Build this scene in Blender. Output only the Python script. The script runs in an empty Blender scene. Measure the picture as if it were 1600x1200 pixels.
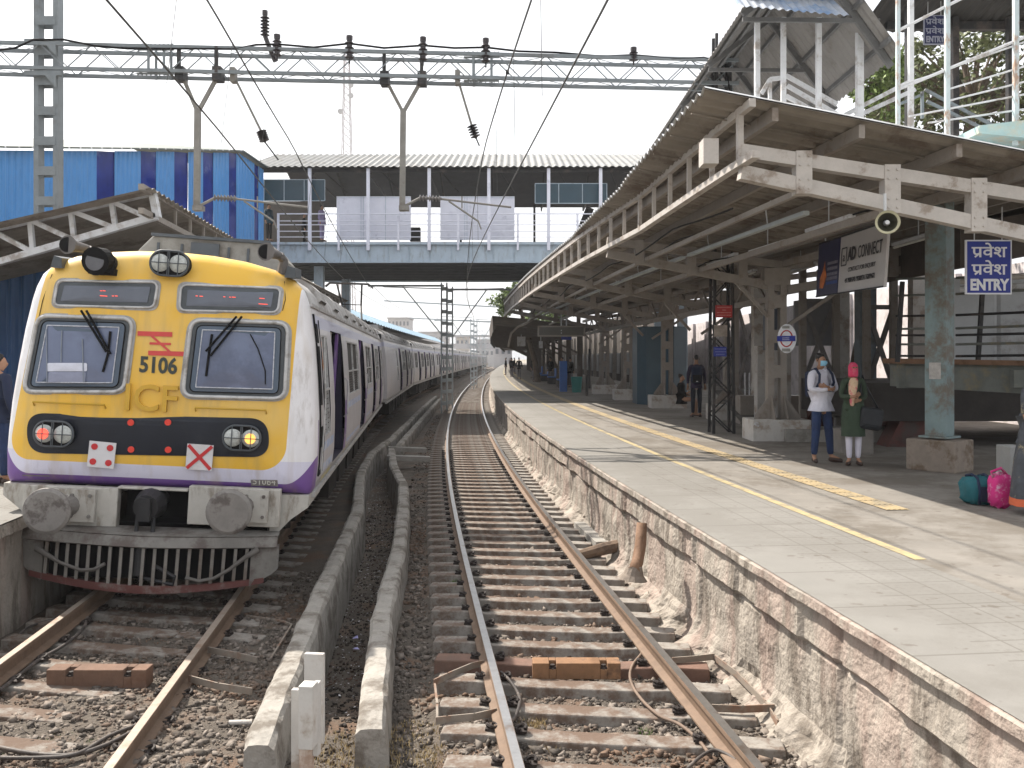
import bpy, bmesh, math, random
import numpy as np
from mathutils import Vector, Matrix, Quaternion, noise as mn
R = math.radians
random.seed(7); rng = np.random.default_rng(7)
sc = bpy.context.scene
COL = sc.collection

# ---------------------------------------------------------------- camera
F, HZ, CH = 1400.0, 560.0, 2.55          # focal length in photo pixels, horizon row, camera height over rail
cd = bpy.data.cameras.new('camera'); cam = bpy.data.objects.new('camera', cd); COL.objects.link(cam)
cd.sensor_fit = 'HORIZONTAL'; cd.sensor_width = 36; cd.lens = F/1600*36
cd.shift_y = -(600-HZ)/1600; cd.clip_start = .05; cd.clip_end = 3000
cam.location = (0, 0, CH); cam.rotation_euler = (R(90), 0, 0)
sc.camera = cam
# ---------------------------------------------------------------- world and sun
SUN = Vector((-2.4, 2.1, 3.7)).normalized()
w = bpy.data.worlds.new("World"); sc.world = w; w.use_nodes = True
nt = w.node_tree; bg = nt.nodes['Background']
sky = nt.nodes.new('ShaderNodeTexSky'); sky.sky_type = 'NISHITA'; sky.sun_disc = False
sky.sun_elevation = math.asin(SUN.z); sky.sun_rotation = math.atan2(SUN.x, SUN.y)
sky.dust_density = 4.0; sky.air_density = 1.0; sky.ozone_density = 1.0
hs = nt.nodes.new('ShaderNodeHueSaturation'); hs.inputs['Saturation'].default_value = .3
mxw = nt.nodes.new('ShaderNodeMix'); mxw.data_type = 'RGBA'; mxw.inputs[0].default_value = .55
nt.links.new(sky.outputs[0], hs.inputs['Color']); nt.links.new(hs.outputs[0], mxw.inputs[6])
mxw.inputs[7].default_value = (7.0, 7.15, 7.4, 1)      # milky haze veil over the sky
nt.links.new(mxw.outputs[2], bg.inputs[0]); bg.inputs[1].default_value = .112
sd = bpy.data.lights.new('sun', 'SUN'); sd.energy = 4.6; sd.angle = R(.6); sd.color = (1, .93, .83)
so = bpy.data.objects.new('sun', sd); COL.objects.link(so); so.rotation_euler = SUN.to_track_quat('Z', 'Y').to_euler()
sc.view_settings.view_transform = 'Standard'; sc.view_settings.look = 'None'
sc.view_settings.exposure = 1.0; sc.view_settings.gamma = 1
sc.cycles.max_bounces = 6; sc.cycles.diffuse_bounces = 2; sc.cycles.glossy_bounces = 3
sc.cycles.transparent_max_bounces = 8; sc.cycles.volume_bounces = 0
sc.cycles.use_denoising = True
sc.cycles.sample_clamp_indirect = 4

# ---------------------------------------------------------------- track path (x of the right-hand track as a function of depth)
_sy = [-10, 3, 7, 10.5, 15, 22, 34, 51, 70, 110, 170, 250, 420]
_sv = [-.112, -.112, -.112, -.108, -.098, -.08, -.058, -.037, -.024, -.008, .0, .008, .015]
_Y = np.arange(-10, 420, .05); _S = np.interp(_Y, _sy, _sv)
_S = np.convolve(np.pad(_S, 40, 'edge'), np.ones(81)/81, 'valid')
_X = np.cumsum(_S)*.05; _X += .797-np.interp(5.58, _Y, _X)
def cx(Y): return float(np.interp(Y, _Y, _X))
def cs(Y): return float(np.interp(Y, _Y, _S))
def T(Y, off, z=0.):
    s = cs(Y); n = math.hypot(1, s)
    return Vector((cx(Y)+off/n, Y-off*s/n, z))
def ang(Y): return -math.atan(cs(Y))      # heading: rotation about z turning +Y onto the tangent
def P(px, py, Y): return Vector(((px-800)/F*Y, Y, CH+(HZ-py)/F*Y))
def G(px, py, z): return P(px, py, F*(CH-z)/(py-HZ))
PZ, RZ = .92, 0.
def TCF(Y): return float(np.interp(Y, [9, 12, 17.6, 28.6, 42, 52, 78, 100, 300], [-4.06, -4.08, -4.2, -4.42, -4.72, -4.8, -4.62, -4.45, -4.4]))

# ---------------------------------------------------------------- materials
MATS = {}
def mk(name, col, rough=.8, var=.2, scale=3., bump=.25, bscale=25., metal=0., dirt=None, damt=.45, dscale=1.6, streak=0., coat=0., rnd=0., bdist=.01, uv=False):
    if name in MATS: return MATS[name]
    m = bpy.data.materials.new(name); m.use_nodes = True; MATS[name] = m
    n = m.node_tree; b = n.nodes['Principled BSDF']; L = n.links
    tc = n.nodes.new('ShaderNodeTexCoord'); src = tc.outputs['UV' if uv else 'Object']
    no = n.nodes.new('ShaderNodeTexNoise'); no.inputs['Scale'].default_value = scale; no.inputs['Detail'].default_value = 6
    no.inputs['Roughness'].default_value = .65
    L.new(src, no.inputs['Vector'])
    mp = n.nodes.new('ShaderNodeMapRange'); mp.inputs[1].default_value = .28; mp.inputs[2].default_value = .72
    mp.inputs[3].default_value = 1-var; mp.inputs[4].default_value = 1+var; L.new(no.outputs[0], mp.inputs[0])
    vm = n.nodes.new('ShaderNodeVectorMath'); vm.operation = 'SCALE'; vm.inputs[0].default_value = col[:3]; L.new(mp.outputs[0], vm.inputs['Scale'])
    out = vm.outputs[0]
    if rnd:
        ge = n.nodes.new('ShaderNodeNewGeometry'); r = n.nodes.new('ShaderNodeMapRange'); r.inputs[3].default_value = 1-rnd; r.inputs[4].default_value = 1+rnd
        L.new(ge.outputs['Random Per Island'], r.inputs[0]); v2 = n.nodes.new('ShaderNodeVectorMath'); v2.operation = 'SCALE'
        L.new(out, v2.inputs[0]); L.new(r.outputs[0], v2.inputs['Scale']); out = v2.outputs[0]
    if dirt:
        mg = n.nodes.new('ShaderNodeMapping'); L.new(src, mg.inputs[0])
        if streak: mg.inputs['Scale'].default_value = (1, 1, 1/streak)
        n2 = n.nodes.new('ShaderNodeTexNoise'); n2.inputs['Scale'].default_value = dscale*(3 if streak else 1); n2.inputs['Detail'].default_value = 8
        n2.inputs['Roughness'].default_value = .7
        L.new(mg.outputs[0], n2.inputs[0])
        r2 = n.nodes.new('ShaderNodeMapRange'); r2.inputs[1].default_value = .62-damt*.3; r2.inputs[2].default_value = .78-damt*.3
        r2.interpolation_type = 'SMOOTHSTEP'; L.new(n2.outputs[0], r2.inputs[0])
        mx = n.nodes.new('ShaderNodeMix'); mx.data_type = 'RGBA'; mx.inputs[7].default_value = (*dirt[:3], 1)
        ml = n.nodes.new('ShaderNodeMath'); ml.operation = 'MULTIPLY'; ml.inputs[1].default_value = min(1, damt+.35); L.new(r2.outputs[0], ml.inputs[0])
        L.new(ml.outputs[0], mx.inputs[0]); L.new(out, mx.inputs[6]); out = mx.outputs[2]
    L.new(out, b.inputs['Base Color'])
    b.inputs['Roughness'].default_value = rough; b.inputs['Metallic'].default_value = metal; b.inputs['Coat Weight'].default_value = coat
    b.inputs['Specular IOR Level'].default_value = .35
    if bump:
        n3 = n.nodes.new('ShaderNodeTexNoise'); n3.inputs['Scale'].default_value = bscale; n3.inputs['Detail'].default_value = 5; L.new(src, n3.inputs[0])
        bp = n.nodes.new('ShaderNodeBump'); bp.inputs['Strength'].default_value = bump; bp.inputs['Distance'].default_value = bdist
        L.new(n3.outputs[0], bp.inputs['Height']); L.new(bp.outputs[0], b.inputs['Normal'])
    m['out'] = 1
    return m
def emit(name, col, s):
    if name in MATS: return MATS[name]
    m = bpy.data.materials.new(name); m.use_nodes = True; MATS[name] = m; b = m.node_tree.nodes['Principled BSDF']
    b.inputs['Base Color'].default_value = (*col, 1); b.inputs['Emission Color'].default_value = (*col, 1); b.inputs['Emission Strength'].default_value = s
    return m
RUST = (.16, .075, .035)
concrete = mk('concrete', (.29, .275, .25), .9, .18, 4, .5, 30, dirt=(.17, .155, .135), damt=.45)
white_conc = mk('white_painted_concrete', (.52, .50, .47), .85, .15, 5, .3, 30, dirt=(.28, .22, .17), damt=.5, dscale=2.5)
beige_steel = mk('cream_painted_steel', (.27, .24, .21), .55, .14, 6, .15, 30, dirt=(.16, .115, .085), damt=.36, dscale=3)  # darker tone of the canopy steel, with under-roof shade in the colour
cream_lit = mk('cream_steel_lit', (.47, .435, .40), .55, .12, 6, .15, 30, dirt=(.20, .15, .11), damt=.42, dscale=3)  # lighter copy of the cream steel, with the light put into the colour
sheet_under = mk('weathered_sheet', (.24, .215, .185), .75, .22, 1.6, .2, 12, dirt=(.12, .09, .07), damt=.5, dscale=1.2)
galv = mk('galvanised_sheet', (.55, .56, .57), .45, .12, 3, .1, 20, metal=.3, dirt=(.33, .31, .28), damt=.4)
grey_steel = mk('grey_painted_steel', (.20, .235, .255), .5, .15, 5, .15, 30, dirt=(.12, .11, .10), damt=.4)
lt_steel = mk('pale_blue_grey_steel', (.42, .50, .57), .5, .1, 3, .1, 30, dirt=(.25, .26, .27), damt=.35, streak=4)
lilac = mk('lilac_painted_panel', (.72, .73, .82), .55, .06, 2, .05, 30, dirt=(.40, .41, .50), damt=.3)
white_steel = mk('white_painted_steel', (.62, .63, .65), .5, .1, 5, .15, 30, dirt=(.25, .20, .16), damt=.4, dscale=3)
dark_steel = mk('dark_steel', (.026, .026, .028), .6, .3, 5, .2, 30, dirt=(.10, .08, .07), damt=.4)
black = mk('black_matt', (.010, .010, .011), .8, .2, 5, 0); black.node_tree.nodes['Principled BSDF'].inputs['Specular IOR Level'].default_value = .12
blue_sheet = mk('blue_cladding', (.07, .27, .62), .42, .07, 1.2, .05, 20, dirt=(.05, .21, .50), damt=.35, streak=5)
navy_glass = mk('tinted_translucent_sheet', (.010, .030, .22), .12, .3, 1.3, .1, 3, dirt=(.20, .26, .48), damt=.22, dscale=.6)
rust_steel = mk('rusty_steel', (.20, .115, .07), .8, .25, 8, .4, 40, dirt=(.10, .055, .03), damt=.5, dscale=4)
sleeper_m = mk('sleeper_concrete', (.255, .235, .21), .9, .25, 6, .6, 35, dirt=(.12, .08, .058), damt=.62, dscale=2.4)
sleeper_red = mk('rusty_sleeper', (.17, .10, .075), .9, .2, 6, .5, 35, dirt=(.13, .09, .07), damt=.5, dscale=2.2)
wood = mk('sawn_timber', (.23, .125, .065), .8, .25, 5, .4, 40, dirt=(.10, .06, .04), damt=.5, dscale=3)
oldwood = mk('old_timber', (.17, .12, .085), .9, .3, 5, .5, 40, dirt=(.07, .05, .04), damt=.5, dscale=3)
teal_steel = mk('weathered_teal_steel', (.19, .255, .26), .6, .2, 3, .3, 30, dirt=(.15, .125, .10), damt=.6, dscale=2)
skin = mk('skin', (.33, .18, .11), .55, .08, 8, 0)
hair = mk('black_hair', (.012, .010, .010), .5, .2, 20, .3, 60)

# ---------------------------------------------------------------- mesh helpers
class MB:
    def __init__(s): s.v = []; s.f = []; s.uv = None; s.sm = False
    def add(s, vs, fs):
        o = len(s.v); s.v += [tuple(v) for v in vs]; s.f += [tuple(i+o for i in f) for f in fs]; return s
    def box(s, c, d, rz=0., rx=0., ry=0.):
        m = Matrix.Rotation(rz, 3, 'Z') @ Matrix.Rotation(ry, 3, 'Y') @ Matrix.Rotation(rx, 3, 'X'); c = Vector(c)
        vs = [c+m @ Vector((x*d[0]/2, y*d[1]/2, z*d[2]/2)) for x in (-1, 1) for y in (-1, 1) for z in (-1, 1)]
        return s.add(vs, [(0, 1, 3, 2), (4, 6, 7, 5), (0, 4, 5, 1), (2, 3, 7, 6), (0, 2, 6, 4), (1, 5, 7, 3)])
    def beam(s, a, b, w, h, up=(0, 0, 1)):
        a, b = Vector(a), Vector(b); d = (b-a)
        if d.length < 1e-6: return s
        d.normalize(); up = Vector(up)
        if abs(d.dot(up)) > .99: up = Vector((0, 1, 0)) if abs(d.y) < .9 else Vector((1, 0, 0))
        x = d.cross(up).normalized(); y = x.cross(d).normalized()
        vs = [p+x*sx*w/2+y*sy*h/2 for p in (a, b) for sx, sy in ((-1, -1), (1, -1), (1, 1), (-1, 1))]
        return s.add(vs, [(0, 3, 2, 1), (4, 5, 6, 7), (0, 1, 5, 4), (1, 2, 6, 5), (2, 3, 7, 6), (3, 0, 4, 7)])
    def ibeam(s, a, b, w, h, t=.02):      # H/I section
        a, b = Vector(a), Vector(b); d = (b-a).normalized(); up = Vector((0, 0, 1))
        if abs(d.dot(up)) > .95: up = Vector((0, 1, 0))
        x = d.cross(up).normalized(); y = x.cross(d).normalized()
        s.beam(a+y*(h/2-t/2), b+y*(h/2-t/2), w, t, up=y); s.beam(a-y*(h/2-t/2), b-y*(h/2-t/2), w, t, up=y); s.beam(a, b, t, h-2*t, up=y)
        return s
    def tube(s, pts, r, n=8, caps=True, rad=None):
        pts = [Vector(p) for p in pts]; rings = []
        up = Vector((0, 0, 1)); pv = None
        for i, p in enumerate(pts):
            d = (pts[min(i+1, len(pts)-1)]-pts[max(i-1, 0)]).normalized()
            if pv is None:
                a = up if abs(d.dot(up)) < .95 else Vector((1, 0, 0)); x = d.cross(a).normalized()
            else: x = (pv-d*pv.dot(d)).normalized()
            pv = x; y = d.cross(x); rr = rad[i] if rad else r
            rings.append([p+(x*math.cos(2*math.pi*k/n)+y*math.sin(2*math.pi*k/n))*rr for k in range(n)])
        vs = [q for g in rings for q in g]; fs = []
        for i in range(len(rings)-1):
            for k in range(n):
                fs.append((i*n+k, i*n+(k+1) % n, (i+1)*n+(k+1) % n, (i+1)*n+k))
        if caps: fs.append(tuple(range(n))[::-1]); fs.append(tuple((len(rings)-1)*n+k for k in range(n)))
        return s.add(vs, fs)
    def grid(s, rows, closed=False):
        m = len(rows[0]); vs = [p for r in rows for p in r]; fs = []
        for i in range(len(rows)-1):
            for j in range(m if closed else m-1):
                k = (j+1) % m; fs.append((i*m+j, i*m+k, (i+1)*m+k, (i+1)*m+j))
        return s.add(vs, fs)
    def prism(s, poly, a, b=None):      # polygon (list of 3d) extruded by vector a
        n = len(poly); a = Vector(a); vs = [Vector(p) for p in poly]+[Vector(p)+a for p in poly]
        fs = [tuple(range(n))[::-1], tuple(range(n, 2*n))]+[(i, (i+1) % n, n+(i+1) % n, n+i) for i in range(n)]
        return s.add(vs, fs)
    def disc(s, c, nrm, r, t=.01, n=24):
        c = Vector(c); nn = Vector(nrm).normalized(); return s.tube([c-nn*t/2, c+nn*t/2], r, n)
    def build(s, name, mat, parent=None, smooth=False, bevel=0., world=True, label=None):
        me = bpy.data.meshes.new(name); off = Vector((0, 0, 0))
        vs = s.v
        o = bpy.data.objects.new(name, me); COL.objects.link(o)
        if parent is not None:
            o.parent = parent
            if world:
                pm = MW.get(parent.name, Matrix())
                vs = [pm @ Vector(v) for v in vs]
                MW[o.name] = pm
        me.from_pydata([tuple(v) for v in vs], [], s.f)
        bm = bmesh.new(); bm.from_mesh(me); bmesh.ops.recalc_face_normals(bm, faces=bm.faces) if len(s.f) < 60000 and not s.sm else None; bm.to_mesh(me); bm.free()
        if s.uv is not None:
            uvl = me.uv_layers.new(name='UV'); idx = np.empty(len(me.loops), dtype=np.int32); me.loops.foreach_get('vertex_index', idx)
            uvl.data.foreach_set('uv', np.array(s.uv, dtype=np.float32)[idx].ravel())
        me.materials.append(mat)
        if smooth: me.shade_smooth()
        if bevel:
            bv = o.modifiers.new('bevel', 'BEVEL'); bv.width = bevel; bv.segments = 2; bv.limit_method = 'ANGLE'; bv.angle_limit = R(40)
        if label: o['label'] = label
        return o
MW = {}     # inverse world matrices of thing roots (and their parts)
def thing(name, label, cat, loc=(0, 0, 0), rz=0., group=None, rot=None):
    o = bpy.data.objects.new(name, None); COL.objects.link(o); o.empty_display_size = .2
    o.location = loc; o.rotation_euler = rot if rot else (0, 0, rz)
    o['label'] = label; o['category'] = cat
    if group: o['group'] = group
    MW[o.name] = (Matrix.Translation(Vector(loc)) @ o.rotation_euler.to_matrix().to_4x4()).inverted()
    return o
def tag(o, label=None, cat=None, group=None, kind=None):
    if label: o['label'] = label
    if cat: o['category'] = cat
    if group: o['group'] = group
    if kind: o['kind'] = kind
    return o
def dup(root, loc, rz=None, label=None, rot=None):
    def cp(o, par):
        c = o.copy(); COL.objects.link(c)
        if par is not None: c.parent = par
        for ch in [x for x in KIDS.get(o.name, [])]: cp(ch, c)
        return c
    c = cp(root, None); c.location = loc
    if rz is not None: c.rotation_euler = (0, 0, rz)
    if rot is not None: c.rotation_euler = rot
    if label: c['label'] = label
    return c
KIDS = {}
def index_kids():
    KIDS.clear()
    for o in COL.objects:
        if o.parent: KIDS.setdefault(o.parent.name, []).append(o)
def rrect(w_, h_, r, n=6, cx_=0, cy_=0):
    out = []
    for (sx, sy, a0) in ((1, 1, 0), (-1, 1, 90), (-1, -1, 180), (1, -1, 270)):
        for k in range(n+1):
            a = R(a0+90*k/n); out.append((cx_+sx*(w_/2-r)+r*math.cos(a), cy_+sy*(h_/2-r)+r*math.sin(a)))
    return out
def text(body, size, mat, parent, org, xd, yd, ext=.004, align='CENTER', name='lettering', bold=0., sx=1.):
    cu = bpy.data.curves.new(name, 'FONT'); cu.body = body; cu.size = size; cu.extrude = ext; cu.offset = bold
    cu.align_x = align; cu.align_y = 'CENTER'; cu.resolution_u = 3
    t = bpy.data.objects.new(name, cu); COL.objects.link(t)
    bpy.context.view_layer.update()
    me = bpy.data.meshes.new_from_object(t.evaluated_get(bpy.context.evaluated_depsgraph_get())); bpy.data.objects.remove(t)
    xd = Vector(xd).normalized(); yd = Vector(yd).normalized(); zd = xd.cross(yd)
    m = Matrix((xd, yd, zd)).transposed().to_4x4(); m.translation = Vector(org)
    me.transform(Matrix.Scale(sx, 4, Vector((1, 0, 0))) if False else m @ Matrix.Diagonal((sx, 1, 1, 1)))
    if parent is not None: me.transform(MW.get(parent.name, Matrix()))
    me.materials.clear(); me.materials.append(mat)
    o = bpy.data.objects.new(name, me); COL.objects.link(o); o.parent = parent
    return o
def frange(a, b, n): return [a+(b-a)*i/(n-1) for i in range(n)]
def pathtube(mb, Y0, Y1, off, z, w_, h_, step=1.5):
    Ys = frange(Y0, Y1, max(2, int((Y1-Y0)/step)+1)); rows = []
    of = off if callable(off) else (lambda y: off)
    for Y in Ys:
        rows.append([T(Y, of(Y)+sx*w_/2, z+sz*h_/2) for sx, sz in ((-1, -1), (1, -1), (1, 1), (-1, 1))])
    mb.grid(rows, closed=True); n = len(mb.v)
    mb.f.append((n-1, n-2, n-3, n-4)); mb.f.append((n-4*len(rows), n-4*len(rows)+1, n-4*len(rows)+2, n-4*len(rows)+3))
    return mb

# ================================================================ SETTING
def hn(x, y, k=1.):    # cheap smooth noise
    return (math.sin(x*1.7*k+1.3*math.sin(y*1.1*k))*math.cos(y*1.9*k+math.sin(x*.7*k)))*.5+.25*math.sin(5.1*k*x+2.3)*math.sin(4.3*k*y+.7)
WA = ([-10, 6, 15, 20, 24, 28, 35, 45, 70], [-2.41, -2.41, -2.35, -2.68, -2.75, -2.5, -2.35, -2.3, -2.3])
WB = ([-10, 6.6, 9, 12, 15, 18, 21, 25.2, 28, 33, 43, 70], [-1.69, -1.69, -1.7, -1.6, -1.6, -1.68, -2.0, -2.3, -2.25, -2.12, -2.0, -2.0])
wa = lambda Y: float(np.interp(Y, *WA)); wb = lambda Y: float(np.interp(Y, *WB))
def gh(Y, o):
    a, b = wa(Y), wb(Y); h = -.275
    if o < a-.05: h = -.235+.04*min(1, max(0, (9.6-Y)/2.))
    elif o < b+.05: h = -.27 if Y < 6.4 else max(-.62, -.27-.12*(Y-6.4))
    if o > b+.1 and o < -1.2: h = -.31
    if o > 1.0: h = -.29+.10*(o-1.0)
    if o > -1.2 and Y < 7.4: h += .05*min(1, (7.4-Y)/1.)
    return h+.028*mn.noise(Vector((Y*1.7, o*1.7, 3)))+.018*mn.noise(Vector((Y*6, o*6, 1)))
# far ground
g = MB(); g.add([(-1500, -60, -.85), (1500, -60, -.85), (1500, 2600, -.85), (-1500, 2600, -.85)], [(0, 1, 2, 3)])
tag(g.build('ground', mk('dry_earth', (.26, .22, .17), .95, .3, .3, .3, 3, dirt=(.13, .14, .07), damt=.5, dscale=.1)), kind='structure')
# track bed
ys = list(np.arange(1.5, 16, .08))+list(np.arange(16, 50, .3))+list(np.arange(50, 300, 3)); offs = list(np.arange(-6.3, 1.5, .08))
mb = MB(); mb.uv = []
mb.grid([[T(Y, o, gh(Y, o)) for o in offs] for Y in ys]); mb.uv = [(Y, o) for Y in ys for o in offs]
bedm = mk('track_bed_soil', (.118, .099, .081), .95, .35, 2.2, 1., 55, dirt=(.15, .09, .058), damt=.42, dscale=1.1, bdist=.03)
o = mb.build('ballast_bed', bedm, smooth=True); tag(o, kind='structure')

# ---- right platform
def platform_mat():
    m = mk('platform_paving', (.20, .184, .163), .85, .16, 2.1, .2, 60, dirt=(.135, .118, .098), damt=.62, dscale=.8, uv=False)
    n = m.node_tree; L = n.links; b = n.nodes['Principled BSDF']; src = b.inputs['Base Color'].links[0].from_socket
    uvn = n.nodes.new('ShaderNodeTexCoord'); sp = n.nodes.new('ShaderNodeSeparateXYZ'); L.new(uvn.outputs['UV'], sp.inputs[0])
    def math_(op, a, b_=None, c=None):
        q = n.nodes.new('ShaderNodeMath'); q.operation = op
        for i, v in enumerate((a, b_, c)):
            if v is None: continue
            if isinstance(v, (int, float)): q.inputs[i].default_value = v
            else: L.new(v, q.inputs[i])
        return q.outputs[0]
    u, v = sp.outputs[0], sp.outputs[1]
    def line(c, per, wd): # 1 on a joint
        f = math_('FRACT', math_('DIVIDE', c, per)); return math_('LESS_THAN', f, wd/per)
    tile = math_('MULTIPLY', math_('GREATER_THAN', v, 1.78), math_('LESS_THAN', v, 2.62))
    edge = math_('LESS_THAN', v, 1.78)
    jt = math_('MAXIMUM', math_('MULTIPLY', math_('MAXIMUM', line(u, .33, .014), line(v, .28, .014)), tile), math_('MULTIPLY', line(u, .95, .02), math_('LESS_THAN', v, 2.62)))
    stud = math_('MULTIPLY', math_('MULTIPLY', line(u, .0825, .03), line(v, .07, .03)), tile)
    big = math_('MULTIPLY', math_('MAXIMUM', line(u, 3.1, .02), line(v, 1.55, .015)), math_('GREATER_THAN', v, 3.85))
    lt = n.nodes.new('ShaderNodeMix'); lt.data_type = 'RGBA'; L.new(math_('MULTIPLY', math_('MAXIMUM', tile, edge), .6), lt.inputs[0]); L.new(src, lt.inputs[6]); lt.inputs[7].default_value = (.195, .19, .177, 1)
    dk = n.nodes.new('ShaderNodeMix'); dk.data_type = 'RGBA'; L.new(math_('MAXIMUM', math_('MULTIPLY', math_('MAXIMUM', jt, big), .5), math_('MULTIPLY', stud, .14)), dk.inputs[0]); L.new(lt.outputs[2], dk.inputs[6]); dk.inputs[7].default_value = (.09, .08, .066, 1)
    sn = n.nodes.new('ShaderNodeTexNoise'); sn.inputs['Scale'].default_value = 7.; sn.inputs['Detail'].default_value = 3; tt = n.nodes.new('ShaderNodeTexCoord'); L.new(tt.outputs['Object'], sn.inputs[0])
    sr_ = n.nodes.new('ShaderNodeMapRange'); sr_.inputs[1].default_value = .66; sr_.inputs[2].default_value = .70; L.new(sn.outputs[0], sr_.inputs[0])
    sx_ = n.nodes.new('ShaderNodeMix'); sx_.data_type = 'RGBA'; L.new(math_('MULTIPLY', sr_.outputs[0], .45), sx_.inputs[0]); L.new(dk.outputs[2], sx_.inputs[6]); sx_.inputs[7].default_value = (.085, .065, .05, 1)
    L.new(sx_.outputs[2], b.inputs['Base Color'])
    return m
pm = platform_mat()
Ys = list(np.arange(-1, 60, .5))+list(np.arange(60, 330, 4)); os_ = [1.312, 1.8, 2.6, 3.6, 5, 7, 9, 12, 18, 30]
mb = MB(); mb.grid([[T(Y, o, PZ) for o in os_] for Y in Ys]); mb.uv = [(Y, o) for Y in Ys for o in os_]
tag(mb.build('platform', pm), kind='structure')
# platform wall profile
wallm = mk('stained_platform_wall', (.31, .275, .235), .92, .22, 3, .9, 26, dirt=(.14, .117, .095), damt=.56, dscale=1.5, streak=3.5, bdist=.02)
n = wallm.node_tree; b = n.nodes['Principled BSDF']; src = b.inputs['Base Color'].links[0].from_socket
tcn = n.nodes.new('ShaderNodeTexCoord'); mpn = n.nodes.new('ShaderNodeMapping'); mpn.inputs['Scale'].default_value = (1, 1, .22); n.links.new(tcn.outputs['Object'], mpn.inputs[0])
nz = n.nodes.new('ShaderNodeTexNoise'); nz.inputs['Scale'].default_value = 2.6; nz.inputs['Detail'].default_value = 8; n.links.new(mpn.outputs[0], nz.inputs[0])
rm = n.nodes.new('ShaderNodeMapRange'); rm.inputs[1].default_value = .5; rm.inputs[2].default_value = .6; n.links.new(nz.outputs[0], rm.inputs[0])
mx = n.nodes.new('ShaderNodeMix'); mx.data_type = 'RGBA'; mx.inputs[7].default_value = (.34, .235, .20, 1); ml = n.nodes.new('ShaderNodeMath'); ml.operation = 'MULTIPLY'; ml.inputs[1].default_value = .36
n.links.new(rm.outputs[0], ml.inputs[0]); n.links.new(ml.outputs[0], mx.inputs[0]); n.links.new(src, mx.inputs[6]); n.links.new(mx.outputs[2], b.inputs['Base Color'])
prof = [(1.40, PZ-.005), (1.302, PZ-.006), (1.29, .905), (1.29, .845), (1.33, .84), (1.335, .80), (1.325, .66), (1.32, .57), (1.345, .54), (1.385, .535), (1.39, .45), (1.385, .3), (1.39, .15), (1.385, 0), (1.37, -.1), (1.30, -.2), (1.12, -.29)]
Yw = list(np.arange(1.5, 14, .045))+list(np.arange(14, 30, .12))+list(np.arange(30, 60, .5))+list(np.arange(60, 330, 4))
PP = []
for (a0, a1), (b0, b1) in zip(prof[:-1], prof[1:]):
    k = max(1, int(math.hypot(b0-a0, b1-a1)/.035))
    PP += [(a0+(b0-a0)*q/k, a1+(b1-a1)*q/k) for q in range(k)]
PP.append(prof[-1]); rows = []
for Y in Yw:
    r = []
    for i, (po, pz) in enumerate(PP):
        k = .012 if .83 < pz < .91 else (0 if pz > .83 else .022 if pz > 0 else .022+.12*min(1, -pz/.2))
        f1 = mn.fractal(Vector((Y*2.3, pz*2.3, 1.)), .8, 2.1, 5); f2 = mn.noise(Vector((Y*.9, pz*1.5, 7.)))
        n1 = f1*k+f2*k*.8
        if .53 < pz < .83 and mn.noise(Vector((Y*1.1, 0, 3.3))) > .22: n1 += .03
        jn = abs(((Y+.2) % 2.9)-.1) < .04 and pz < .84
        if pz < 0: n1 -= .05*max(0, mn.noise(Vector((Y*.7, 1, 2))))
        r.append(T(Y, po+n1+(.025 if jn else 0), pz+(mn.noise(Vector((Y*2, pz*5, 4)))*.012 if pz < .83 else 0)))
    rows.append(r)
mb = MB(); mb.grid(rows); tag(mb.build('platform_wall', wallm, smooth=False), 'stained plastered retaining wall below the platform edge with a cracked coping band', 'wall')
# yellow lines
ylm = mk('worn_yellow_paint', (.37, .30, .165), .8, .12, 8, .2, 40, dirt=(.22, .19, .14), damt=.55, dscale=5)
def pathline(name, Y0, Y1, off, w_, z, mat, kind='structure'):
    Ys = list(np.arange(Y0, Y1, .8)); mb = MB(); mb.grid([[T(Y, off-w_/2, z), T(Y, off+w_/2, z)] for Y in Ys]); return tag(mb.build(name, mat), kind=kind)
pathline('platform_line', 6.95, 240, 2.68, .10, PZ+.004, ylm)
mb = MB()
for Y in np.arange(9.2, 60, .31):
    mb.add([T(Y, 3.64, PZ+.008), T(Y, 3.9, PZ+.008), T(Y+.295, 3.9, PZ+.008), T(Y+.295, 3.64, PZ+.008)], [(0, 1, 2, 3)])
    for k in range(4):
        if Y < 22: mb.beam(T(Y+.02, 3.675+.063*k, PZ+.010), T(Y+.275, 3.675+.063*k, PZ+.010), .03, .004)
tag(mb.build('tactile_paving', mk('tactile_yellow', (.36, .28, .165), .8, .10, 8, .2, 40, dirt=(.22, .19, .14), damt=.5, dscale=3)), kind='structure')
pathline('tactile_paving', 60, 240, 3.77, .26, PZ+.006, ylm)

# ---- left platform
mb = MB(); Ys = list(np.arange(-1, 60, .6))+list(np.arange(60, 330, 5)); os_ = [-5.42, -6, -7, -9, -12, -16, -22]
mb.grid([[T(Y, o+(TCF(Y)+4.06), PZ) for o in os_] for Y in Ys]); mb.uv = [(Y, -o-3.9) for Y in Ys for o in os_]
tag(mb.build('platform', pm), kind='structure')
mb = MB(); mb.grid([[T(Y, -5.40+(TCF(Y)+4.06), PZ-.004), T(Y, -5.38+(TCF(Y)+4.06), .80), T(Y, -5.46+(TCF(Y)+4.06), .79), T(Y, -5.46+(TCF(Y)+4.06), -.4)] for Y in Ys])
tag(mb.build('platform_wall', wallm), 'shaded platform wall left of the train', 'wall')

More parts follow.
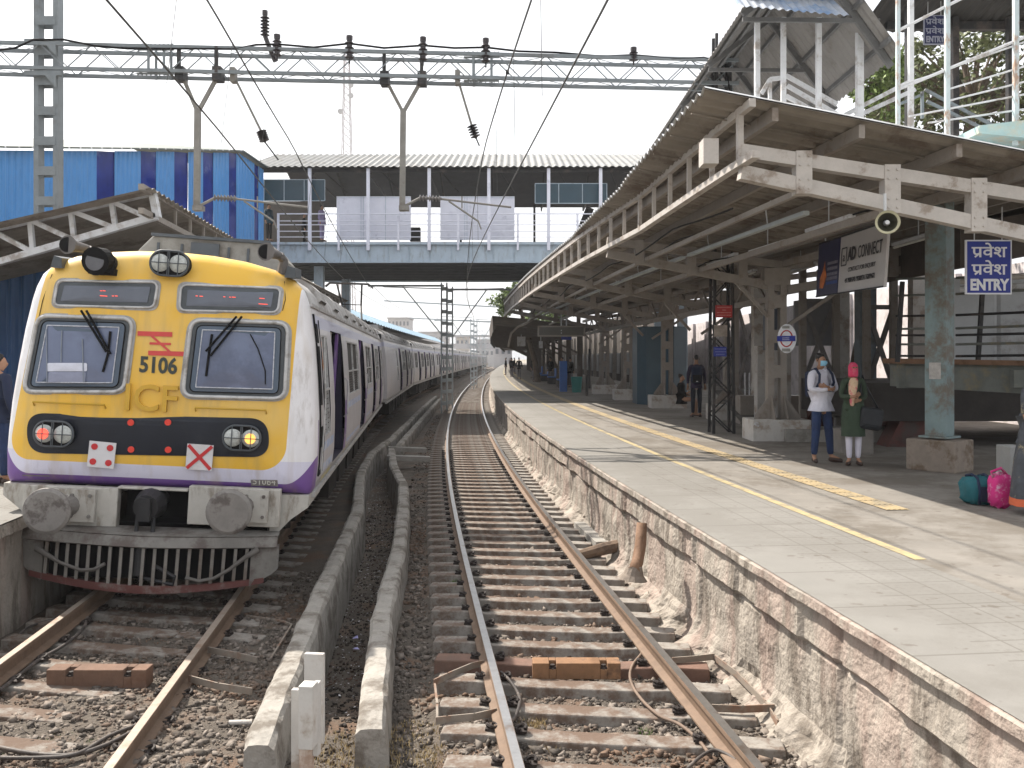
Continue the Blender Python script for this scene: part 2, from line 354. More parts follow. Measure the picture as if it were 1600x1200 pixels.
# ================================================================ TRACKS
railhead = mk('polished_rail_head', (.42, .41, .40), .28, .15, 10, .05, 30, metal=.9, dirt=(.22, .14, .09), damt=.3, dscale=3)
railside = mk('rusty_rail_side', (.17, .115, .08), .75, .2, 8, .3, 40, dirt=(.19, .135, .095), damt=.4, dscale=3)
railtop_dull = mk('dull_rail_head', (.36, .30, .25), .5, .15, 10, .1, 30, metal=.35, dirt=(.24, .15, .10), damt=.4, dscale=3)
clipm = mk('cast_iron_clip', (.035, .027, .024), .7, .3, 10, .2, 40)
RAILP = [(-.034, 0), (.034, 0), (.036, -.03), (.012, -.045), (.009, -.12), (.068, -.14), (.07, -.152), (-.07, -.152), (-.068, -.14), (-.009, -.12), (-.012, -.045), (-.036, -.03)]
def rail(off, cz, name, parent, Y0=1.5, Y1=300, head=railhead):
    Ys = list(np.arange(Y0, 40, .4))+list(np.arange(40, Y1, 3)); mb = MB()
    mb.grid([[T(Y, off(Y)+a, cz+b_-.0) for a, b_ in RAILP] for Y in Ys], closed=True)
    o = mb.build(name, railside, parent)
    h = MB(); h.grid([[T(Y, off(Y)-.031, cz+.0025), T(Y, off(Y)+.031, cz+.0025)] for Y in Ys]); h.build('running_surface', head, o)
    return o
def track(label, off, cant, Y0, n_parts, wood_at=(), head=railhead):
    root = thing('railway_track', label, 'railway track', T(3, off(3), -.3), 0)
    near0 = off(3) > -1
    hz = lambda o_: -cant*o_
    rail(lambda Y: off(Y)-.745, .745*cant, 'rail', root, head=head); rail(lambda Y: off(Y)+.745, -.745*cant, 'rail', root, head=railhead if near0 else head)
    sm = MB(); tw = [(-1.22, -.165), (-.9, -.160), (-.45, -.185), (.45, -.185), (.9, -.160), (1.22, -.165)]
    prof_ = []
    for xx, zz in tw:
        prof_.append([Vector((xx, -.125, -.37)), Vector((xx, -.10, zz)), Vector((xx, .10, zz)), Vector((xx, .125, -.37))])
    sm.grid(prof_, closed=True); sm.f.append((0, 1, 2, 3)); k = len(sm.v); sm.f.append((k-1, k-2, k-3, k-4))
    def slp(Y):
        return Matrix.Translation(T(Y, off(Y), 0)) @ Matrix.Rotation(-math.atan(-cs(Y))*1.0, 4, 'Z') @ Matrix.Rotation(cant, 4, 'Y')
    inv = MW[root.name]; proto = None; clipme = None
    far = MB(); i = 0; Y = Y0
    while Y < 150:
        jit = random.uniform(-.02, .02); Mx = slp(Y+jit); w_ = any(abs(Y-q) < .2 for q in wood_at)
        if i < n_parts:
            o = bpy.data.objects.new('sleeper', proto.data if proto else None) if proto else None
            if proto is None:
                proto = sm.build('sleeper', sleeper_m, root, bevel=.012, world=False); o = proto
            else:
                COL.objects.link(o); o.parent = root
                bv = o.modifiers.new('bevel', 'BEVEL'); bv.width = .012; bv.segments = 2
            mm = inv @ Mx @ Matrix.Rotation(random.uniform(-.012, .012), 4, 'Z')
            o.matrix_basis = mm
            if w_ or (near0 and Y < 7.2):
                o.data = o.data.copy(); o.data.materials[0] = sleeper_red if (w_ and i % 2) else sleeper_m
            if i < 46:
                for ro in (-.745, .745):
                    for sd_ in (-1, 1):
                        if clipme is None:
                            c = MB(); pts = []
                            for q in range(9):
                                a = R(-30+ q*38); pts.append(Vector((.0+.038*math.cos(a)+.012, .042*math.sin(a), .016+.012*math.sin(q*.8))))
                            c.tube(pts, .0135, 6); c.box((.015, 0, -.002), (.085, .10, .018)); clipme = c
                            oc = clipme.build('rail_clip', clipm, o, world=False); clipme = oc.data
                        else:
                            oc = bpy.data.objects.new('rail_clip', clipme); COL.objects.link(oc); oc.parent = o
                        oc.matrix_basis = Matrix.Translation((ro+sd_*.095, random.uniform(-.01, .01), -.150)) @ Matrix.Rotation(0 if sd_ > 0 else math.pi, 4, 'Z')
        else:
            o_ = len(far.v); far.v += [tuple(inv @ (Mx @ Vector(v))) for v in sm.v]; far.f += [tuple(q+o_ for q in f) for f in sm.f]
        i += 1; Y += .53
    fo = far.build('sleeper', sleeper_m, root, world=False); fo['kind'] = 'stuff'
    return root
track('empty curved track with concrete sleepers beside the right platform', lambda Y: 0., .0, 2.2, 100, wood_at=(6.35, 7.5, 7.95))
track('dusty track with brown rails on which the yellow-fronted train stands', TCF, .045, 2.0, 60, head=railtop_dull)

# ---- ballast stones (nobody could count them)
ico = bmesh.new(); bmesh.ops.create_icosphere(ico, subdivisions=1, radius=1.); iv = np.array([(x, y, z) for x in (-1, 1) for y in (-1, 1) for z in (-1, 1)], float)*.72; fi = np.array([(0, 1, 3), (0, 3, 2), (4, 6, 7), (4, 7, 5), (0, 4, 5), (0, 5, 1), (2, 3, 7), (2, 7, 6), (0, 2, 6), (0, 6, 4), (1, 5, 7), (1, 7, 3)]); ico.free()
def stones(name, N, yr, orr, size, mat, label, test=None, dens=1.6):
    Yr = yr[0]+(yr[1]-yr[0])*rng.random(N)**dens; O = rng.uniform(orr[0], orr[1], N)
    keep = []
    for i in range(N):
        Y, o_ = Yr[i], O[i]; keep.append(test(Y, o_) if test else True)
    keep = np.array(keep); Yr, O = Yr[keep], O[keep]; N = len(Yr)
    pos = np.array([[*T(Yr[i], O[i], gh(Yr[i], O[i]))] for i in range(N)])
    sz = size[0]*.75+(size[1]*1.15-size[0]*.75)*rng.random(N)**3.2
    ax = rng.uniform(.4, 1.35, (N, 1, 3)); v = iv[None]*ax*(1+.33*rng.standard_normal((N, len(iv), 1)).clip(-1.3, 1.2))+.16*rng.standard_normal((N, len(iv), 3))
    th = rng.uniform(0, 6.28, N); c, s_ = np.cos(th), np.sin(th)
    ph = rng.uniform(-.7, .7, N); cp_, sp_ = np.cos(ph), np.sin(ph)
    x = v[..., 0]*c[:, None]-v[..., 1]*s_[:, None]; y = v[..., 0]*s_[:, None]+v[..., 1]*c[:, None]; z = v[..., 2]
    y2 = y*cp_[:, None]-z*sp_[:, None]; z2 = y*sp_[:, None]+z*cp_[:, None]
    v = np.stack([x, y2, z2*.8], -1)*sz[:, None, None]; v += pos[:, None]; v[..., 2] += (sz*.25)[:, None]
    f = fi[None]+(np.arange(N)*len(iv))[:, None, None]
    me = bpy.data.meshes.new(name); V = v.reshape(-1, 3); Fc = f.reshape(-1, 3)
    me.vertices.add(len(V)); me.vertices.foreach_set('co', V.ravel()); me.loops.add(Fc.size); me.loops.foreach_set('vertex_index', Fc.ravel().astype(np.int32))
    me.polygons.add(len(Fc)); me.polygons.foreach_set('loop_start', np.arange(0, Fc.size, 3, dtype=np.int32)); me.update(); me.validate()
    me.materials.append(mat); o = bpy.data.objects.new(name, me); COL.objects.link(o); tag(o, label, 'ballast', kind='stuff'); return o
stone_m = mk('ballast_stone', (.155, .132, .113), .95, .2, 1.2, .3, 60, rnd=.6, dirt=(.15, .092, .06), damt=.5, dscale=.9)
stone_d = mk('dark_grit', (.05, .041, .035), .95, .2, 1.2, .3, 60, rnd=.6, dirt=(.17, .10, .07), damt=.4, dscale=.9)
def t1(Y, o): return o > wb(Y)+.12 or (Y < 6.5 and o > -2.2)
def t2(Y, o): return o < wa(Y)-.12
def t3(Y, o): return wa(Y)+.12 < o < wb(Y)-.12
stones('ballast', 27000, (4.2, 16), (-1.6, 1.28), (.011, .03), stone_m, 'loose grey brown ballast stones around the empty track', t1)
stones('ballast', 9000, (13, 45), (-1.6, 1.25), (.018, .036), stone_m, 'ballast stones farther along the empty track', t1, 1.3)
stones('ballast', 19000, (4.2, 12), (-5.3, -2.4), (.010, .028), stone_m, 'loose ballast stones around the rails in front of the train', t2)
stones('gravel', 9000, (4.8, 20), (-2.4, -1.55), (.005, .018), stone_d, 'fine dark grit lying in the drain between the two low walls', t3)

# ================================================================ DRAIN WALLS
dwm = mk('weathered_kerb_concrete', (.30, .28, .25), .9, .16, 5, .7, 28, dirt=(.13, .11, .09), damt=.55, dscale=2.6, bdist=.015)
def drain_wall(offf, Y0, Y1, label, zt=.05, wd=.10, taper=True):
    mb = MB(); rows = []
    for Y in list(np.arange(Y0, 20, .12))+list(np.arange(max(20, Y0), Y1, .5)):
        o_ = offf(Y); j = lambda k: .016*mn.fractal(Vector((Y*2.2, k*.35, 5)), .8, 2.2, 4)
        e = max(0, 1-(Y-Y0)/.35)
        z_ = zt-.05*e*e+hn(Y*.9, 4)*.02
        rows.append([T(Y, o_-wd-.03, -.75), T(Y, o_-wd+j(1), z_-.03+j(5)*.6), T(Y, o_-wd+.03+j(2), z_+j(6)*.4), T(Y, o_+j(3), z_+.004), T(Y, o_+wd-.03+j(4), z_+j(7)*.4), T(Y, o_+wd+j(8), z_-.04), T(Y, o_+wd+.02+j(9), -.2), T(Y, o_+wd+.03, -.75)])
    mb.grid(rows); mb.f.append(tuple(range(8))); k = len(mb.v); mb.f.append(tuple(range(k-1, k-9, -1)))
    return tag(mb.build('drain_wall', dwm), label, 'wall')
drain_wall(wa, 6.12, 60, 'low concrete drain wall nearer the train', .06)
drain_wall(wb, 6.3, 25.3, 'low concrete drain wall nearer the empty track', .06)
drain_wall(lambda Y: wb(Y)+.12, 26.4, 60, 'farther low concrete drain wall running to the far masts', .02)
mb = MB(); mb.beam(T(23.2, -2.3, .0), T(23.3, -1.2, -.05), .3, .12); tag(mb.build('concrete_slab', concrete), 'short concrete slab laid from the drain wall towards the empty track', 'slab')
mb = MB(); mb.beam(T(25.3, -2.4, .02), T(25.5, -1.35, -.05), .3, .12); tag(mb.build('concrete_slab', concrete), 'concrete slab bridging the drain where its wall breaks', 'slab')

# ================================================================ WHITE MARKER POST, TIMBERS, CABLES, SCRAP
wp = thing('concrete_marker_post', 'white concrete marker post with stepped plates standing before the drain', 'marker post', G(480, 1290, -.25))
c = G(485, 1200, 0)
def pl(x0, x1, y0, y1, Y, th, mb):
    a = P(x0, y0, Y); b_ = P(x1, y1, Y); mb.box(((a.x+b_.x)/2, Y+th/2, (a.z+b_.z)/2), (abs(b_.x-a.x), th, abs(a.z-b_.z)), rz=-.12); return mb
a = MB(); pl(467, 490, 1073, 1172, 4.6, .09, a); a.build('front_plate', white_conc, wp, bevel=.004)
a = MB(); pl(489, 498, 1068, 1182, 4.7, .05, a); a.build('middle_plate', white_conc, wp, bevel=.004)
a = MB(); pl(475, 506, 1022, 1162, 4.98, .035, a); a.build('back_plate', white_conc, wp, bevel=.004)
a = MB(); pl(455, 470, 1078, 1330, 4.72, .035, a); a.build('side_plate', white_conc, wp, bevel=.004)
a = MB(); a.tube([P(479, 1165, 4.72), P(479, 1400, 4.72)], .04, 12); a.build('post', mk('peeling_post', (.36, .26, .20), .8, .2, 6, .3, 30, dirt=(.55, .5, .45), damt=.5, dscale=3), wp)
def timber(label, x0, x1, yt, yb, mat):
    Y = F*(CH+.20)/(yb-HZ); a = P(x0, yb, Y); b_ = P(x1, yb-4, Y); h = .0+(yb-yt)*Y/F*.88
    r = thing('timber_block', label, 'timber block', ((a.x+b_.x)/2, Y, a.z))
    w_ = b_.x-a.x; mb = MB()
    # notched top: three raised lengths with two bolt pockets
    xs = [a.x, a.x+.19*w_, a.x+.27*w_, a.x+.77*w_, a.x+.85*w_, b_.x]
    for i in range(5):
        hh = h if i % 2 == 0 else h*.62
        mb.box(((xs[i]+xs[i+1])/2, Y+.08, a.z+hh/2), (xs[i+1]-xs[i]-.0005, .16, hh))
    for i in (1, 3): mb.box(((xs[i]+xs[i+1])/2, Y+.122, a.z+h*.81), (xs[i+1]-xs[i]-.001, .075, h*.38))
    mb.build('block', mat, r, bevel=.006)
    for i in (1, 3): q = MB(); q.tube([((xs[i]+xs[i+1])/2, Y+.04, a.z+h*.6), ((xs[i]+xs[i+1])/2, Y+.04, a.z+h*.84)], .022, 6); q.tube([((xs[i]+xs[i+1])/2, Y+.04, a.z+h*.62), ((xs[i]+xs[i+1])/2, Y+.04, a.z+h*.68)], .04, 6); q.build('bolt', clipm, r)
    return r
timber('reddish brown timber block with two bolts lying between the rails before the train', 72, 228, 1043, 1076, mk('brown_timber', (.165, .10, .07), .85, .25, 5, .5, 40, dirt=(.15, .08, .05), damt=.5, dscale=3))
timber('orange brown timber block with two bolts lying in the empty track', 832, 970, 1033, 1062, wood)
def cable(label, pts, z, r=.016, mat=None, name='cable'):
    q = []; pts3 = [G(x, y, zz) for (x, y, *zz_) in pts for zz in ((zz_[0],) if zz_ else (z,))]
    for i in range(len(pts3)-1):      # catmull-rom
        p0, p1, p2, p3 = pts3[max(i-1, 0)], pts3[i], pts3[i+1], pts3[min(i+2, len(pts3)-1)]
        for k in range(6):
            t = k/6; q.append(.5*((2*p1)+(p2-p0)*t+(2*p0-5*p1+4*p2-p3)*t*t+(3*p1-p0-3*p2+p3)*t**3))
    q.append(pts3[-1]); mb = MB(); mb.tube(q, r, 7); return tag(mb.build(name, mat or black, smooth=True), label, 'cable')
blackc = mk('cable_rubber', (.07, .06, .055), .6, .2, 5, .1, 30, dirt=(.17, .14, .12), damt=.5, dscale=4)
cable('brown cable snaking over the sleepers beside the right rail', [(952, 930), (975, 965), (1003, 1000), (1004, 1018), (988, 1040), (985, 1062), (1000, 1090), (1030, 1118), (1062, 1132), (1090, 1155), (1106, 1175)], -.16, .013, mk('brown_cable', (.17, .12, .09), .7, .2, 5, .1, 30))
cable('short cable looping to the last clip at the right rail', [(1075, 1200), (1095, 1182), (1115, 1172), (1135, 1178), (1150, 1188)], -.13, .012, blackc)
cable('thick black cable lying across the near sleepers of the left track', [(0, 1168), (50, 1177), (110, 1180), (160, 1166), (205, 1144), (240, 1122)], -.16, .016, blackc)
cable('second black cable crossing to the brown rail left', [(0, 1184), (60, 1184), (120, 1178), (170, 1150), (222, 1130)], -.15, .014, blackc)
cable('black cable running along the inside of the far left rail', [(0, 1078), (30, 1055), (62, 1030), (100, 1008), (130, 982), (136, 962)], -.12, .016, blackc)
cable('short black cable outside the left rail under the train', [(28, 992), (45, 980), (70, 971), (98, 966)], -.12, .012, blackc)
cable('bent black cable hugging the left rail of the empty track', [(783, 1050), (800, 1068), (812, 1092), (806, 1118), (795, 1130)], -.14, .014, blackc)
flat = mk('dusty_flat_bar', (.24, .205, .17), .7, .2, 6, .2, 30, dirt=(.20, .11, .07), damt=.5, dscale=4)
def strip(label, pts, z, w_=.055, t=.012):
    mb = MB(); q = [G(x, y, z) for x, y in pts]
    for i in range(len(q)-1): mb.beam(q[i], q[i+1]+(q[i+1]-q[i]).normalized()*t, t, w_)
    return tag(mb.build('flat_bar', flat), label, 'steel bar')
strip('bent flat steel bar running left from the left rail of the empty track', [(756, 1036), (738, 1040), (700, 1056), (679, 1066)], -.14)
strip('long flat steel bar lying just above the near clip', [(776, 1112), (742, 1120), (700, 1124), (683, 1126)], -.14)
strip('thin upright joining rod between two flat bars', [(679, 1066), (683, 1100), (683, 1126)], -.15, .018, .018)
strip('flat steel bar leading from the right rail to the platform wall', [(1050, 1032), (1090, 1029), (1114, 1026)], -.13)
strip('long flat bar leaning along the foot of the platform wall', [(1114, 1026), (1150, 1053), (1196, 1100), (1215, 1130)], -.14)
strip('dark flat bar crossing from the right rail below the long leaning one', [(1112, 1106), (1160, 1108), (1208, 1106)], -.12)
strip('pale flat bar beside the left track rail nearest the timber', [(295, 1060), (340, 1072), (392, 1080)], -.13)
strip('pale flat bar beside the left track rail next to the train', [(325, 1015), (370, 1024), (400, 1031)], -.13)
strip('thin bent rod on the ballast between left track and drain wall', [(385, 962), (440, 970), (456, 976), (424, 1028)], -.2, .018, .018)
# pipe remnants & log at wall
r = thing('drain_pipe', 'broken rusty clay pipe standing against the platform wall', 'pipe', T(9.0, 1.2, -.25))
mb = MB(); q = [P(1003, 817, 9.55), P(1001, 850, 9.5), P(996, 878, 9.35), P(990, 893, 9.2)]; mb.tube(q, .06, 14, rad=[.055, .06, .062, .066]); mb.build('pipe', rust_steel, r, smooth=True)
mb = MB(); mb.tube([P(992, 884, 9.25), P(990, 897, 9.25), P(989, 905, 9.25)], .1, 14, rad=[.075, .105, .15]); mb.build('collar', mk('mortar_mound', (.20, .165, .135), .95, .3, 8, .9, 30), r)
mb = MB(); a, b_ = G(905, 868, -.12), G(978, 850, -.02); mb.tube([a, (a+b_)/2+Vector((0, 0, .01)), b_], .085, 9, rad=[.07, .085, .09]); tag(mb.build('log', oldwood), 'dark weathered log lying between right rail and platform wall', 'log')
mb = MB(); a, b_ = G(905, 820, -.15), G(940, 852, -.15); mb.beam(a, b_, .17, .1); tag(mb.build('concrete_slab', concrete), 'pale concrete lump beside the log at the foot of the wall', 'slab')
# scrap
mb = MB(); mb.tube([G(358, 1129, -.18), G(394, 1128, -.18)], .018, 10); tag(mb.build('plastic_tube', white_conc), 'short white plastic tube lying beside the left track', 'tube')
for (x, y, l) in ((555, 1001, 'crumpled lilac paper scrap in the drain, the farther one'), (556, 1019, 'small lilac paper scrap in the drain, the nearer one')):
    mb = MB(); p = G(x, y, -.5)+Vector((0, 0, .02)); rr = random.Random(x+y)
    pts = [p+Vector((rr.uniform(-.05, .05), rr.uniform(-.04, .04), rr.uniform(0, .03))) for _ in range(9)]
    mb.add(pts, [(0, 1, 2), (2, 3, 4), (4, 5, 6), (6, 7, 8), (1, 3, 5), (0, 4, 8), (2, 6, 7)]); tag(mb.build('paper_scrap', mk('lilac_paper', (.50, .47, .78), .8, .1, 5, 0)), l, 'litter')
# litter flecks and grass
mb = MB()
for _ in range(900):
    Y = random.uniform(7.5, 26); t = random.random(); o_ = wa(Y)+.14+(wb(Y)-wa(Y)-.28)*t; p = T(Y, o_, gh(Y, o_)+.02); s = random.uniform(.006, .022)
    d = [Vector((random.uniform(-s, s), random.uniform(-s, s), random.uniform(0, s*.6))) for _ in range(4)]; mb.add([p+k for k in d], [(0, 1, 2, 3)])
tag(mb.build('litter', mk('pale_litter', (.55, .54, .56), .8, .3, 5, 0, rnd=.4)), 'small pale scraps of litter strewn along the drain', 'litter', kind='stuff')
def grass(pts, N, h, label, mat):
    mb = MB()
    for (x, y, rad) in pts:
        c = G(x, y, -.24)
        for _ in range(N):
            a = random.uniform(0, 6.28); r_ = rad*math.sqrt(random.random()); p = c+Vector((r_*math.cos(a), r_*math.sin(a)*1.3, 0)); a2 = random.uniform(0, 6.28); l = random.uniform(.4, 1)*h
            d = Vector((math.cos(a2), math.sin(a2), 0)); s = Vector((-d.y, d.x, 0))*.004
            mb.add([p-s, p+s, p+d*l*.35+Vector((0, 0, l*.8))], [(0, 1, 2)])
    return tag(mb.build('grass', mat), label, 'grass', kind='stuff')
grass([(55, 1168, .16), (30, 1172, .12), (90, 1165, .14), (150, 1166, .06)], 260, .07, 'small green grass tufts between the near sleepers of the left track', mk('grass_green', (.10, .17, .035), .8, .3, 8, 0, rnd=.4))
grass([(722, 895, .1), (716, 912, .1), (693, 890, .05), (1008, 1150, .05), (918, 1117, .06), (810, 990, .05)], 120, .08, 'green weeds sprouting along the empty track', MATS['grass_green'])
grass([(525, 1180, .3), (640, 1160, .3), (690, 1190, .2), (830, 1130, .12), (850, 1160, .15), (560, 1192, .3)], 420, .05, 'dry straw coloured grass at the near end of the drain', mk('straw', (.33, .25, .13), .9, .3, 8, 0, rnd=.4))

# ================================================================ TRAIN
TC = TCF; ROLL = R(3.4)
PROF = [(1.60, 1.12), (1.635, 1.2), (1.65, 1.45), (1.645, 1.7), (1.63, 2.0), (1.59, 2.4), (1.54, 2.8), (1.485, 3.12), (1.45, 3.26), (1.39, 3.40), (1.27, 3.52), (1.05, 3.615), (.75, 3.68), (.4, 3.72), (0, 3.735)]
def hw(wz): return float(np.interp(wz, [p[1] for p in PROF], [p[0] for p in PROF]))
OUT = [(u, v) for u, v in PROF]+[(-u, v) for u, v in PROF[::-1][1:]]     # right-bottom .. top .. left-bottom
CC = (0, 2.35)
def ring_r(u, v):
    du, dv = u-CC[0], v-CC[1]; n_ = len(OUT)
    for i in range(n_):
        a, b_ = OUT[i], OUT[(i+1) % n_]
        ax, ay, bx, by = a[0]-CC[0], a[1]-CC[1], b_[0]-CC[0], b_[1]-CC[1]
        ex, ey = bx-ax, by-ay; den = du*ey-dv*ex
        if abs(den) < 1e-9: continue
        t = (ax*ey-ay*ex)/den; s = (ax*dv-ay*du)/den
        if t > 0 and -1e-6 <= s <= 1+1e-6: return min(1., 1/t)
    return 0.
def cap_y(r): return .40*(1-(1-min(r, 1.)**5.5)**(1/3.2))
def fy(u, v): return cap_y(ring_r(u, v))
YF = 9.6; XC = (233-800)/F*YF; SC = F/YF
def LW(px, py):     # photo pixel on the cab front -> local (u, w)
    dx = (px-233)/SC; dz = (HZ+CH*SC-py)/SC; c_, s_ = math.cos(ROLL), math.sin(ROLL)
    return dx*c_-dz*s_, dx*s_+dz*c_
# livery materials: colour by position on the shell, like the paint is
def livery(name, front):
    m = mk(name, (.80, .79, .81) if front else (.52, .50, .52), .42, .06, 2.5, .05, 10, dirt=(.45, .42, .40), damt=.28 if front else .42, dscale=1.5, streak=3, coat=.15)
    n = m.node_tree; L = n.links; b = n.nodes['Principled BSDF']; src = b.inputs['Base Color'].links[0].from_socket
    tc = n.nodes.new('ShaderNodeTexCoord'); sp = n.nodes.new('ShaderNodeSeparateXYZ'); L.new(tc.outputs['Object'], sp.inputs[0])
    def mt(op, a, b_=None):
        q = n.nodes.new('ShaderNodeMath'); q.operation = op
        for i, v in enumerate((a, b_)):
            if v is None: continue
            if isinstance(v, (int, float)): q.inputs[i].default_value = v
            else: L.new(v, q.inputs[i])
        return q.outputs[0]
    x, y, z = sp.outputs; ax = mt('ABSOLUTE', x)
    def mix(fac, a, col):
        q = n.nodes.new('ShaderNodeMix'); q.data_type = 'RGBA'; L.new(fac, q.inputs[0]); L.new(a, q.inputs[6]); q.inputs[7].default_value = (*col, 1); return q.outputs[2]
    nz = n.nodes.new('ShaderNodeTexNoise'); nz.inputs['Scale'].default_value = 1.3; nz.inputs['Detail'].default_value = 5; L.new(tc.outputs['Object'], nz.inputs[0])
    if front:
        # lavender lower skirt, purple stripe, yellow panel with rounded lower corners
        lo = mt('LESS_THAN', z, 1.50); src = mix(mt('MULTIPLY', lo, .6), src, (.56, .55, .74))
        pu = mt('MAXIMUM', mt('LESS_THAN', mt('ADD', z, mt('MULTIPLY', mt('POWER', mt('MAXIMUM', mt('SUBTRACT', ax, 1.33), 0.), 2.), -3.)), 1.25), mt('MULTIPLY', mt('GREATER_THAN', y, .36), mt('LESS_THAN', z, 1.95)))
        src = mix(pu, src, (.17, .085, .30))
        lf = mt('LESS_THAN', x, 0.); z13 = mt('SUBTRACT', z, 1.3)
        hwid = mt('ADD', mt('MULTIPLY', lf, mt('SUBTRACT', 1.60, mt('MULTIPLY', z13, .14))), mt('MULTIPLY', mt('SUBTRACT', 1., lf), mt('ADD', 1.33, mt('MULTIPLY', z13, .02))))
        dx_ = mt('MAXIMUM', mt('SUBTRACT', ax, mt('SUBTRACT', hwid, .26)), 0.); dz_ = mt('MAXIMUM', mt('SUBTRACT', 1.66, z), 0.)
        dd = mt('SQRT', mt('ADD', mt('POWER', dx_, 2.), mt('POWER', dz_, 2.)))
        ye = mt('MULTIPLY', mt('LESS_THAN', dd, .26), mt('LESS_THAN', y, .385))
        src = mix(ye, src, (.80, .475, .055))
        fade = n.nodes.new('ShaderNodeMapRange'); fade.inputs[1].default_value = .42; fade.inputs[2].default_value = .62; L.new(nz.outputs[0], fade.inputs[0])
        src = mix(mt('MULTIPLY', mt('MULTIPLY', ye, fade.outputs[0]), .6), src, (.76, .54, .19))
        gn = n.nodes.new('ShaderNodeTexNoise'); gn.inputs['Scale'].default_value = 5.; gn.inputs['Detail'].default_value = 8; gm = n.nodes.new('ShaderNodeMapping'); gm.inputs['Scale'].default_value = (1.6, 1, .25); L.new(tc.outputs['Object'], gm.inputs[0]); L.new(gm.outputs[0], gn.inputs[0])
        gr = n.nodes.new('ShaderNodeMapRange'); gr.inputs[1].default_value = .5; gr.inputs[2].default_value = .75; L.new(gn.outputs[0], gr.inputs[0]); src = mix(mt('MULTIPLY', gr.outputs[0], .42), src, (.36, .27, .15))
    else:
        src = mix(mt('MULTIPLY', mt('LESS_THAN', z, 1.24), .8), src, (.30, .29, .27))
        bz = mt('MULTIPLY', mt('GREATER_THAN', z, 3.0), mt('LESS_THAN', z, 3.15)); src = mix(mt('MULTIPLY', bz, .6), src, (.34, .36, .55))
        lower = mt('MULTIPLY', mt('LESS_THAN', z, 1.62), mt('GREATER_THAN', z, 1.24))
        patch = mt('GREATER_THAN', mt('FRACT', mt('DIVIDE', mt('ADD', y, .3), 3.4)), .62)
        src = mix(mt('MULTIPLY', mt('GREATER_THAN', z, 3.3), .35), src, (.42, .41, .40))
    L.new(src, b.inputs['Base Color']); return m
liv_f = livery('front_livery', True); liv_s = livery('side_livery', False)
roof_m = mk('dusty_train_roof', (.42, .41, .40), .7, .15, 3, .2, 20, dirt=(.20, .18, .16), damt=.5, dscale=2)
purple_door = mk('purple_door_paint', (.17, .085, .30), .4, .12, 3, .05, 20, dirt=(.30, .25, .36), damt=.3)
door_white = mk('pale_door_paint', (.50, .50, .58), .45, .1, 3, .05, 20)
glass_d = mk('dark_train_glass', (.05, .055, .06), .15, .2, 2, 0)
grille_m = mk('window_grille', (.05, .046, .044), .7, .2, 3, .1, 20)
inner_m = mk('coach_inside_shade', (.012, .012, .018), .8, .2, 3, 0)  # near-black back sheet stands in for the unlit coach inside
under_m = mk('underframe_dirt', (.022, .019, .017), .9, .3, 4, .4, 25)
silver = mk('dull_aluminium', (.50, .50, .50), .45, .2, 8, .2, 40, metal=.3, dirt=(.24, .22, .20), damt=.4, dscale=5)
rubber = mk('grey_rubber', (.075, .085, .095), .5, .2, 5, .1, 30)
glass_f = mk('blue_grey_windscreen', (.065, .095, .14), .06, .12, 1.2, 0, coat=.5)
shaded_jamb = mk('shaded_door_jamb', (.010, .008, .024), .5, .2, 3, .05)  # near-black jambs, the shade of the door recess put into the colour
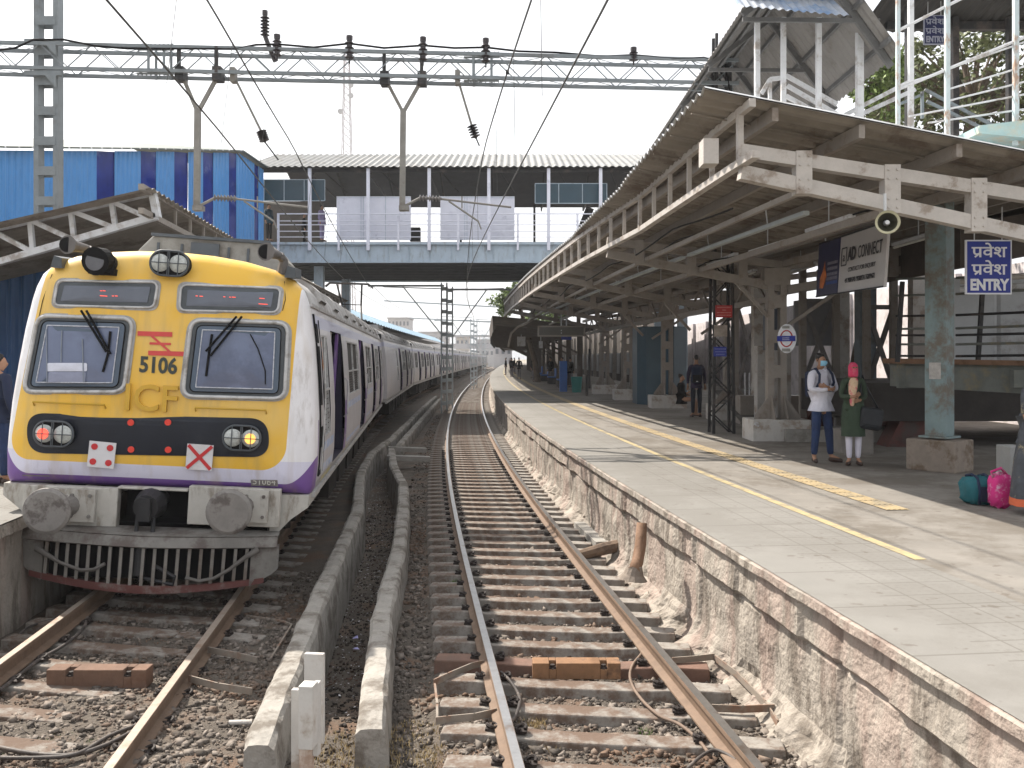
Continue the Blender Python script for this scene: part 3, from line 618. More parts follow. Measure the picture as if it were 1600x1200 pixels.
def coach(label, L, openings, first=False, y_start=0.):
    root = thing('train_coach', label, 'train coach')
    ws = sorted(set([p[1] for p in PROF if p[1] <= 3.27]+[1.24, 2.05, 2.92, 3.02]))
    def pu(v): return hw(v)
    for sd_ in (1,):
        body = MB()
        y0 = .40 if first else 0.
        segs = []; y = y0
        for (a, b_, k) in openings: segs.append((y, a, 'wall')); segs.append((a, b_, k)); y = b_
        segs.append((y, L, 'wall'))
        for (a, b_, k) in segs:
            lo, hi = {'wall': (9, 9), 'door': (1.24, 3.02), 'win': (2.05, 2.92), 'tall': (1.7, 2.92)}[k]
            for i in range(len(ws)-1):
                w0, w1 = ws[i], ws[i+1]
                if k != 'wall' and w0 >= lo-1e-6 and w1 <= hi+1e-6: continue
                body.add([(pu(w0), a, w0), (pu(w0), b_, w0), (pu(w1), b_, w1), (pu(w1), a, w1)], [(0, 1, 2, 3)])
            if k != 'wall':
                dp = .45 if k == 'door' else .03
                jb = MB() if k == 'door' else body
                for (q0, q1) in ((a, a), (b_, b_)):
                    jb.add([(pu(lo), q0, lo), (pu(lo)-dp, q0, lo), (pu(hi)-dp, q0, hi), (pu(hi), q0, hi)], [(0, 1, 2, 3)])
                for ww in (lo, hi): jb.add([(pu(ww), a, ww), (pu(ww)-dp, a, ww), (pu(ww)-dp, b_, ww), (pu(ww), b_, ww)], [(0, 1, 2, 3)])
                if k == 'door': jb.build('door_jamb', shaded_jamb, root, world=False)
        # left wall, ends, floor and roof
        lw = [(-u, v) for u, v in PROF if v <= 3.27]
        body.grid([[(u, yy, v) for yy in (y0, L)] for u, v in lw])
        rf = MB(); top = [(u, v) for u, v in PROF if v >= 3.25]; arc = top+[(-u, v) for u, v in top[::-1][1:]]
        rf.grid([[(u, yy, v) for yy in (y0, L)] for u, v in arc])
        body.f.append(tuple(range(len(body.v), len(body.v)+len(OUT)))); body.v += [(u, L, v) for u, v in OUT]
        if not first: body.f.append(tuple(range(len(body.v), len(body.v)+len(OUT)))); body.v += [(u, 0, v) for u, v in OUT]
        body.add([(1.6, y0, 1.12), (1.6, L, 1.12), (-1.6, L, 1.12), (-1.6, y0, 1.12)], [(0, 1, 2, 3)])
        bo = body.build('body', liv_s, root, world=False)
        ro = rf.build('roof', roof_m, root, world=False, smooth=True)
        # gutter + roof vents
        gt = MB(); gt.beam((1.462, y0, 3.25), (1.462, L, 3.25), .03, .035); gt.beam((-1.462, y0, 3.25), (-1.462, L, 3.25), .03, .035); gt.build('gutter', silver, root, world=False)
        nv = max(3, int(L/2.2))
        for i in range(nv):
            yv = 1.6+i*(L-2.4)/nv
            v = MB(); rows = []
            for k, (dy, sc_) in enumerate(((0, .0), (.02, 1.), (.72, 1.), (.76, .0))):
                rows.append([(u+.055*sc_*(.8), yv+dy, vv+.05*sc_) for u, vv in ((1.40, 3.33), (1.34, 3.45), (1.24, 3.53), (1.1, 3.59), (.95, 3.63))])
            v.grid(rows); v.build('roof_vent', roof_m, root, world=False)
        sill = MB(); sill.beam((1.61, y0, 1.10), (1.61, L, 1.10), .05, .06); sill.build('sill', silver, root, world=False)
        for (a, b_, k) in openings:
            m_ = (a+b_)/2
            if k == 'door':
                d = MB(); d.box((pu(2)-.45, m_, 2.13), (.02, b_-a, 1.8)); d.build('doorway_shade_sheet', inner_m, root, world=False)
                lf = MB(); wdt = (b_-a)*.16; lf.box((pu(2.1)-.16, b_-wdt/2-.02, 2.13), (.03, wdt, 1.78)); lo_ = lf.build('door', purple_door, root, world=False)
                sp_ = MB(); sp_.grid([[(hw(z)+.003, yy, z) for yy in (b_+.02, b_+.36)] for z in (1.25, 1.5, 1.75, 2.0)]); sp_.build('purple_panel', purple_door, root, world=False)
                hd = MB(); hd.tube([(pu(2)+.0, b_-.03, 1.75), (pu(2)+.05, b_-.03, 1.8), (pu(2.2)+.05, b_-.03, 2.3), (pu(2.2), b_-.03, 2.35)], .014, 6); hd.build('handrail', silver, root, world=False)
                po = MB(); po.tube([(pu(2)-.2, m_-.05, 1.24), (pu(2)-.2, m_-.05, 3.02)], .02, 8); po.build('grab_pole', silver, root, world=False)
            else:
                lo, hi = (2.05, 2.92) if k == 'win' else (1.7, 2.92)
                d = MB(); d.add([(pu(lo)-.028, a, lo), (pu(lo)-.028, b_, lo), (pu(hi)-.028, b_, hi), (pu(hi)-.028, a, hi)], [(0, 1, 2, 3)])
                wn = d.build('window', grille_m, root, world=False)
                fr = MB(); mid = (lo+hi)/2-.05
                for zz in (lo, hi, mid): fr.beam((pu(zz)-.012, a, zz), (pu(zz)-.012, b_, zz), .03, .025)
                for yy in (a, b_, m_): fr.beam((pu(lo)-.012, yy, lo), (pu(hi)-.012, yy, hi), .03, .03 if yy != m_ else .015)
                fr.build('frame', silver, wn, world=False)
                if first or y_start:
                    gr = MB()
                    for q in range(1, 9): zz = lo+(mid-lo)*q/9; gr.beam((pu(zz)-.022, a, zz), (pu(zz)-.022, b_, zz), .008, .010)
                    gr.build('grille', mk('dull_grille_bar', (.13, .12, .115), .7, .2, 5, 0), wn, world=False)
        gw = MB(); gw.box((0, L+.2, 2.3), (2.9, .5, 2.3)); gw.build('gangway', black, root, world=False)
        un = MB()
        for yy in np.arange(4.6, L-4.6, 1.9): un.box((1.05, yy+.6, .72), (.75, 1.4, .6)); un.box((-1.05, yy+.6, .72), (.75, 1.4, .6))
        un.beam((1.25, .3, 1.02), (1.25, L-.3, 1.02), .1, .16); un.beam((-1.25, .3, 1.02), (-1.25, L-.3, 1.02), .1, .16)
        un.build('underframe', under_m, root, world=False)
        for yb in (2.3, L-2.3):
            bg_ = MB(); bg_.beam((.95, yb-1.6, .62), (.95, yb+1.6, .62), .12, .22); bg_.beam((-.95, yb-1.6, .62), (-.95, yb+1.6, .62), .12, .22); bg_.box((0, yb, .6), (2., .5, .3))
            for q in (-.25, .25): bg_.tube([(1.08, yb+q, .4), (1.08, yb+q, .9)], .1, 10)
            bo_ = bg_.build('bogie', under_m, root, world=False)
            for wy in (-1.1, 1.1):
                wl = MB()
                for sx in (-.745, .745): wl.tube([(sx-.06, yb+wy, .46), (sx+.06, yb+wy, .46)], .45, 28)
                wl.tube([(-1, yb+wy, .46), (1, yb+wy, .46)], .08, 10); wl.build('wheelset', mk('wheel_steel', (.10, .08, .07), .6, .3, 5, .2, 30, metal=.4), bo_, world=False)
    return root
def place_coach(r, Ya, Yb, cantz=0.):
    a = T(Ya, TC(Ya)); b_ = T(Yb, TC(Yb)); d = b_-a; r.location = a; r.rotation_mode = 'XYZ'
    q = Matrix.Rotation(math.atan2(-d.x, d.y), 3, 'Z') @ Matrix.Rotation(ROLL*(1 if Ya < 20 else .5), 3, 'Y'); r.rotation_euler = q.to_euler(); return r
c1 = coach('front driving coach with yellow cab face, open doors and the pale roof box', 20.1, [(1.15, 1.8, 'tall'), (2.4, 4.1, 'door'), (5.1, 7.6, 'win'), (8.2, 9.6, 'door'), (10.4, 12.5, 'win'), (13.1, 14.3, 'door'), (14.8, 16.7, 'win'), (17.1, 18.2, 'door'), (18.6, 19.7, 'win')], True)
place_coach(c1, YF, 29.8); c1.location.x += XC-c1.location.x
c1.location.y = YF
c2 = coach('second coach with the raised pantograph on its roof', 20.6, [(5.7, 6.5, 'tall'), (7.6, 9.0, 'door'), (10.2, 12.2, 'win'), (12.7, 14.0, 'door'), (14.7, 16.3, 'win'), (16.9, 18.0, 'door'), (18.6, 20.1, 'win')], False, 1.)
place_coach(c2, 30.3, 50.9)
c3 = coach('third coach, the first plain one past the pantograph coach', 20.2, [(1., 2.8, 'win'), (3.6, 4.9, 'door'), (5.8, 7.8, 'win'), (8.4, 9.7, 'door'), (10.5, 12.6, 'win'), (13.2, 14.4, 'door'), (15.2, 16.8, 'win'), (17.3, 18.4, 'door')])
place_coach(c3, 51.3, 71.5)
index_kids()
ORD = ['fourth', 'fifth', 'sixth', 'seventh', 'eighth', 'ninth', 'tenth', 'eleventh', 'twelfth']
Yc = 71.9
for i in range(8):
    c = dup(c3, (0, 0, 0), label='%s coach of the train counted from the yellow cab' % ORD[i]); place_coach(c, Yc, Yc+20.2); Yc += 20.6
for c in [o for o in COL.objects if o.name.startswith('train_coach')]: c['group'] = 'coaches of the standing train'
# --- cab front (children of c1, local coordinates)
cap = MB(); rows = []
RR = [.0001, .3, .5, .65, .76, .84, .89, .925, .95, .968, .98, .99, .996, 1.0]
OUT2 = []
for i in range(len(OUT)):
    a, b_ = OUT[i], OUT[(i+1) % len(OUT)]; nseg = 10 if i == len(OUT)-1 else 2
    for k in range(nseg): OUT2.append((a[0]+(b_[0]-a[0])*k/nseg, a[1]+(b_[1]-a[1])*k/nseg))
for r_ in RR: rows.append([(CC[0]+(u-CC[0])*r_, cap_y(r_), CC[1]+(v-CC[1])*r_) for u, v in OUT2])
cap.grid(rows, closed=True); cap.build('cab_front', liv_f, c1, smooth=True, world=False)
def onface(pts, lift): return [Vector((u, fy(u, v)-lift, v)) for u, v in pts]
def panel(name, px, r, lift, mat, parent, n_=6, thick=.012, label=None):
    """rounded quad through four photo corners TL,TR,BR,BL laid on the cab face"""
    q = [Vector((*LW(*p), 0)) for p in px]; out = []
    for i in range(4):
        p = q[i]; a = (q[i-1]-p); b_ = (q[(i+1) % 4]-p); ra = p+a.normalized()*r; rb = p+b_.normalized()*r
        for k in range(n_+1):
            t = k/n_; out.append(((1-t)**2*ra+2*t*(1-t)*p+t*t*rb)[:2])
    cu, cv = sum(p[0] for p in out)/len(out), sum(p[1] for p in out)/len(out)
    mb = MB(); rr_ = []
    for s_, l_ in ((1., lift-thick), (1., lift), (.75, lift), (.5, lift), (.25, lift), (.001, lift)): rr_.append(onface([(cu+(u-cu)*s_, cv+(v-cv)*s_) for u, v in out], l_))
    mb.grid(rr_, closed=True); return mb.build(name, mat, parent, world=False), out
def ringtube(name, out, rad, lift, mat, parent):
    mb = MB(); p = onface(out, lift); p.append(p[0]); p.append(p[1]); mb.tube(p, rad, 6, caps=False); return mb.build(name, mat, parent, world=False, smooth=True)
halo = mk('dirty_window_surround', (.40, .40, .41), .6, .2, 6, .1, 30, dirt=(.28, .25, .20), damt=.5, dscale=5)
for wi, (px, lab) in enumerate(((((64, 493), (211, 497), (197, 613), (42, 612)), 'left'), (((297, 499), (446, 503), (441, 625), (283, 620)), 'right'))):
    cxp = sum(p[0] for p in px)/4; cyp = sum(p[1] for p in px)/4
    ex = lambda s: [(cxp+(x-cxp)*s, cyp+(y-cyp)*s) for x, y in px]
    ho, _ = panel('window_surround', ex(1.065), .16, .014, halo, c1)
    fr, out = panel('windscreen', ex(.985), .12, .022, rubber, c1)
    ringtube('frame', out, .023, .024, silver, fr)
    gl, out2 = panel('glass', ex(.86), .07, .030, glass_f, fr)
    ringtube('seal', out2, .006, .032, black, fr)
    panel('inner_pane', ex(.73), .015, .033, mk('lavender_glass', (.135, .165, .26), .1, .18, 1.6, 0, dirt=(.09, .11, .18), damt=.5, dscale=1.1, coat=.4), fr)
    ix = ex(.74); qq = [LW(*p) for p in ix]; ln = MB()
    for i in range(4): a = qq[i]; b_ = qq[(i+1) % 4]; ln.tube(onface([a, ((a[0]+b_[0])/2, (a[1]+b_[1])/2), b_], .037), .006, 5)
    ln.build('inner_edge', mk('pale_edge', (.5, .52, .58), .4, .4, 30, 0), fr, world=False)
# seat back and pale items behind left glass
def quadpart(name, pxs, lift, mat, parent=c1, rad=.02): return panel(name, pxs, rad, lift, mat, parent, thick=.003)[0]
quadpart('driver_desk', ((82, 567), (142, 567), (142, 580), (81, 580)), .039, mk('pale_desk', (.62, .64, .74), .5, .2, 5, 0))
quadpart('desk_base', ((84, 581), (140, 581), (139, 597), (83, 597)), .0385, mk('dim_desk', (.26, .28, .38), .5, .2, 5, 0))
ln = MB(); 
for p in (((80, 515), (82, 597)), ((104, 517), (103, 566)), ((135, 530), (137, 597))): ln.tube(onface([LW(*p[0]), LW(*p[1])], .040), .007, 5)
ln.build('cab_pole', mk('dim_pole', (.22, .25, .31), .4, .2, 5, 0), c1, world=False)
dm, out = None, None
for px, txt in ((((95, 439), (246, 441), (241, 481), (89, 478)), 0), (((281, 444), (433, 448), (429, 487), (279, 485)), 1)):
    cxp = sum(p[0] for p in px)/4; cyp = sum(p[1] for p in px)/4
    ex = lambda s, t: [(cxp+(x-cxp)*s, cyp+(y-cyp)*t) for x, y in px]
    panel('window_surround', ex(1.07, 1.22), .09, .008, halo, c1)
    dm, out = panel('destination_display', ex(1, 1), .07, .014, rubber, c1); ringtube('frame', out, .015, .016, silver, dm)
    panel('screen', ex(.86, .62), .01, .022, mk('display_grey', (.13, .145, .18), .15, .15, 2, 0), dm)
    rr = random.Random(txt)
    for q in (((160, 455, 3), (164, 455, 4), (160, 463, 11), (178, 463, 3), (182.5, 463, 4)) if not txt else ((304, 462, 3), (310, 462.5, 5), (346, 463, 3), (355, 463.5, 2.5), (359, 463.5, 6), (401, 465, 8), (400, 474, 14))):
        u, v = LW(q[0]+q[2]/2, q[1]); led = MB(); led.box((u, fy(u, v)-.027, v), (q[2]/SC, .004, .008)); led.build('led_text', emit('red_led', (1, .12, .08), .45), dm, world=False)
# black lamp band
navy_band = mk('black_band_paint', (.010, .013, .022), .4, .3, 3, .05, 15, dirt=(.025, .027, .035), damt=.35, coat=0)
band, out = panel('lamp_band', ((48, 644), (414, 655), (417, 717), (50, 706)), .2, .010, navy_band, c1, n_=10)
reddot = mk('red_reflector', (.70, .06, .04), .3, .1, 5, 0)
for p in ((206, 660), (262, 660), (206, 702), (262, 703)):
    u, v = LW(*p); d = MB(); d.disc((u, fy(u, v)-.016, v), (0, 1, 0), .034, .012, 20); d.build('reflector', reddot, c1, world=False)
lens_w = mk('clear_lens', (.45, .47, .45), .1, .3, 40, .3, 120, coat=.6)
def lamp_pod(px, py, w_, h_, colours, name, lift=.02, dep=.08):
    u, v = LW(px, py); y_ = fy(u, v)-lift
    pod = MB(); o_ = rrect(w_, h_, h_/2*.96, 8); pod.prism([(u+a, y_, v+b_) for a, b_ in o_], (0, -dep, 0)); pr = pod.build(name, black, c1, world=False, bevel=.01)
    rim = MB(); p = [Vector((u+a*.98, y_-dep-.003, v+b_*.98)) for a, b_ in o_]; rim.tube(p+[p[0], p[1]], .013, 6, caps=False); rim.build('rim', rubber, pr, world=False, smooth=True)
    for sx, m_ in zip((-1, 1), colours):
        l_ = MB(); cxx = u+sx*w_*.235; rows = []
        for rr_, dy in ((.98, 0), (.8, -.018), (.5, -.03), (.2, -.035), (.01, -.036)): rows.append([(cxx+math.cos(a)*h_*.36*rr_, y_-dep-.004+dy, v+math.sin(a)*h_*.36*rr_) for a in np.linspace(0, 2*math.pi, 24, endpoint=False)])
        l_.grid(rows, closed=True); lo_ = l_.build('lens', m_ if m_ is lens_w else lens_w, pr, world=False, smooth=True)
        if m_ is not lens_w: l_ = MB(); l_.disc((cxx, y_-dep-.042, v), (0, 1, 0), h_*.21, .006, 20); l_.build('glow', m_, lo_, world=False)
    gu = MB()
    for dx in (-.25, .25, -.02, .02): gu.tube([(u+dx*w_, y_-dep-.045, v-h_*.47), (u+dx*w_, y_-dep-.045, v+h_*.47)], .006, 5)
    gu.tube([(u-w_*.48, y_-dep-.045, v), (u+w_*.48, y_-dep-.045, v)], .005, 5)
    gu.build('guard', rubber, pr, world=False)
    return pr
lamp_pod(94, 676, .40, .27, (emit('red_tail_lamp', (1, .10, .06), .75), lens_w), 'tail_lamp', lift=-.01)
lamp_pod(376, 685, .40, .27, (lens_w, emit('amber_lamp', (1, .45, .10), .75)), 'tail_lamp', lift=-.01)
lamp_pod(266, 412, .40, .27, (lens_w, lens_w), 'headlamp', lift=.0, dep=.14)
# headlamp at the left: hooded black horn lamp
u, v = LW(165, 412); y_ = fy(u, v)
hb = MB(); hb.box((u, y_-.07, v-.09), (.26, .16, .07)); hb.tube([(u, y_+.06, v), (u, y_-.12, v)], .12, 18, rad=[.11, .135]); hb.tube([(u, y_-.1, v+.03), (u-.03, y_-.26, v+.0)], .13, 18, rad=[.13, .15]); hb.build('hooded_lamp', black, c1, world=False)
hl = MB(); hl.disc((u-.03, y_-.262, v), (.15, 1, 0), .10, .01, 20); hl.build('lamp_glass', mk('smoky_glass', (.10, .10, .11), .2, .2, 5, 0), c1, world=False)
# roof horns
for (px, py) in ((118, 385), (417, 392)):
    u, v = LW(px, py); hx = MB(); hx.tube([(u+.06, .25, v), (u, .05, v), (u-.03, -.05, v)], .05, 16, rad=[.045, .06, .10]); hx.tube([(u+.10, .32, v-.2), (u+.11, .3, v-.05), (u+.07, .25, v)], .055, 10, rad=[.07, .05, .05]); hx.build('horn', mk('grey_horn', (.13, .12, .115), .6, .2, 5, .2, 30), c1, world=False)
    hx = MB(); hx.disc((u-.031, -.052, v), (0, 1, 0), .08, .004, 16); hx.build('horn_mouth', black, c1, world=False)
# end brackets on the roof corners
for (px, py, sx) in ((92, 412, -1), (448, 424, 1)):
    u, v = LW(px, py); bx = MB(); bx.prism([(u-.06, .05, v-.05), (u+.06, .05, v-.05), (u+.05, .05, v+.06), (u-.03, .05, v+.08)], (0, .5, .03)); bx.build('roof_bracket', rubber, c1, world=False)
# handrails
for a, b_ in (((60, 627), (168, 632)), ((304, 637), (412, 642))):
    (u0, v0), (u1, v1) = LW(*a), LW(*b_); hr = MB(); pts = [(u0, fy(u0, v0-.05), v0-.04), (u0, fy(u0, v0)-.04, v0), ((u0+u1)/2, fy(0, v0)-.05, (v0+v1)/2), (u1, fy(u1, v1)-.04, v1), (u1, fy(u1, v1), v1-.04)]
    hr.tube(pts, .009, 6); hr.build('handrail', mk('yellow_rail', (.50, .30, .03), .5, .1, 5, 0), c1, world=False)
# wipers
def wiper(pts_arm, blade):
    wpm = MB()
    for pr in pts_arm: wpm.tube(onface([LW(*p) for p in pr], .065), .013, 6)
    wpm.tube(onface([LW(*p) for p in blade], .050), .013, 6); wpm.build('wiper', black, c1, world=False)
wiper((((134, 486), (172, 550)), ((142, 486), (178, 553))), ((177, 518), (174, 552), (166, 581)))
wiper((((368, 494), (321, 549)), ((376, 494), (328, 556))), ((330, 522), (325, 555), (321, 588)))
wc = MB(); wc.tube(onface([LW(388, 522), LW(400, 545), LW(411, 580), LW(411, 601)], .04), .007, 6); wc.build('wiper_hose', black, c1, world=False)
# logo, number, embossed letters
redp = mk('red_logo_paint', (.62, .075, .07), .5, .1, 5, 0)
lg = MB()
def bar(x0, y0, x1, y1, h_):
    (u0, v0), (u1, v1) = LW(x0, y0), LW(x1, y1); lg.beam((u0, fy(u0, v0)-.006, v0), (u1, fy(u1, v1)-.006, v1), h_, .008, up=(0, 1, 0))
bar(216, 521, 268, 522.5, .05); bar(234, 536.5, 266, 537.5, .025); bar(232, 551.5, 286, 553, .05); bar(236, 524, 266, 551, .022); lg.build('logo', redp, c1, world=False)
c1m = c1.matrix_basis
MW[c1.name] = Matrix()
u, v = LW(247, 572); text('5106', .235, mk('dark_number_paint', (.05, .06, .055), .6, .2, 5, 0), c1, (u, fy(u, v)-.006, v), (1, 0, -.0), (0, 0, 1), .003, bold=.007, sx=.84)
u, v = LW(236, 624); text('ICF', .40, mk('yellow_emboss', (.60, .36, .045), .45, .1, 5, 0), c1, (u, fy(u, v)-.012, v), (1, 0, 0), (0, 0, 1), .022, bold=.004, sx=1.0)
for (xa, ya, xb, yb) in ((38, 741, 79, 752), (386, 753, 428, 764)):
    q = [LW(xa, ya), LW(xb, ya+(1.5 if xa < 100 else 1)), LW(xb, yb+1), LW(xa, yb)]; m = MB(); m.grid([onface([q[0], q[1]], .004), onface([q[3], q[2]], .004)]); m.build('grey_paint_patch', mk('grey_patch_paint', (.22, .20, .20), .6, .2, 12, 0), c1, world=False)
u, v = LW(407, 757); text('51064', .10, mk('grey_stencil', (.42, .41, .36), .6, .2, 5, 0), c1, (u, fy(u, v)-.008, v), (1, 0, 0), (0, 0, 1), .002)
# signal boards hung on the front
wb_m = mk('white_enamel', (.62, .61, .63), .4, .06, 5, 0, dirt=(.5, .45, .42), damt=.3); rd_m = mk('red_enamel', (.50, .03, .035), .4, .1, 5, 0)
def lboard(cxp, cyp, s, rot):
    u, v = LW(cxp, cyp); r_ = MB(); h_ = s/2
    c_, s_ = math.cos(rot), math.sin(rot); f_ = lambda a, b_: (u+a*c_-b_*s_, v+a*s_+b_*c_)
    y_ = fy(u, v)-.035
    r_.prism([(*(q := f_(a*h_, b_*h_))[:1], y_, q[1]) for a, b_ in ((-1, -1), (1, -1), (1, 1), (-1, 1))], (0, .008, 0)); bo = r_.build('tail_board', wb_m, c1, world=False)
    return bo, f_, y_, h_
bo, f_, y_, h_ = lboard(162.5, 709.5, .275, -.05)
for sx in (-.58, .58):
    for sz in (-.58, .58): d = MB(); q = f_(sx*h_, sz*h_); d.disc((q[0], y_-.003, q[1]), (0, 1, 0), .034, .005, 18); d.build('red_dot', rd_m, bo, world=False)
bo, f_, y_, h_ = lboard(310, 715, .275, -.02)
cr = MB()
for s_ in (-1, 1):
    a, b_ = f_(-.9*h_, -.9*h_*s_), f_(.9*h_, .9*h_*s_); cr.beam((a[0], y_-.004-.001*s_, a[1]), (b_[0], y_-.004-.001*s_, b_[1]), .036, .005, up=(0, 1, 0))
cr.build('red_cross', rd_m, bo, world=False)
# buffer beam
beamw = mk('grimy_white_beam', (.46, .44, .40), .7, .12, 4, .2, 20, dirt=(.20, .165, .13), damt=.46, dscale=1.6, streak=3)
bb = MB()
def bbx(x0, x1, y0, y1, dy0, dy1, mb):
    (u0, v0), (u1, v1) = LW(x0, (y0+y1)/2), LW(x1, (y0+y1)/2); h_ = (y1-y0)/SC; vm = (v0+v1)/2; mb.box(((u0+u1)/2, (dy0+dy1)/2, vm), (abs(u1-u0), dy1-dy0, h_))
bbx(45, 186, 758, 818, -.02, .1, bb); bbx(292, 433, 764, 824, -.02, .1, bb); bbx(186, 292, 762, 766, -.02, .1, bb)
bb.build('buffer_beam', beamw, c1, world=False, bevel=.01)
sk = MB(); sk.prism([(1.60, .0+.12, 1.13), (1.60, .12, 1.0), (1.42, .12, .86), (1.3, .12, .72), (1.2, .12, .72), (1.2, .12, 1.13)], (0, 1.2, 0)); sk.build('corner_skirt', beamw, c1, world=False); sk = MB(); sk.prism([(-1.60, .12, 1.13), (-1.60, .12, 1.0), (-1.42, .12, .86), (-1.3, .12, .72), (-1.2, .12, .72), (-1.2, .12, 1.13)], (0, 1.2, 0)); sk.build('corner_skirt', beamw, c1, world=False)
bk = MB(); u0, v0 = LW(238, 790); bk.box((u0, .5, v0), (.8, .1, .5)); bk.box((u0, .3, v0-.21), (.78, .4, .02)); bk.build('coupler_recess', black, c1, world=False)
cp = MB(); u0, v0 = LW(236, 788)
cp.tube([(u0, .5, v0), (u0, -.08, v0)], .08, 14); cp.tube([(u0, -.0, v0+.01), (u0, -.2, v0)], .15, 16, rad=[.17, .13]); cp.box((u0, -.2, v0-.02), (.12, .12, .24)); cp.tube([(u0-.1, -.1, v0-.1), (u0-.09, -.2, v0-.45), (u0+.0, -.22, v0-.75)], .022, 8); cp.tube([(u0+.06, -.1, v0-.1), (u0+.09, -.2, v0-.4)], .022, 8)
cp.tube([(u0-.02, -.22, v0-.4), (u0-.02, -.25, v0-.7)], .06, 10); cp.tube([(u0, -.25, v0-.72), (u0+.35, -.28, v0-.78), (u0+.36, -.28, v0-.7), (u0+.15, -.25, v0-.6)], .022, 8)
cp.build('coupler', mk('oily_black_iron', (.022, .022, .024), .45, .3, 8, .3, 30), c1, world=False, smooth=False)
bufm = mk('greasy_buffer_steel', (.23, .215, .20), .55, .2, 5, .2, 20, metal=.2, dirt=(.07, .055, .05), damt=.42, dscale=5)
for (px, py) in ((72, 794), (346, 801)):
    u, v = LW(px, py); b1 = MB(); ybf = -.46; u -= (px-800)/F*.46; v -= (HZ-py)/F*.46
    b1.tube([(u, ybf-.035, v), (u, ybf-.02, v), (u, ybf+.01, v)], .23, 36, rad=[.20, .235, .235]); bf = b1.build('buffer', bufm, c1, world=False, bevel=.006)
    b1 = MB(); b1.tube([(u, ybf+.01, v), (u+.03, ybf+.2, v), (u+.08, .0, v)], .09, 16, rad=[.08, .085, .13]); b1.build('plunger', bufm, bf, world=False)
    b1 = MB(); b1.box((u+.12, -.06, v), (.42, .06, .34)); b1.prism([(u+.05, -.03, v-.13), (u+.05, -.35, v-.05), (u+.05, -.35, v+.05), (u+.05, -.03, v+.13)], (.03, 0, 0)); b1.build('mounting_plate', beamw, bf, world=False)
    for a in (-.11, .11):
        for cc in (.10, .28): b1 = MB(); b1.tube([(u+cc, -.11, v+a), (u+cc, -.08, v+a)], .02, 6); b1.build('bolt', bufm, bf, world=False)
# cattle guard, slightly bulging
cg = mk('grimy_grey_guard', (.19, .18, .165), .7, .2, 5, .2, 20, dirt=(.10, .08, .07), damt=.55, dscale=3)
def cgy(u): return -.30+.24*(abs(u)/1.3)**1.5
topb = MB(); us = frange(-1.32, 1.32, 17)
topb.grid([[(u, cgy(u)+dy, z_) for dy, z_ in ((.0, .70), (-.02, .70), (-.06, .60), (-.03, .585), (.02, .60))] for u in us], closed=True)
topb.grid([[(u, .05, .74), (u, cgy(u)-.02, .71), (u, cgy(u), .69), (u, .05, .71)] for u in us], closed=True)
topb.build('guard_shelf', cg, c1, world=False)
for s_ in (-1, 1):
    e = MB(); uu = [s_*1.34, s_*1.06]; e.prism([(uu[0], cgy(1.3)-.01, .62), (uu[1], cgy(1.06)-.02, .60), (uu[1], cgy(1.06)-.02, .17), (s_*1.28, cgy(1.3)-.01, .30), (uu[0], cgy(1.3)-.01, .36)], (0, .03, 0)); e.build('guard_end_plate', cg, c1, world=False)
for i in range(19):
    u = -1.02+i*2.04/18; bz = .185-.0*abs(u)+.05*(abs(u)/1.1)**2; e = MB(); e.beam((u, cgy(u)-.01, .60), (u-.01, cgy(u)+.0, bz), .032, .014, up=(0, 1, 0)); e.build('guard_bar', mk('pale_guard_bar', (.22, .205, .185), .6, .2, 6, .1, 30, dirt=(.14, .11, .09), damt=.5), c1, world=False)
e = MB(); e.grid([[(u, cgy(u)+.02, .11+.09*(abs(u)/1.15)**2), (u, cgy(u)-.02, .11+.09*(abs(u)/1.15)**2), (u, cgy(u)-.02, .19+.07*(abs(u)/1.15)**2), (u, cgy(u)+.02, .19+.07*(abs(u)/1.15)**2)] for u in frange(-1.2, 1.2, 15)], closed=True)
e.build('guard_foot', mk('maroon_guard', (.12, .045, .04), .7, .2, 5, .2, 20, dirt=(.2, .17, .15), damt=.4, dscale=4), c1, world=False)
e = MB(); e.box((0, .3, .42), (2.3, .05, .6)); e.build('guard_shade_sheet', black, c1, world=False)  # black sheet stands for the dark space behind the guard bars
for pts in (((75, 848), (92, 857), (112, 868), (145, 879), (165, 878), (182, 869)), ((404, 857), (385, 868), (362, 885), (340, 897), (318, 900), (299, 893))):
    h_ = MB(); pp = []
    for p in pts: u, v = LW(*p); pp.append((u, cgy(u)-.06, v))
    h_.tube(pp, .022, 8, rad=[.034, .026]+[.019]*(len(pp)-2)); h_.build('brake_hose', mk('grey_hose', (.12, .11, .10), .7, .2, 6, .1, 30), c1, world=False, smooth=True)
# roof equipment box
e = MB(); e.tube(onface([LW(255, 300+.0), LW(253, 452)], .004) if 0 else onface([LW(437, 436), LW(440, 466), LW(436, 484)], .006), .004, 4); e.build('panel_seam', black, c1, world=False); e = MB(); e.tube(onface([LW(82, 428), LW(70, 470), LW(60, 520)], .006), .004, 4); e.build('panel_seam', black, c1, world=False)
rb = MB(); rb.prism([(-1.0, 2.2, 3.6), (-1.02, 2.2, 3.9), (-.82, 2.2, 4.13), (.66, 2.2, 4.13), (.82, 2.2, 3.95), (.84, 2.2, 3.6)], (0, 1.5, 0)); rbo = rb.build('roof_equipment_box', mk('grey_green_box', (.27, .26, .235), .7, .15, 4, .2, 20, dirt=(.16, .14, .12), damt=.5), c1, world=False, bevel=.03)
rb = MB(); rb.box((-.15, 2.17, 3.88), (.36, .04, .36)); rb.tube([(-.15, 2.2, 3.86), (-.15, 2.13, 3.86)], .06, 10)
for a in (-.75, -.45, .15, .4): rb.box((a, 2.19, 3.88), (.03, .03, .3))
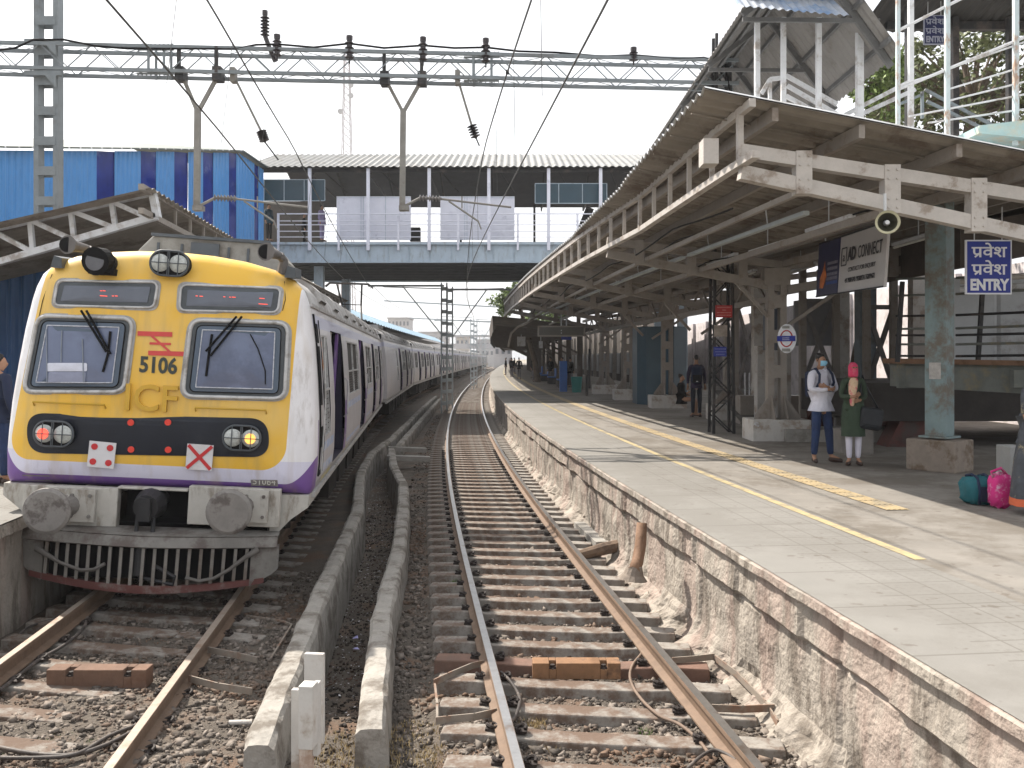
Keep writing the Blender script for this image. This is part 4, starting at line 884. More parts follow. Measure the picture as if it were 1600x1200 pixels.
rb.beam((-.84, 2.18, 4.13), (.68, 2.18, 4.13), .05, .04); rb.build('hatch', rubber, rbo, world=False)
# cab side door slit, yellow gutters
e = MB(); e.tube([(hw(z)-.005, .50, z) for z in (1.3, 1.7, 2.2, 2.7, 3.15)], .03, 6); e.tube([(hw(z)-.0, .98, z) for z in (1.3, 1.7, 2.2, 2.7, 3.1)], .012, 6); e.grid([[(hw(z)+.003, .56, z), (hw(z)+.003, .86, z)] for z in (1.28, 1.7, 2.2, 2.7, 3.05)]); e.build('cab_door_seam', black, c1, world=False)
e = MB(); e.tube([(1.66, .75, 1.3), (1.66, .75, 2.1), (1.60, .75, 2.9)], .012, 6); e.build('cab_handrail', silver, c1, world=False)
# posters on the first coach
for (y0_, y1_, z0_, z1_, col) in ((1.0, 1.12, 2.5, 2.85, (.55, .22, .07)), (1.0, 1.12, 1.95, 2.35, (.42, .45, .6)), (1.05, 2.25, 1.28, 1.64, (.33, .42, .60)), (4.7, 7.9, 1.3, 1.95, (.38, .44, .60)), (10.2, 12.8, 1.35, 1.95, (.40, .44, .58)), (1.0, 2.2, 1.17, 1.23, (.6, .5, .06)), (4.3, 5.4, 1.17, 1.23, (.6, .5, .06))):
    e = MB(); e.add([(hw(z0_)+.004, y0_, z0_), (hw(z0_)+.004, y1_, z0_), (hw(z1_)+.004, y1_, z1_), (hw(z1_)+.004, y0_, z1_)], [(0, 1, 2, 3)])
    e.build('poster', mk('poster_%d' % int(col[0]*100), col, .5, .35, 9, 0, dirt=(.55, .56, .6), damt=.6, dscale=7), c1, world=False)
# pantograph on coach 2
pg = MB(); yb = 2.6
for s_ in (-1, 1):
    pg.tube([(s_*.5, yb-.4, 3.95), (s_*.35, yb+.7, 4.55), (s_*.45, yb-.2, 5.24)], .034, 6)
pg.tube([(-.5, yb-.4, 3.95), (.5, yb-.4, 3.95)], .03, 6); pg.tube([(-.35, yb+.7, 4.55), (.35, yb+.7, 4.55)], .02, 6)
for q in (-.1, .1): pg.tube([(-.85, yb-.2+q, 5.12), (-.7, yb-.2+q, 5.26), (.7, yb-.2+q, 5.26), (.85, yb-.2+q, 5.12)], .032, 6)
pg.box((0, yb, 3.9), (1.1, 1.5, .06))
for a in (-.45, .45):
    for b_ in (-.6, .6): pg.tube([(a, yb+b_, 3.68), (a, yb+b_, 3.9)], .06, 8)
pg.build('pantograph', dark_steel, c2, world=False)
rb = MB(); rb.box((0, 9, 3.85), (1.3, 2.6, .28)); rb.box((-.2, 12, 3.82), (1.0, 1.2, .2)); rb.build('roof_equipment_box', roof_m, c2, world=False, bevel=.03)

# ================================================================ OVERHEAD LINE
ohe = mk('galvanised_mast', (.195, .22, .235), .5, .15, 4, .15, 30, dirt=(.14, .14, .14), damt=.35)
ins_m = mk('brown_porcelain', (.035, .028, .03), .3, .2, 8, 0)
wire_m = mk('wire_copper', (.06, .06, .058), .5, .1, 8, 0)
pipe_m = mk('weathered_drop_arm', (.23, .22, .20), .6, .15, 5, .15, 30, dirt=(.15, .13, .11), damt=.4)
BZ = 9.0
# portal: boom, left battened mast, right lattice mast
XL, YL_ = -9.62, 18.6; XR, YR_ = 4.55, 19.6
port = thing('overhead_line_portal', 'steel lattice boom spanning both tracks between the battened mast and the lattice mast', 'portal', (XL, YL_, 0))
def by(x): return YL_+(YR_-YL_)*(x-XL)/(XR-XL)
boom = MB()
for dy, dz in ((-.24, 0), (.24, 0), (-.24, -.5), (.24, -.5)):
    boom.beam((-18, by(-18)+dy, BZ+dz), (XR+.35, by(XR+.35)+dy, BZ+dz), .065, .07)
boom.build('boom_chord', ohe, port)
lac = MB(); x = -18.; k = 0
while x < XR:
    for dy in (-.24, .24): lac.beam((x, by(x)+dy, BZ-.5*(k % 2)), (x+.52, by(x+.52)+dy, BZ-.5*((k+1) % 2)), .018, .022)
    for dz in (0, -.5): lac.beam((x, by(x)+(.17 if k % 2 else -.17), BZ+dz), (x+.52, by(x+.52)-(.17 if k % 2 else -.17), BZ+dz), .012, .012)
    x += .52; k += 1
lac.build('boom_lacing', ohe, port)
sp = MB()
for px in (238, 262, 740, 768):
    p = P(px, 100, by((px-800)/F*18.9)); sp.box((p.x, p.y-.2, BZ-.25), (.045, .04, .62)); sp.box((p.x, p.y+.2, BZ-.25), (.045, .04, .62))
for xc in (-7.4, -.65):
    for dz in (.045, -.045, -.455, -.545): sp.box((xc, by(xc)-.17, BZ+dz), (.75, .08, .02)); 
    for q in range(9):
        for dz in (.065, -.565): sp.box((xc-.36+q*.09, by(xc)-.17, BZ+dz), (.02, .03, .03))
sp.build('splice_plate', ohe, port)
ms = MB()
def battened(mb, x, y, z0, z1, w_=.42, d=.25, step=.55, lw=.09):
    for sx in (-1, 1): mb.beam((x+sx*w_/2, y, z0), (x+sx*w_/2, y, z1), lw, d, up=(0, 1, 0))
    z = z0
    while z < z1-.1:
        for dy in (-1, 1): mb.box((x, y+dy*(d/2+.006), z+.1), (w_+.02, .012, .18))
        z += step
    return mb
battened(ms, XL, YL_-.0, -.5, 12, .40, .24, .62, .10); ms.build('mast', ohe, port)
br = MB()
for dz in (0.05, -.6): br.box((XL, YL_-.2, BZ+dz-.0), (.75, .10, .10)); br.prism([(XL+.28, YL_-.26, BZ+dz-.05), (XL+.28, YL_-.26, BZ+dz-.3), (XL+.05, YL_-.26, BZ+dz-.05)], (0, .03, 0))
br.build('bracket', ohe, port)
# right lattice mast under the canopy: wide base, twin posts with lacing
lm = MB(); bx_, by_ = 4.56, 19.6
for sx in (-1, 1):
    for sy in (-1, 1): lm.beam((bx_+sx*.22+.02, by_+sy*.22, PZ), (bx_+sx*.14+.02, by_+sy*.16, 9.6), .06, .06)
z = PZ; k = 0
while z < 9.3:
    t = (z-PZ)/8.7; a = .22-.08*t; zz = z+.42
    for f in ((-1, -1, 1, -1), (-1, 1, 1, 1), (-1, -1, -1, 1), (1, -1, 1, 1)):
        s_ = 1 if k % 2 else -1
        p, q = ((f[0], f[1]), (f[2], f[3])) if s_ > 0 else ((f[2], f[3]), (f[0], f[1]))
        lm.beam((bx_+.02+p[0]*a, by_+p[1]*a, z), (bx_+.02+q[0]*a, by_+q[1]*a, zz), .012, .03)
    z = zz; k += 1
lm.build('lattice_mast', dark_steel, port)
# drop arms and cantilevers
def insulator(mb, a, b_, r=.07, n_=5, rr=.03):
    a, b_ = Vector(a), Vector(b_); pts = []; rad = []
    for i in range(n_*4+1): pts.append(a.lerp(b_, i/(n_*4))); rad.append(rr if i % 4 in (0, 3) else (r if i % 4 == 1 else r*.6))
    mb.tube(pts, rr, 12, rad=rad)
def drop_arm(px, xl, xr, label, cant_px):
    Y = by((px-800)/F*18.9)-.05; X = (px-800)/F*Y; top = BZ-.55; fork = P(px, 176, Y).z; bot = P(px, 330, Y).z
    r = thing('drop_arm', label, 'drop arm', (X, Y, top)); m = MB()
    m.beam((X, Y, fork+.05), (X-.02, Y, bot), .115, .115); m.build('tube', pipe_m, r)
    m = MB()
    for xx in (xl, xr): m.beam((X, Y, fork), ((xx-800)/F*Y, Y, top+.05), .075, .07)
    m.build('fork', pipe_m, r)
    m = MB()
    for xx in (xl, xr): m = MB(); m.box(((xx-800)/F*Y, Y-.03, top+.03), (.18, .28, .28)); m.box(((xx-800)/F*Y, Y-.16, top+.3), (.07, .06, .55)); m.build('clamp', dark_steel, r)
    # cantilever with insulator reaching towards the track
    c_ = MB(); z0 = P(0, 318, Y).z; x1 = X+.12
    c_.tube([(X+.05, Y, bot+.12), (x1+.25, Y, z0+.12)], .03, 8); c_.tube([(x1+.65, Y, z0+.1), (X+2.3, Y, z0-.08)], .022, 8); c_.tube([(x1+.85, Y, z0+.05), (X+1.6, Y, z0-.38)], .02, 8)
    c_.box((X+.02, Y, bot+.06), (.2, .2, .1)); c_.tube([(X+1.25, Y, z0+.15), (X+1.25, Y, z0-.1)], .015, 6)
    c_.tube([(X+1.6, Y, z0-.38), (X+1.66, Y, z0-.55)], .016, 6)
    c_.build('cantilever', pipe_m, r); i_ = MB(); insulator(i_, (x1+.22, Y, z0+.12), (x1+.7, Y, z0+.1), .075, 7); i_.build('insulator', mk('grey_porcelain', (.16, .15, .145), .35, .2, 8, 0), r)
drop_arm(309, 284, 342, 'forked drop arm with its cantilever in front of the blue cladding', 0)
drop_arm(630, 602, 660, 'forked drop arm with its cantilever in front of the footbridge panels', 0)
# stay insulators under boom
for i, (a, b_, c_, lab) in enumerate((((365, 118), (408, 205), (414, 222), 'stay rod with ribbed insulator over the left track'), ((715, 122), (737, 196), (744, 216), 'stay rod with ribbed insulator over the empty track'))):
    Y = by((a[0]-800)/F*18.9)-.1; r = thing('stay_insulator', lab, 'insulator', P(*a, Y)); m = MB(); m.tube([P(*a, Y), P(*b_, Y)], .025, 8); m.box(P(*a, Y), (.1, .2, .3)); m.build('rod', pipe_m, r)
    m = MB(); insulator(m, P(*b_, Y), P(*c_, Y), .115, 5, .03); m.build('insulator', ins_m, r)
    e = P(435, 250, Y) if i == 0 else P(749, 228, Y); m = MB(); m.tube([P(*c_, Y), e], .018, 6); m.build('link', wire_m, r)
# top insulators carrying the feeder
fx = [(546, 92, 62), (661, 95, 64), (759, 98, 66), (990, 95, 80), (433, 88, 60)]
ords = ['above the gap between the two drop arms', 'directly above the right drop arm', 'beside the boom splice right of the drop arm', 'small one at the right end of the boom', 'at the left beside the tall raised insulator']
for (px, yb_, yt), od in zip(fx, ords):
    Y = by((px-800)/F*18.9)-.22; m = MB(); a, b_ = P(px, yb_, Y), P(px, yt, Y); insulator(m, a, b_, .10, 4, .06); m.tube([b_, b_+Vector((0, 0, .08))], .07, 8); m.tube([a-Vector((0, 0, .1)), a], .02, 8)
    tag(m.build('post_insulator', ins_m), 'post insulator carrying the feeder cable, %s' % od, 'insulator', group='insulators on the boom')
m = MB(); Y = by(-5); a, b_ = P(414, 56, Y), P(414, 24, Y); insulator(m, a, b_, .10, 6, .05); m.tube([P(414, 56, Y), P(420, 72, Y), P(430, 96, Y)], .05, 8); m.tube([b_, b_+Vector((0, 0, .1))], .06, 8)
tag(m.build('post_insulator', ins_m), 'tall ribbed insulator raised on a bent arm above the boom', 'insulator', group='insulators on the boom')
m = MB(); pts = [(-20, 82), (0, 78), (24, 75), (52, 62), (100, 62), (150, 72), (200, 76), (370, 76), (400, 70), (433, 69), (490, 74), (546, 68), (600, 75), (661, 71), (710, 75), (759, 74), (810, 80), (870, 82), (940, 88), (990, 86), (1060, 92), (1100, 90), (1120, 96), (1135, 112), (1140, 140)]
m.tube([P(x, y, by((x-800)/F*18.9)-.25) for x, y in pts], .022, 6); tag(m.build('feeder_cable', black, smooth=True), 'black feeder cable looping along the top of the boom', 'cable')
# running wires
def wire(label, fn, Ys, r=.011, kids=()):
    m = MB(); m.tube([fn(Y) for Y in Ys], r, 5); return tag(m.build('overhead_wire', wire_m), label, 'overhead wire', group='overhead wires')
def tri(Y, a, b_, za, zb): t = (Y-a)/(b_-a); return za+(zb-za)*t
def zcat(Y):
    if Y < 18.8: return 6.95-.35*math.sin(math.pi*(Y+30)/48.8)
    if Y < 42: return tri(Y, 18.8, 42, 6.95, 5.75)
    q = ((Y-42) % 50)/50; return 6.9-1.2*(math.sin(math.pi*q))*.8-(.9*max(0, 1-(Y-42)/25))
Yn = list(np.arange(2.5, 60, 1.3))+list(np.arange(60, 260, 6))
st = lambda Y: .12*math.sin(Y*.13)
wire('contact wire above the empty track', lambda Y: T(Y, st(Y)+.05, 5.42), Yn)
wire('contact wire above the train', lambda Y: T(Y, TC(Y)+st(Y)+.12, 5.42), Yn)
w1 = wire('sagging catenary wire above the empty track', lambda Y: T(Y, -.02, zcat(Y)), Yn, .013)
w2 = wire('sagging catenary wire above the train', lambda Y: T(Y, TC(Y)+.25, zcat(Y)), Yn, .013)
for Y in (9.8, 12.5, 15.5, 22, 26, 30, 34): m = MB(); m.tube([T(Y, 0, 5.42), T(Y, -.02, zcat(Y))], .004, 4); m.build('dropper', wire_m, w1); m = MB(); m.tube([T(Y, TC(Y)+.1, 5.42), T(Y, TC(Y)+.25, zcat(Y))], .004, 4); m.build('dropper', wire_m, w2)
for Y, o_, od in ((9., .0, 'near top of photo over empty track'), (13.4, .0, 'lower one over empty track'), (9., TC(9)+.25, 'over the left track above the cab')):
    m = MB(); p = T(Y, o_-.02, zcat(Y)); m.box(p, (.05, .05, .06)); tag(m.build('wire_clamp', dark_steel), 'small clamp on the catenary wire, %s' % od, 'clamp')
# distant masts in the row between the tracks
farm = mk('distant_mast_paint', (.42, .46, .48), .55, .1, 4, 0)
def fmast(px, Ybase, ytop, sgn, label, arm_len, arm_off=0, wd=.28):
    X = (px-800)/F*Ybase; zt = P(0, ytop, Ybase).z
    r = thing('catenary_mast', label, 'catenary mast', (X, Ybase, -.4), group='catenary masts beyond the footbridge'); m = MB(); battened(m, X, Ybase, -.5, zt, wd, .2, .6, .07); m.build('post', farm, r)
    m = MB(); za = zt-.15-arm_off; m.beam((X, Ybase, za), (X+sgn*arm_len, Ybase, za), .08, .1); m.beam((X+sgn*.1, Ybase, za-2.6), (X+sgn*arm_len*.55, Ybase, za), .06, .06)
    m.tube([(X, Ybase, 6.2), (X+sgn*arm_len*.8, Ybase, 6.3)], .03, 6); m.build('cantilever', farm, r); return r
fmast(694, 47, 442, -1, 'tall battened mast between the tracks, the left one of the nearest pair', 4.0)
fmast(703, 48, 448, 1, 'battened mast of the nearest pair with its arm over the empty track', 3.6)
fmast(738, 80, 498, -1, 'second battened mast beyond the footbridge with its arm over the train', 3.4)
fmast(743, 84, 500, 1, 'second battened mast beyond the footbridge with its arm over the empty track', 3.2)
fmast(755, 120, 522, -1, 'third faint mast beyond the footbridge at the end of the train', 3.)
fmast(758, 150, 528, 1, 'farthest faint mast in the haze', 3.)
m = MB(); m.beam(P(820, 482, 82), P(600, 470, 82), .12, .12); m.beam(P(800, 505, 118), P(640, 497, 118), .15, .15); tag(m.build('span_beam', farm), 'thin steel span beams crossing all tracks in the distance', 'span beam')

# ================================================================ FOOTBRIDGE
BY0, BY1 = 38.5, 48.; XB0, XB1 = -11.2, 11.5
fb = thing('footbridge', 'pale blue-grey steel footbridge with corrugated roof spanning the tracks', 'footbridge', (0, BY0, 6))
zb0 = CH+(HZ-411)/F*BY0; zb1 = CH+(HZ-379)/F*BY0; zr = CH+(HZ-334)/F*BY0; ze = CH+(HZ-262)/F*BY0
m = MB(); m.box(((XB0+XB1)/2, BY0, (zb0+zb1)/2), (XB1-XB0, .02, zb1-zb0)); m.box(((XB0+XB1)/2, BY0-.06, zb1-.05), (XB1-XB0, .18, .10)); m.box(((XB0+XB1)/2, BY0-.05, zb0+.02), (XB1-XB0, .16, .04)); m.box(((XB0+XB1)/2, BY1, (zb0+zb1)/2), (XB1-XB0, .3, zb1-zb0))
for i in range(26):
    x = XB0+.5+i*.9; m.box((x, BY0-.03, (zb0+zb1)/2), (.015, .04, zb1-zb0-.08))
m.build('girder', lt_steel, fb)
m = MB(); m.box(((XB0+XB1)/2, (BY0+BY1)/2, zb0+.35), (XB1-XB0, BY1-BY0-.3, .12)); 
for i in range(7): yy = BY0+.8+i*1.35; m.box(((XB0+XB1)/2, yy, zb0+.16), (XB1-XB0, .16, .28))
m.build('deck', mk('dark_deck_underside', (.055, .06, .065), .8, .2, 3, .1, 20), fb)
m = MB(); rows = []
xs = np.arange(XB0-.1, XB1+.3, .06)
zrid = CH+(HZ-240)/F*(BY0+4.6)+.0
for (yy, zz) in ((BY0-.35, ze-.02), (BY0+2.2, (ze+zrid)/2), (BY0+4.75, zrid)): rows.append([(x, yy, zz+.035*math.sin(x*2*math.pi/.30)) for x in xs])
m.grid(rows); rows = []
for (yy, zz) in ((BY0+4.75, zrid), (BY1+.35, ze-.02)): rows.append([(x, yy, zz+.035*math.sin(x*2*math.pi/.30)) for x in xs])
m.grid(rows); m.build('roof', mk('pale_roof_sheet', (.21, .215, .215), .7, .12, .8, .1, 20, dirt=(.14, .135, .125), damt=.5, streak=0), fb)
m = MB(); m.add([(XB0, BY0-.2, ze-.08), (XB1, BY0-.2, ze-.08), (XB1, BY0+4.7, zrid-.07), (XB0, BY0+4.7, zrid-.07), (XB1, BY1+.2, ze-.08), (XB0, BY1+.2, ze-.08)], [(0, 1, 2, 3), (3, 2, 4, 5)]); m.build('roof_shade_sheet', mk('roof_shade_dark', (.075, .075, .08), .8, .2, 2, .1), fb)  # added dark sheet puts the shade under the roof into colour
m = MB(); 
for i in range(6):
    y0_ = BY0+.2+i*.85; m.beam((XB0, y0_, ze-.1+(zrid-ze)*i*.85/4.75), (XB1, y0_, ze-.1+(zrid-ze)*i*.85/4.75), .06, .1)
for px in (485, 576, 671, 764, 857, 938):
    x = (px-800)/F*BY0; m.beam((x, BY0+.1, ze-.25), (x, BY0+4.75, zrid-.2), .08, .12); m.beam((x, BY1-.1, ze-.25), (x, BY0+4.75, zrid-.2), .08, .12); m.beam((x, BY0+.1, ze-.3), (x, BY1-.1, ze-.3), .06, .08)
    m.beam((x+.5, BY0+.5, ze-.1), (x+1.1, BY0+2.5, ze-.6), .04, .04)
m.beam((XB0, BY0+.1, ze-.12), (XB1, BY0+.1, ze-.12), .1, .14)
m.build('roof_frame', dark_steel, fb)
PXS = (485, 576, 671, 764, 857, 938)
for px in PXS:
    x = (px-800)/F*BY0; m = MB(); m.beam((x, BY0-.12, zb1-.35), (x, BY0-.12, ze-.05), .14, .12, up=(0, 1, 0)); m.build('post', lilac, fb)
for px in (436, 530, 623, 716, 809, 902):
    x = (px-800)/F*BY0; m = MB(); m.beam((x, BY0-.12, zb1-.35), (x, BY0-.12, zr-.0), .09, .09, up=(0, 1, 0)); m.build('rail_post', lilac, fb)
for x_px in (720, 835, 440, 500):
    x = (x_px-800)/F*BY1; m = MB(); m.beam((x, BY1, zb1), (x, BY1, ze), .12, .12, up=(0, 1, 0)); m.build('post', dark_steel, fb)
m = MB()
for i, y_ in enumerate((335, 346, 352, 362, 371)):
    z = P(0, y_+(0), BY0).z; m.tube([((436-800)/F*BY0, BY0-.14, z), (XB1, BY0-.14, z)], .028 if i == 0 else .02, 6)
for z in (zr, (zr+zb1)/2): m.tube([(XB0, BY1, z), (XB1, BY1, z)], .03, 6)
m.build('railing', lilac, fb)
for (x0, x1, lab) in ((526, 642, 'left white hoarding'), (688, 804, 'right white hoarding')):
    m = MB(); a, b_ = P(x0, 307, BY0+.5), P(x1, 375, BY0+.5); m.box(((a.x+b_.x)/2, BY0+.5, (a.z+b_.z)/2), (b_.x-a.x, .04, a.z-b_.z)); pn = m.build('hoarding_panel', lilac, fb, label=lab)
    m = MB()
    for q in (.33, .36, .66): m.beam((a.x+(b_.x-a.x)*q, BY0+.47, a.z), (a.x+(b_.x-a.x)*q, BY0+.47, b_.z), .02, .015)
    m.beam((a.x, BY0+.47, a.z-.06), (b_.x, BY0+.47, a.z-.06), .015, .02); m.build('panel_joint', lt_steel, pn)
for (x0, x1, y0, y1) in ((413, 508, 281, 314), (836, 948, 287, 318)):
    m = MB(); a, b_ = P(x0, y0, BY0+.3), P(x1, y1, BY0+.3); m.box(((a.x+b_.x)/2, BY0+.3, (a.z+b_.z)/2), (b_.x-a.x, .08, a.z-b_.z)); bo = m.build('display_board', mk('dark_teal_board', (.025, .06, .085), .25, .1, 3, 0), fb)
    m = MB()
    for q in (0, .33, .66, 1): m.beam((a.x+(b_.x-a.x)*q, BY0+.25, a.z), (a.x+(b_.x-a.x)*q, BY0+.25, b_.z), .03, .02)
    for z in (a.z, b_.z): m.beam((a.x, BY0+.25, z), (b_.x, BY0+.25, z), .02, .03)
    m.build('board_frame', lt_steel, bo)
m = MB(); a, b_ = P(641, 356, 46), P(657, 377, 46); m.box(((a.x+b_.x)/2, 46, (a.z+b_.z)/2), (b_.x-a.x, .4, a.z-b_.z)); tag(m.build('cabinet', dark_steel), 'small dark cabinet standing between the white hoardings on the footbridge', 'cabinet')
# cross wall at the left end and sloping stair soffit at the right end of the bridge
m = MB(); m.box((P(440, 0, BY0).x-1.4, 46, 9.), (3.2, .2, 3.2)); m.build('end_panel', mk('brown_panel', (.09, .078, .068), .7, .2, 3, 0), fb)
m = MB()
for px in (900, 925, 950): m.beam(P(px, 380, 44), P(px+22, 325, 44), .25, .4)
m.build('stair_soffit', dark_steel, fb)
# support piers hidden behind
for x in (-8.6, 7.6):
    for y in (BY0+1.5, BY1-1.5): m = MB(); m.beam((x, y, -.3), (x, y, zb0), .4, .4, up=(0, 1, 0)); m.build('pier', lt_steel, fb)

# blue clad stair hall on the left
bh = thing('clad_stair_hall', 'blue corrugated stair hall with dark glossy strips joining the footbridge at the left', 'stair hall', (-12, 28, PZ))
def hl(px, y_top):    # wall plane from the bridge corner towards the camera
    pass
A = Vector((P(411, 0, 38.3).x, 38.3)); B_ = Vector((-14.2, 17.))
def wallpt(px):
    k = (px-800)/F; t = (k*A.y-A.x)/((B_.x-A.x)-k*(B_.y-A.y)); return A+(B_-A)*t
def ztop(px): 
    y = float(np.interp(px, (-200, 0, 230, 372, 411), (226, 232, 234, 237, 263))); return CH+(HZ-y)/F*wallpt(px).y
strips = [(150, 178), (220, 243), (273, 292), (318, 332), (357, 369), (397, 403)]
m = MB(); d = (A-B_).normalized(); nrm = Vector((d.y, -d.x)); Ltot = (A-B_).length
def pxat(s): p = B_+d*s; return 800+F*p.x/p.y
cols = []; s = 0
while s <= Ltot:
    px = pxat(s); cols.append((s, px)); s += .035
seg = []; 
def corr(s): 
    f = (s/.24) % 1; return .03*(1 if f < .3 else (max(0, (.45-f)/.15) if f < .45 else (0 if f < .85 else (f-.85)/.15)))
rowsb, rowst, rowsm = [], [], []
def instrip(px): return any(a <= px <= b for a, b in strips)
run = []
def flush():
    global run
    if len(run) > 1: m.grid([run_b(run), run_t(run)])
    run = []
def run_b(r): return [(*(B_+d*s+nrm*corr(s)), PZ) for s, px in r]
def run_t(r): return [(*(B_+d*s+nrm*corr(s)), ztop(px)-.05) for s, px in r]
for s, px in cols:
    if instrip(px): flush()
    else: run.append((s, px))
navy_glass.node_tree.nodes['Principled BSDF'].inputs['Specular IOR Level'].default_value = .1
flush(); m.build('wall', blue_sheet, bh)
for i, (a, b_) in enumerate(strips):
    p, q = wallpt(a-2.5), wallpt(b_+2); m = MB(); n_ = nrm*-.02; za, zb = ztop(a)-.06, ztop(b_)-.06
    N_ = 6; rr = []
    for k in range(N_+1): t = k/N_; pp = p.lerp(q, t); rr.append([(pp.x+n_.x+.012*math.sin(k*2.1+j*1.3)*nrm.x, pp.y+n_.y, PZ+(za+(zb-za)*t-PZ)*j/12) for j in range(13)])
    m.grid(rr); m.build('glossy_strip', navy_glass, bh, smooth=True)
m = MB(); rr = []
for px in (-300, -100, 0, 100, 230, 372, 411): p = wallpt(px) if px > -150 else B_-d*6*(1 if px < -200 else .3); z = ztop(max(px, -100)); rr.append([(p.x+nrm.x*.25, p.y+nrm.y*.25, z), (p.x+nrm.x*.25, p.y+nrm.y*.25, z+.05), (p.x-nrm.x*5, p.y-nrm.y*5, z+.6), (p.x-nrm.x*5, p.y-nrm.y*5, z+.5)])
m.grid(rr, closed=True); m.build('roof', mk('dark_green_roof_edge', (.10, .12, .11), .6, .2, 3, .1), bh)
m = MB(); 
for s in np.arange(.5, Ltot, .5): p = B_+d*s+nrm*.27; z = ztop(pxat(s)); m.tube([(p.x, p.y, z+.02), (p.x+.03, p.y, z+.02)], .02, 5)
m.build('roof_bolt', galv, bh)
m = MB(); p = B_; m.add([(p.x, p.y, PZ), (p.x-6, p.y+1.5, PZ), (p.x-6, p.y+1.5, 8.), (p.x, p.y, 7.2)], [(0, 1, 2, 3)]); m.build('end_wall', blue_sheet, bh)
# nearer lower blue wall behind left platform
m = MB(); m.grid([[(-9.3-.02*k, y, z) for z in (PZ, 4.4)] for k, y in enumerate(np.arange(15.5, 30, .6))]); rr = []
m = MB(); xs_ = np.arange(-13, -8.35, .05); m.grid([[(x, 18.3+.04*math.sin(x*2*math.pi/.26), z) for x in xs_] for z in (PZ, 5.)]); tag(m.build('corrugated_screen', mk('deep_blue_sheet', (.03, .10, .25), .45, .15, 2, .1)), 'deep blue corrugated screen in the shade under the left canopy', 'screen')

# ================================================================ LEFT CANOPY
lc = thing('platform_canopy', 'white-painted steel canopy with open truss end over the left platform', 'canopy', (-7, 14, PZ))
YC = 14.1; e = lambda x, y: P(x, y, YC)
m = MB(); tl, tr, bl, br_ = e(-330, 430), e(238, 300), e(-330, 505), e(245, 338)
m.beam(tl, tr, .12, .10); m.beam(bl, br_, .12, .10); m.beam(e(238, 298), e(246, 340), .12, .10)
def lerp(a, b_, t): return a+(b_-a)*t
xs_ = [1., .82, .59, .36, .13, -.1]
for i in range(12):
    t0 = 1-i*.112; t1 = 1-(i+1)*.112
    m.beam(lerp(bl, br_, t1), lerp(tl, tr, t1), .07, .07); m.beam(lerp(bl, br_, t0), lerp(tl, tr, t1), .075, .075) if i else m.beam(lerp(bl, br_, t0-.02), lerp(tl, tr, t1), .075, .075)
m.build('end_truss', white_steel, lc)
fr_ = MB()
for Yf in (19.5, 25, 30.5, 36):
    d = Yf-YC; o_ = T(Yf, -5.55, 0)-T(YC, -5.55, 0)
    f = lambda p: Vector((p.x+o_.x, p.y+d, p.z))
    fr_.beam(f(tl), f(tr), .1, .1); fr_.beam(f(bl), f(br_), .1, .1)
    for i in range(6): t0 = 1-i*.2; fr_.beam(f(lerp(bl, br_, t0)), f(lerp(tl, tr, max(0, t0-.2))), .06, .06); fr_.beam(f(lerp(bl, br_, t0)), f(lerp(tl, tr, t0)), .06, .06)
fr_.build('inner_truss', beige_steel, lc)
m = MB(); ez0, ez1 = tr.z+.05, br_.z
for (z, w_) in ((tr.z-.02, .08), (br_.z, .08)): pathtube(m, YC, 41, lambda Y: -5.52 if Y > 0 else 0, z, .08, .09)
for Y in np.arange(YC+.9, 41, .95): m.beam(T(Y, -5.52, br_.z), T(Y, -5.52, tr.z), .04, .05)
m.build('edge_frame', beige_steel, lc)
m = MB(); rr = []
for Y in np.arange(YC+.08, 41, .065):
    zz = .025*math.sin(Y*2*math.pi/.26); o0 = T(Y, -5.40, 0); rr.append([(o0.x+.0-.0, o0.y, tr.z-.01+zz), (o0.x-5.5, o0.y, tr.z-.01-1.25+zz), (o0.x-9, o0.y, tr.z-.8+zz)])
m.grid(rr); m.build('roof', sheet_under, lc)
m = MB()
for Y in (22.3, 27.8, 33.3, 38.8): m = MB(); m.beam(T(Y, -8.6, PZ), T(Y, -8.6, 4.1), .3, .3, up=(0, 1, 0)); m.build('column', beige_steel, lc)
# far left canopy beyond the bridge, seen over the coach roofs
fc = thing('platform_canopy', 'distant pale blue canopy roof running above the coach roofs beyond the footbridge', 'canopy', (-8, 50, PZ))
m = MB(); m2 = MB(); rr = []; r2 = []
for Y in np.arange(44, 130, .4):
    zz = .04*math.sin(Y*2*math.pi/1.6); a = T(Y, -5.9, 0); rr.append([(a.x, a.y, 4.75+zz), (a.x-1.4, a.y, 5.55+zz), (a.x-1.45, a.y, 5.5+zz)]); r2.append([(a.x-1.4, a.y, 5.58), (a.x-6, a.y, 4.9), (a.x-6, a.y, 4.6), (a.x-.4, a.y, 4.6)])
m.grid(rr); m.build('roof_edge', mk('pale_blue_roof', (.24, .36, .46), .5, .15, .5, 0), fc); m2.grid(r2); m2.build('roof', dark_steel, fc)
m = MB(); 
for Y in np.arange(46, 130, 6): m = MB(); m.beam(T(Y, -8.4, PZ), T(Y, -8.4, 5.), .3, .3, up=(0, 1, 0)); m.build('column', dark_steel, fc)

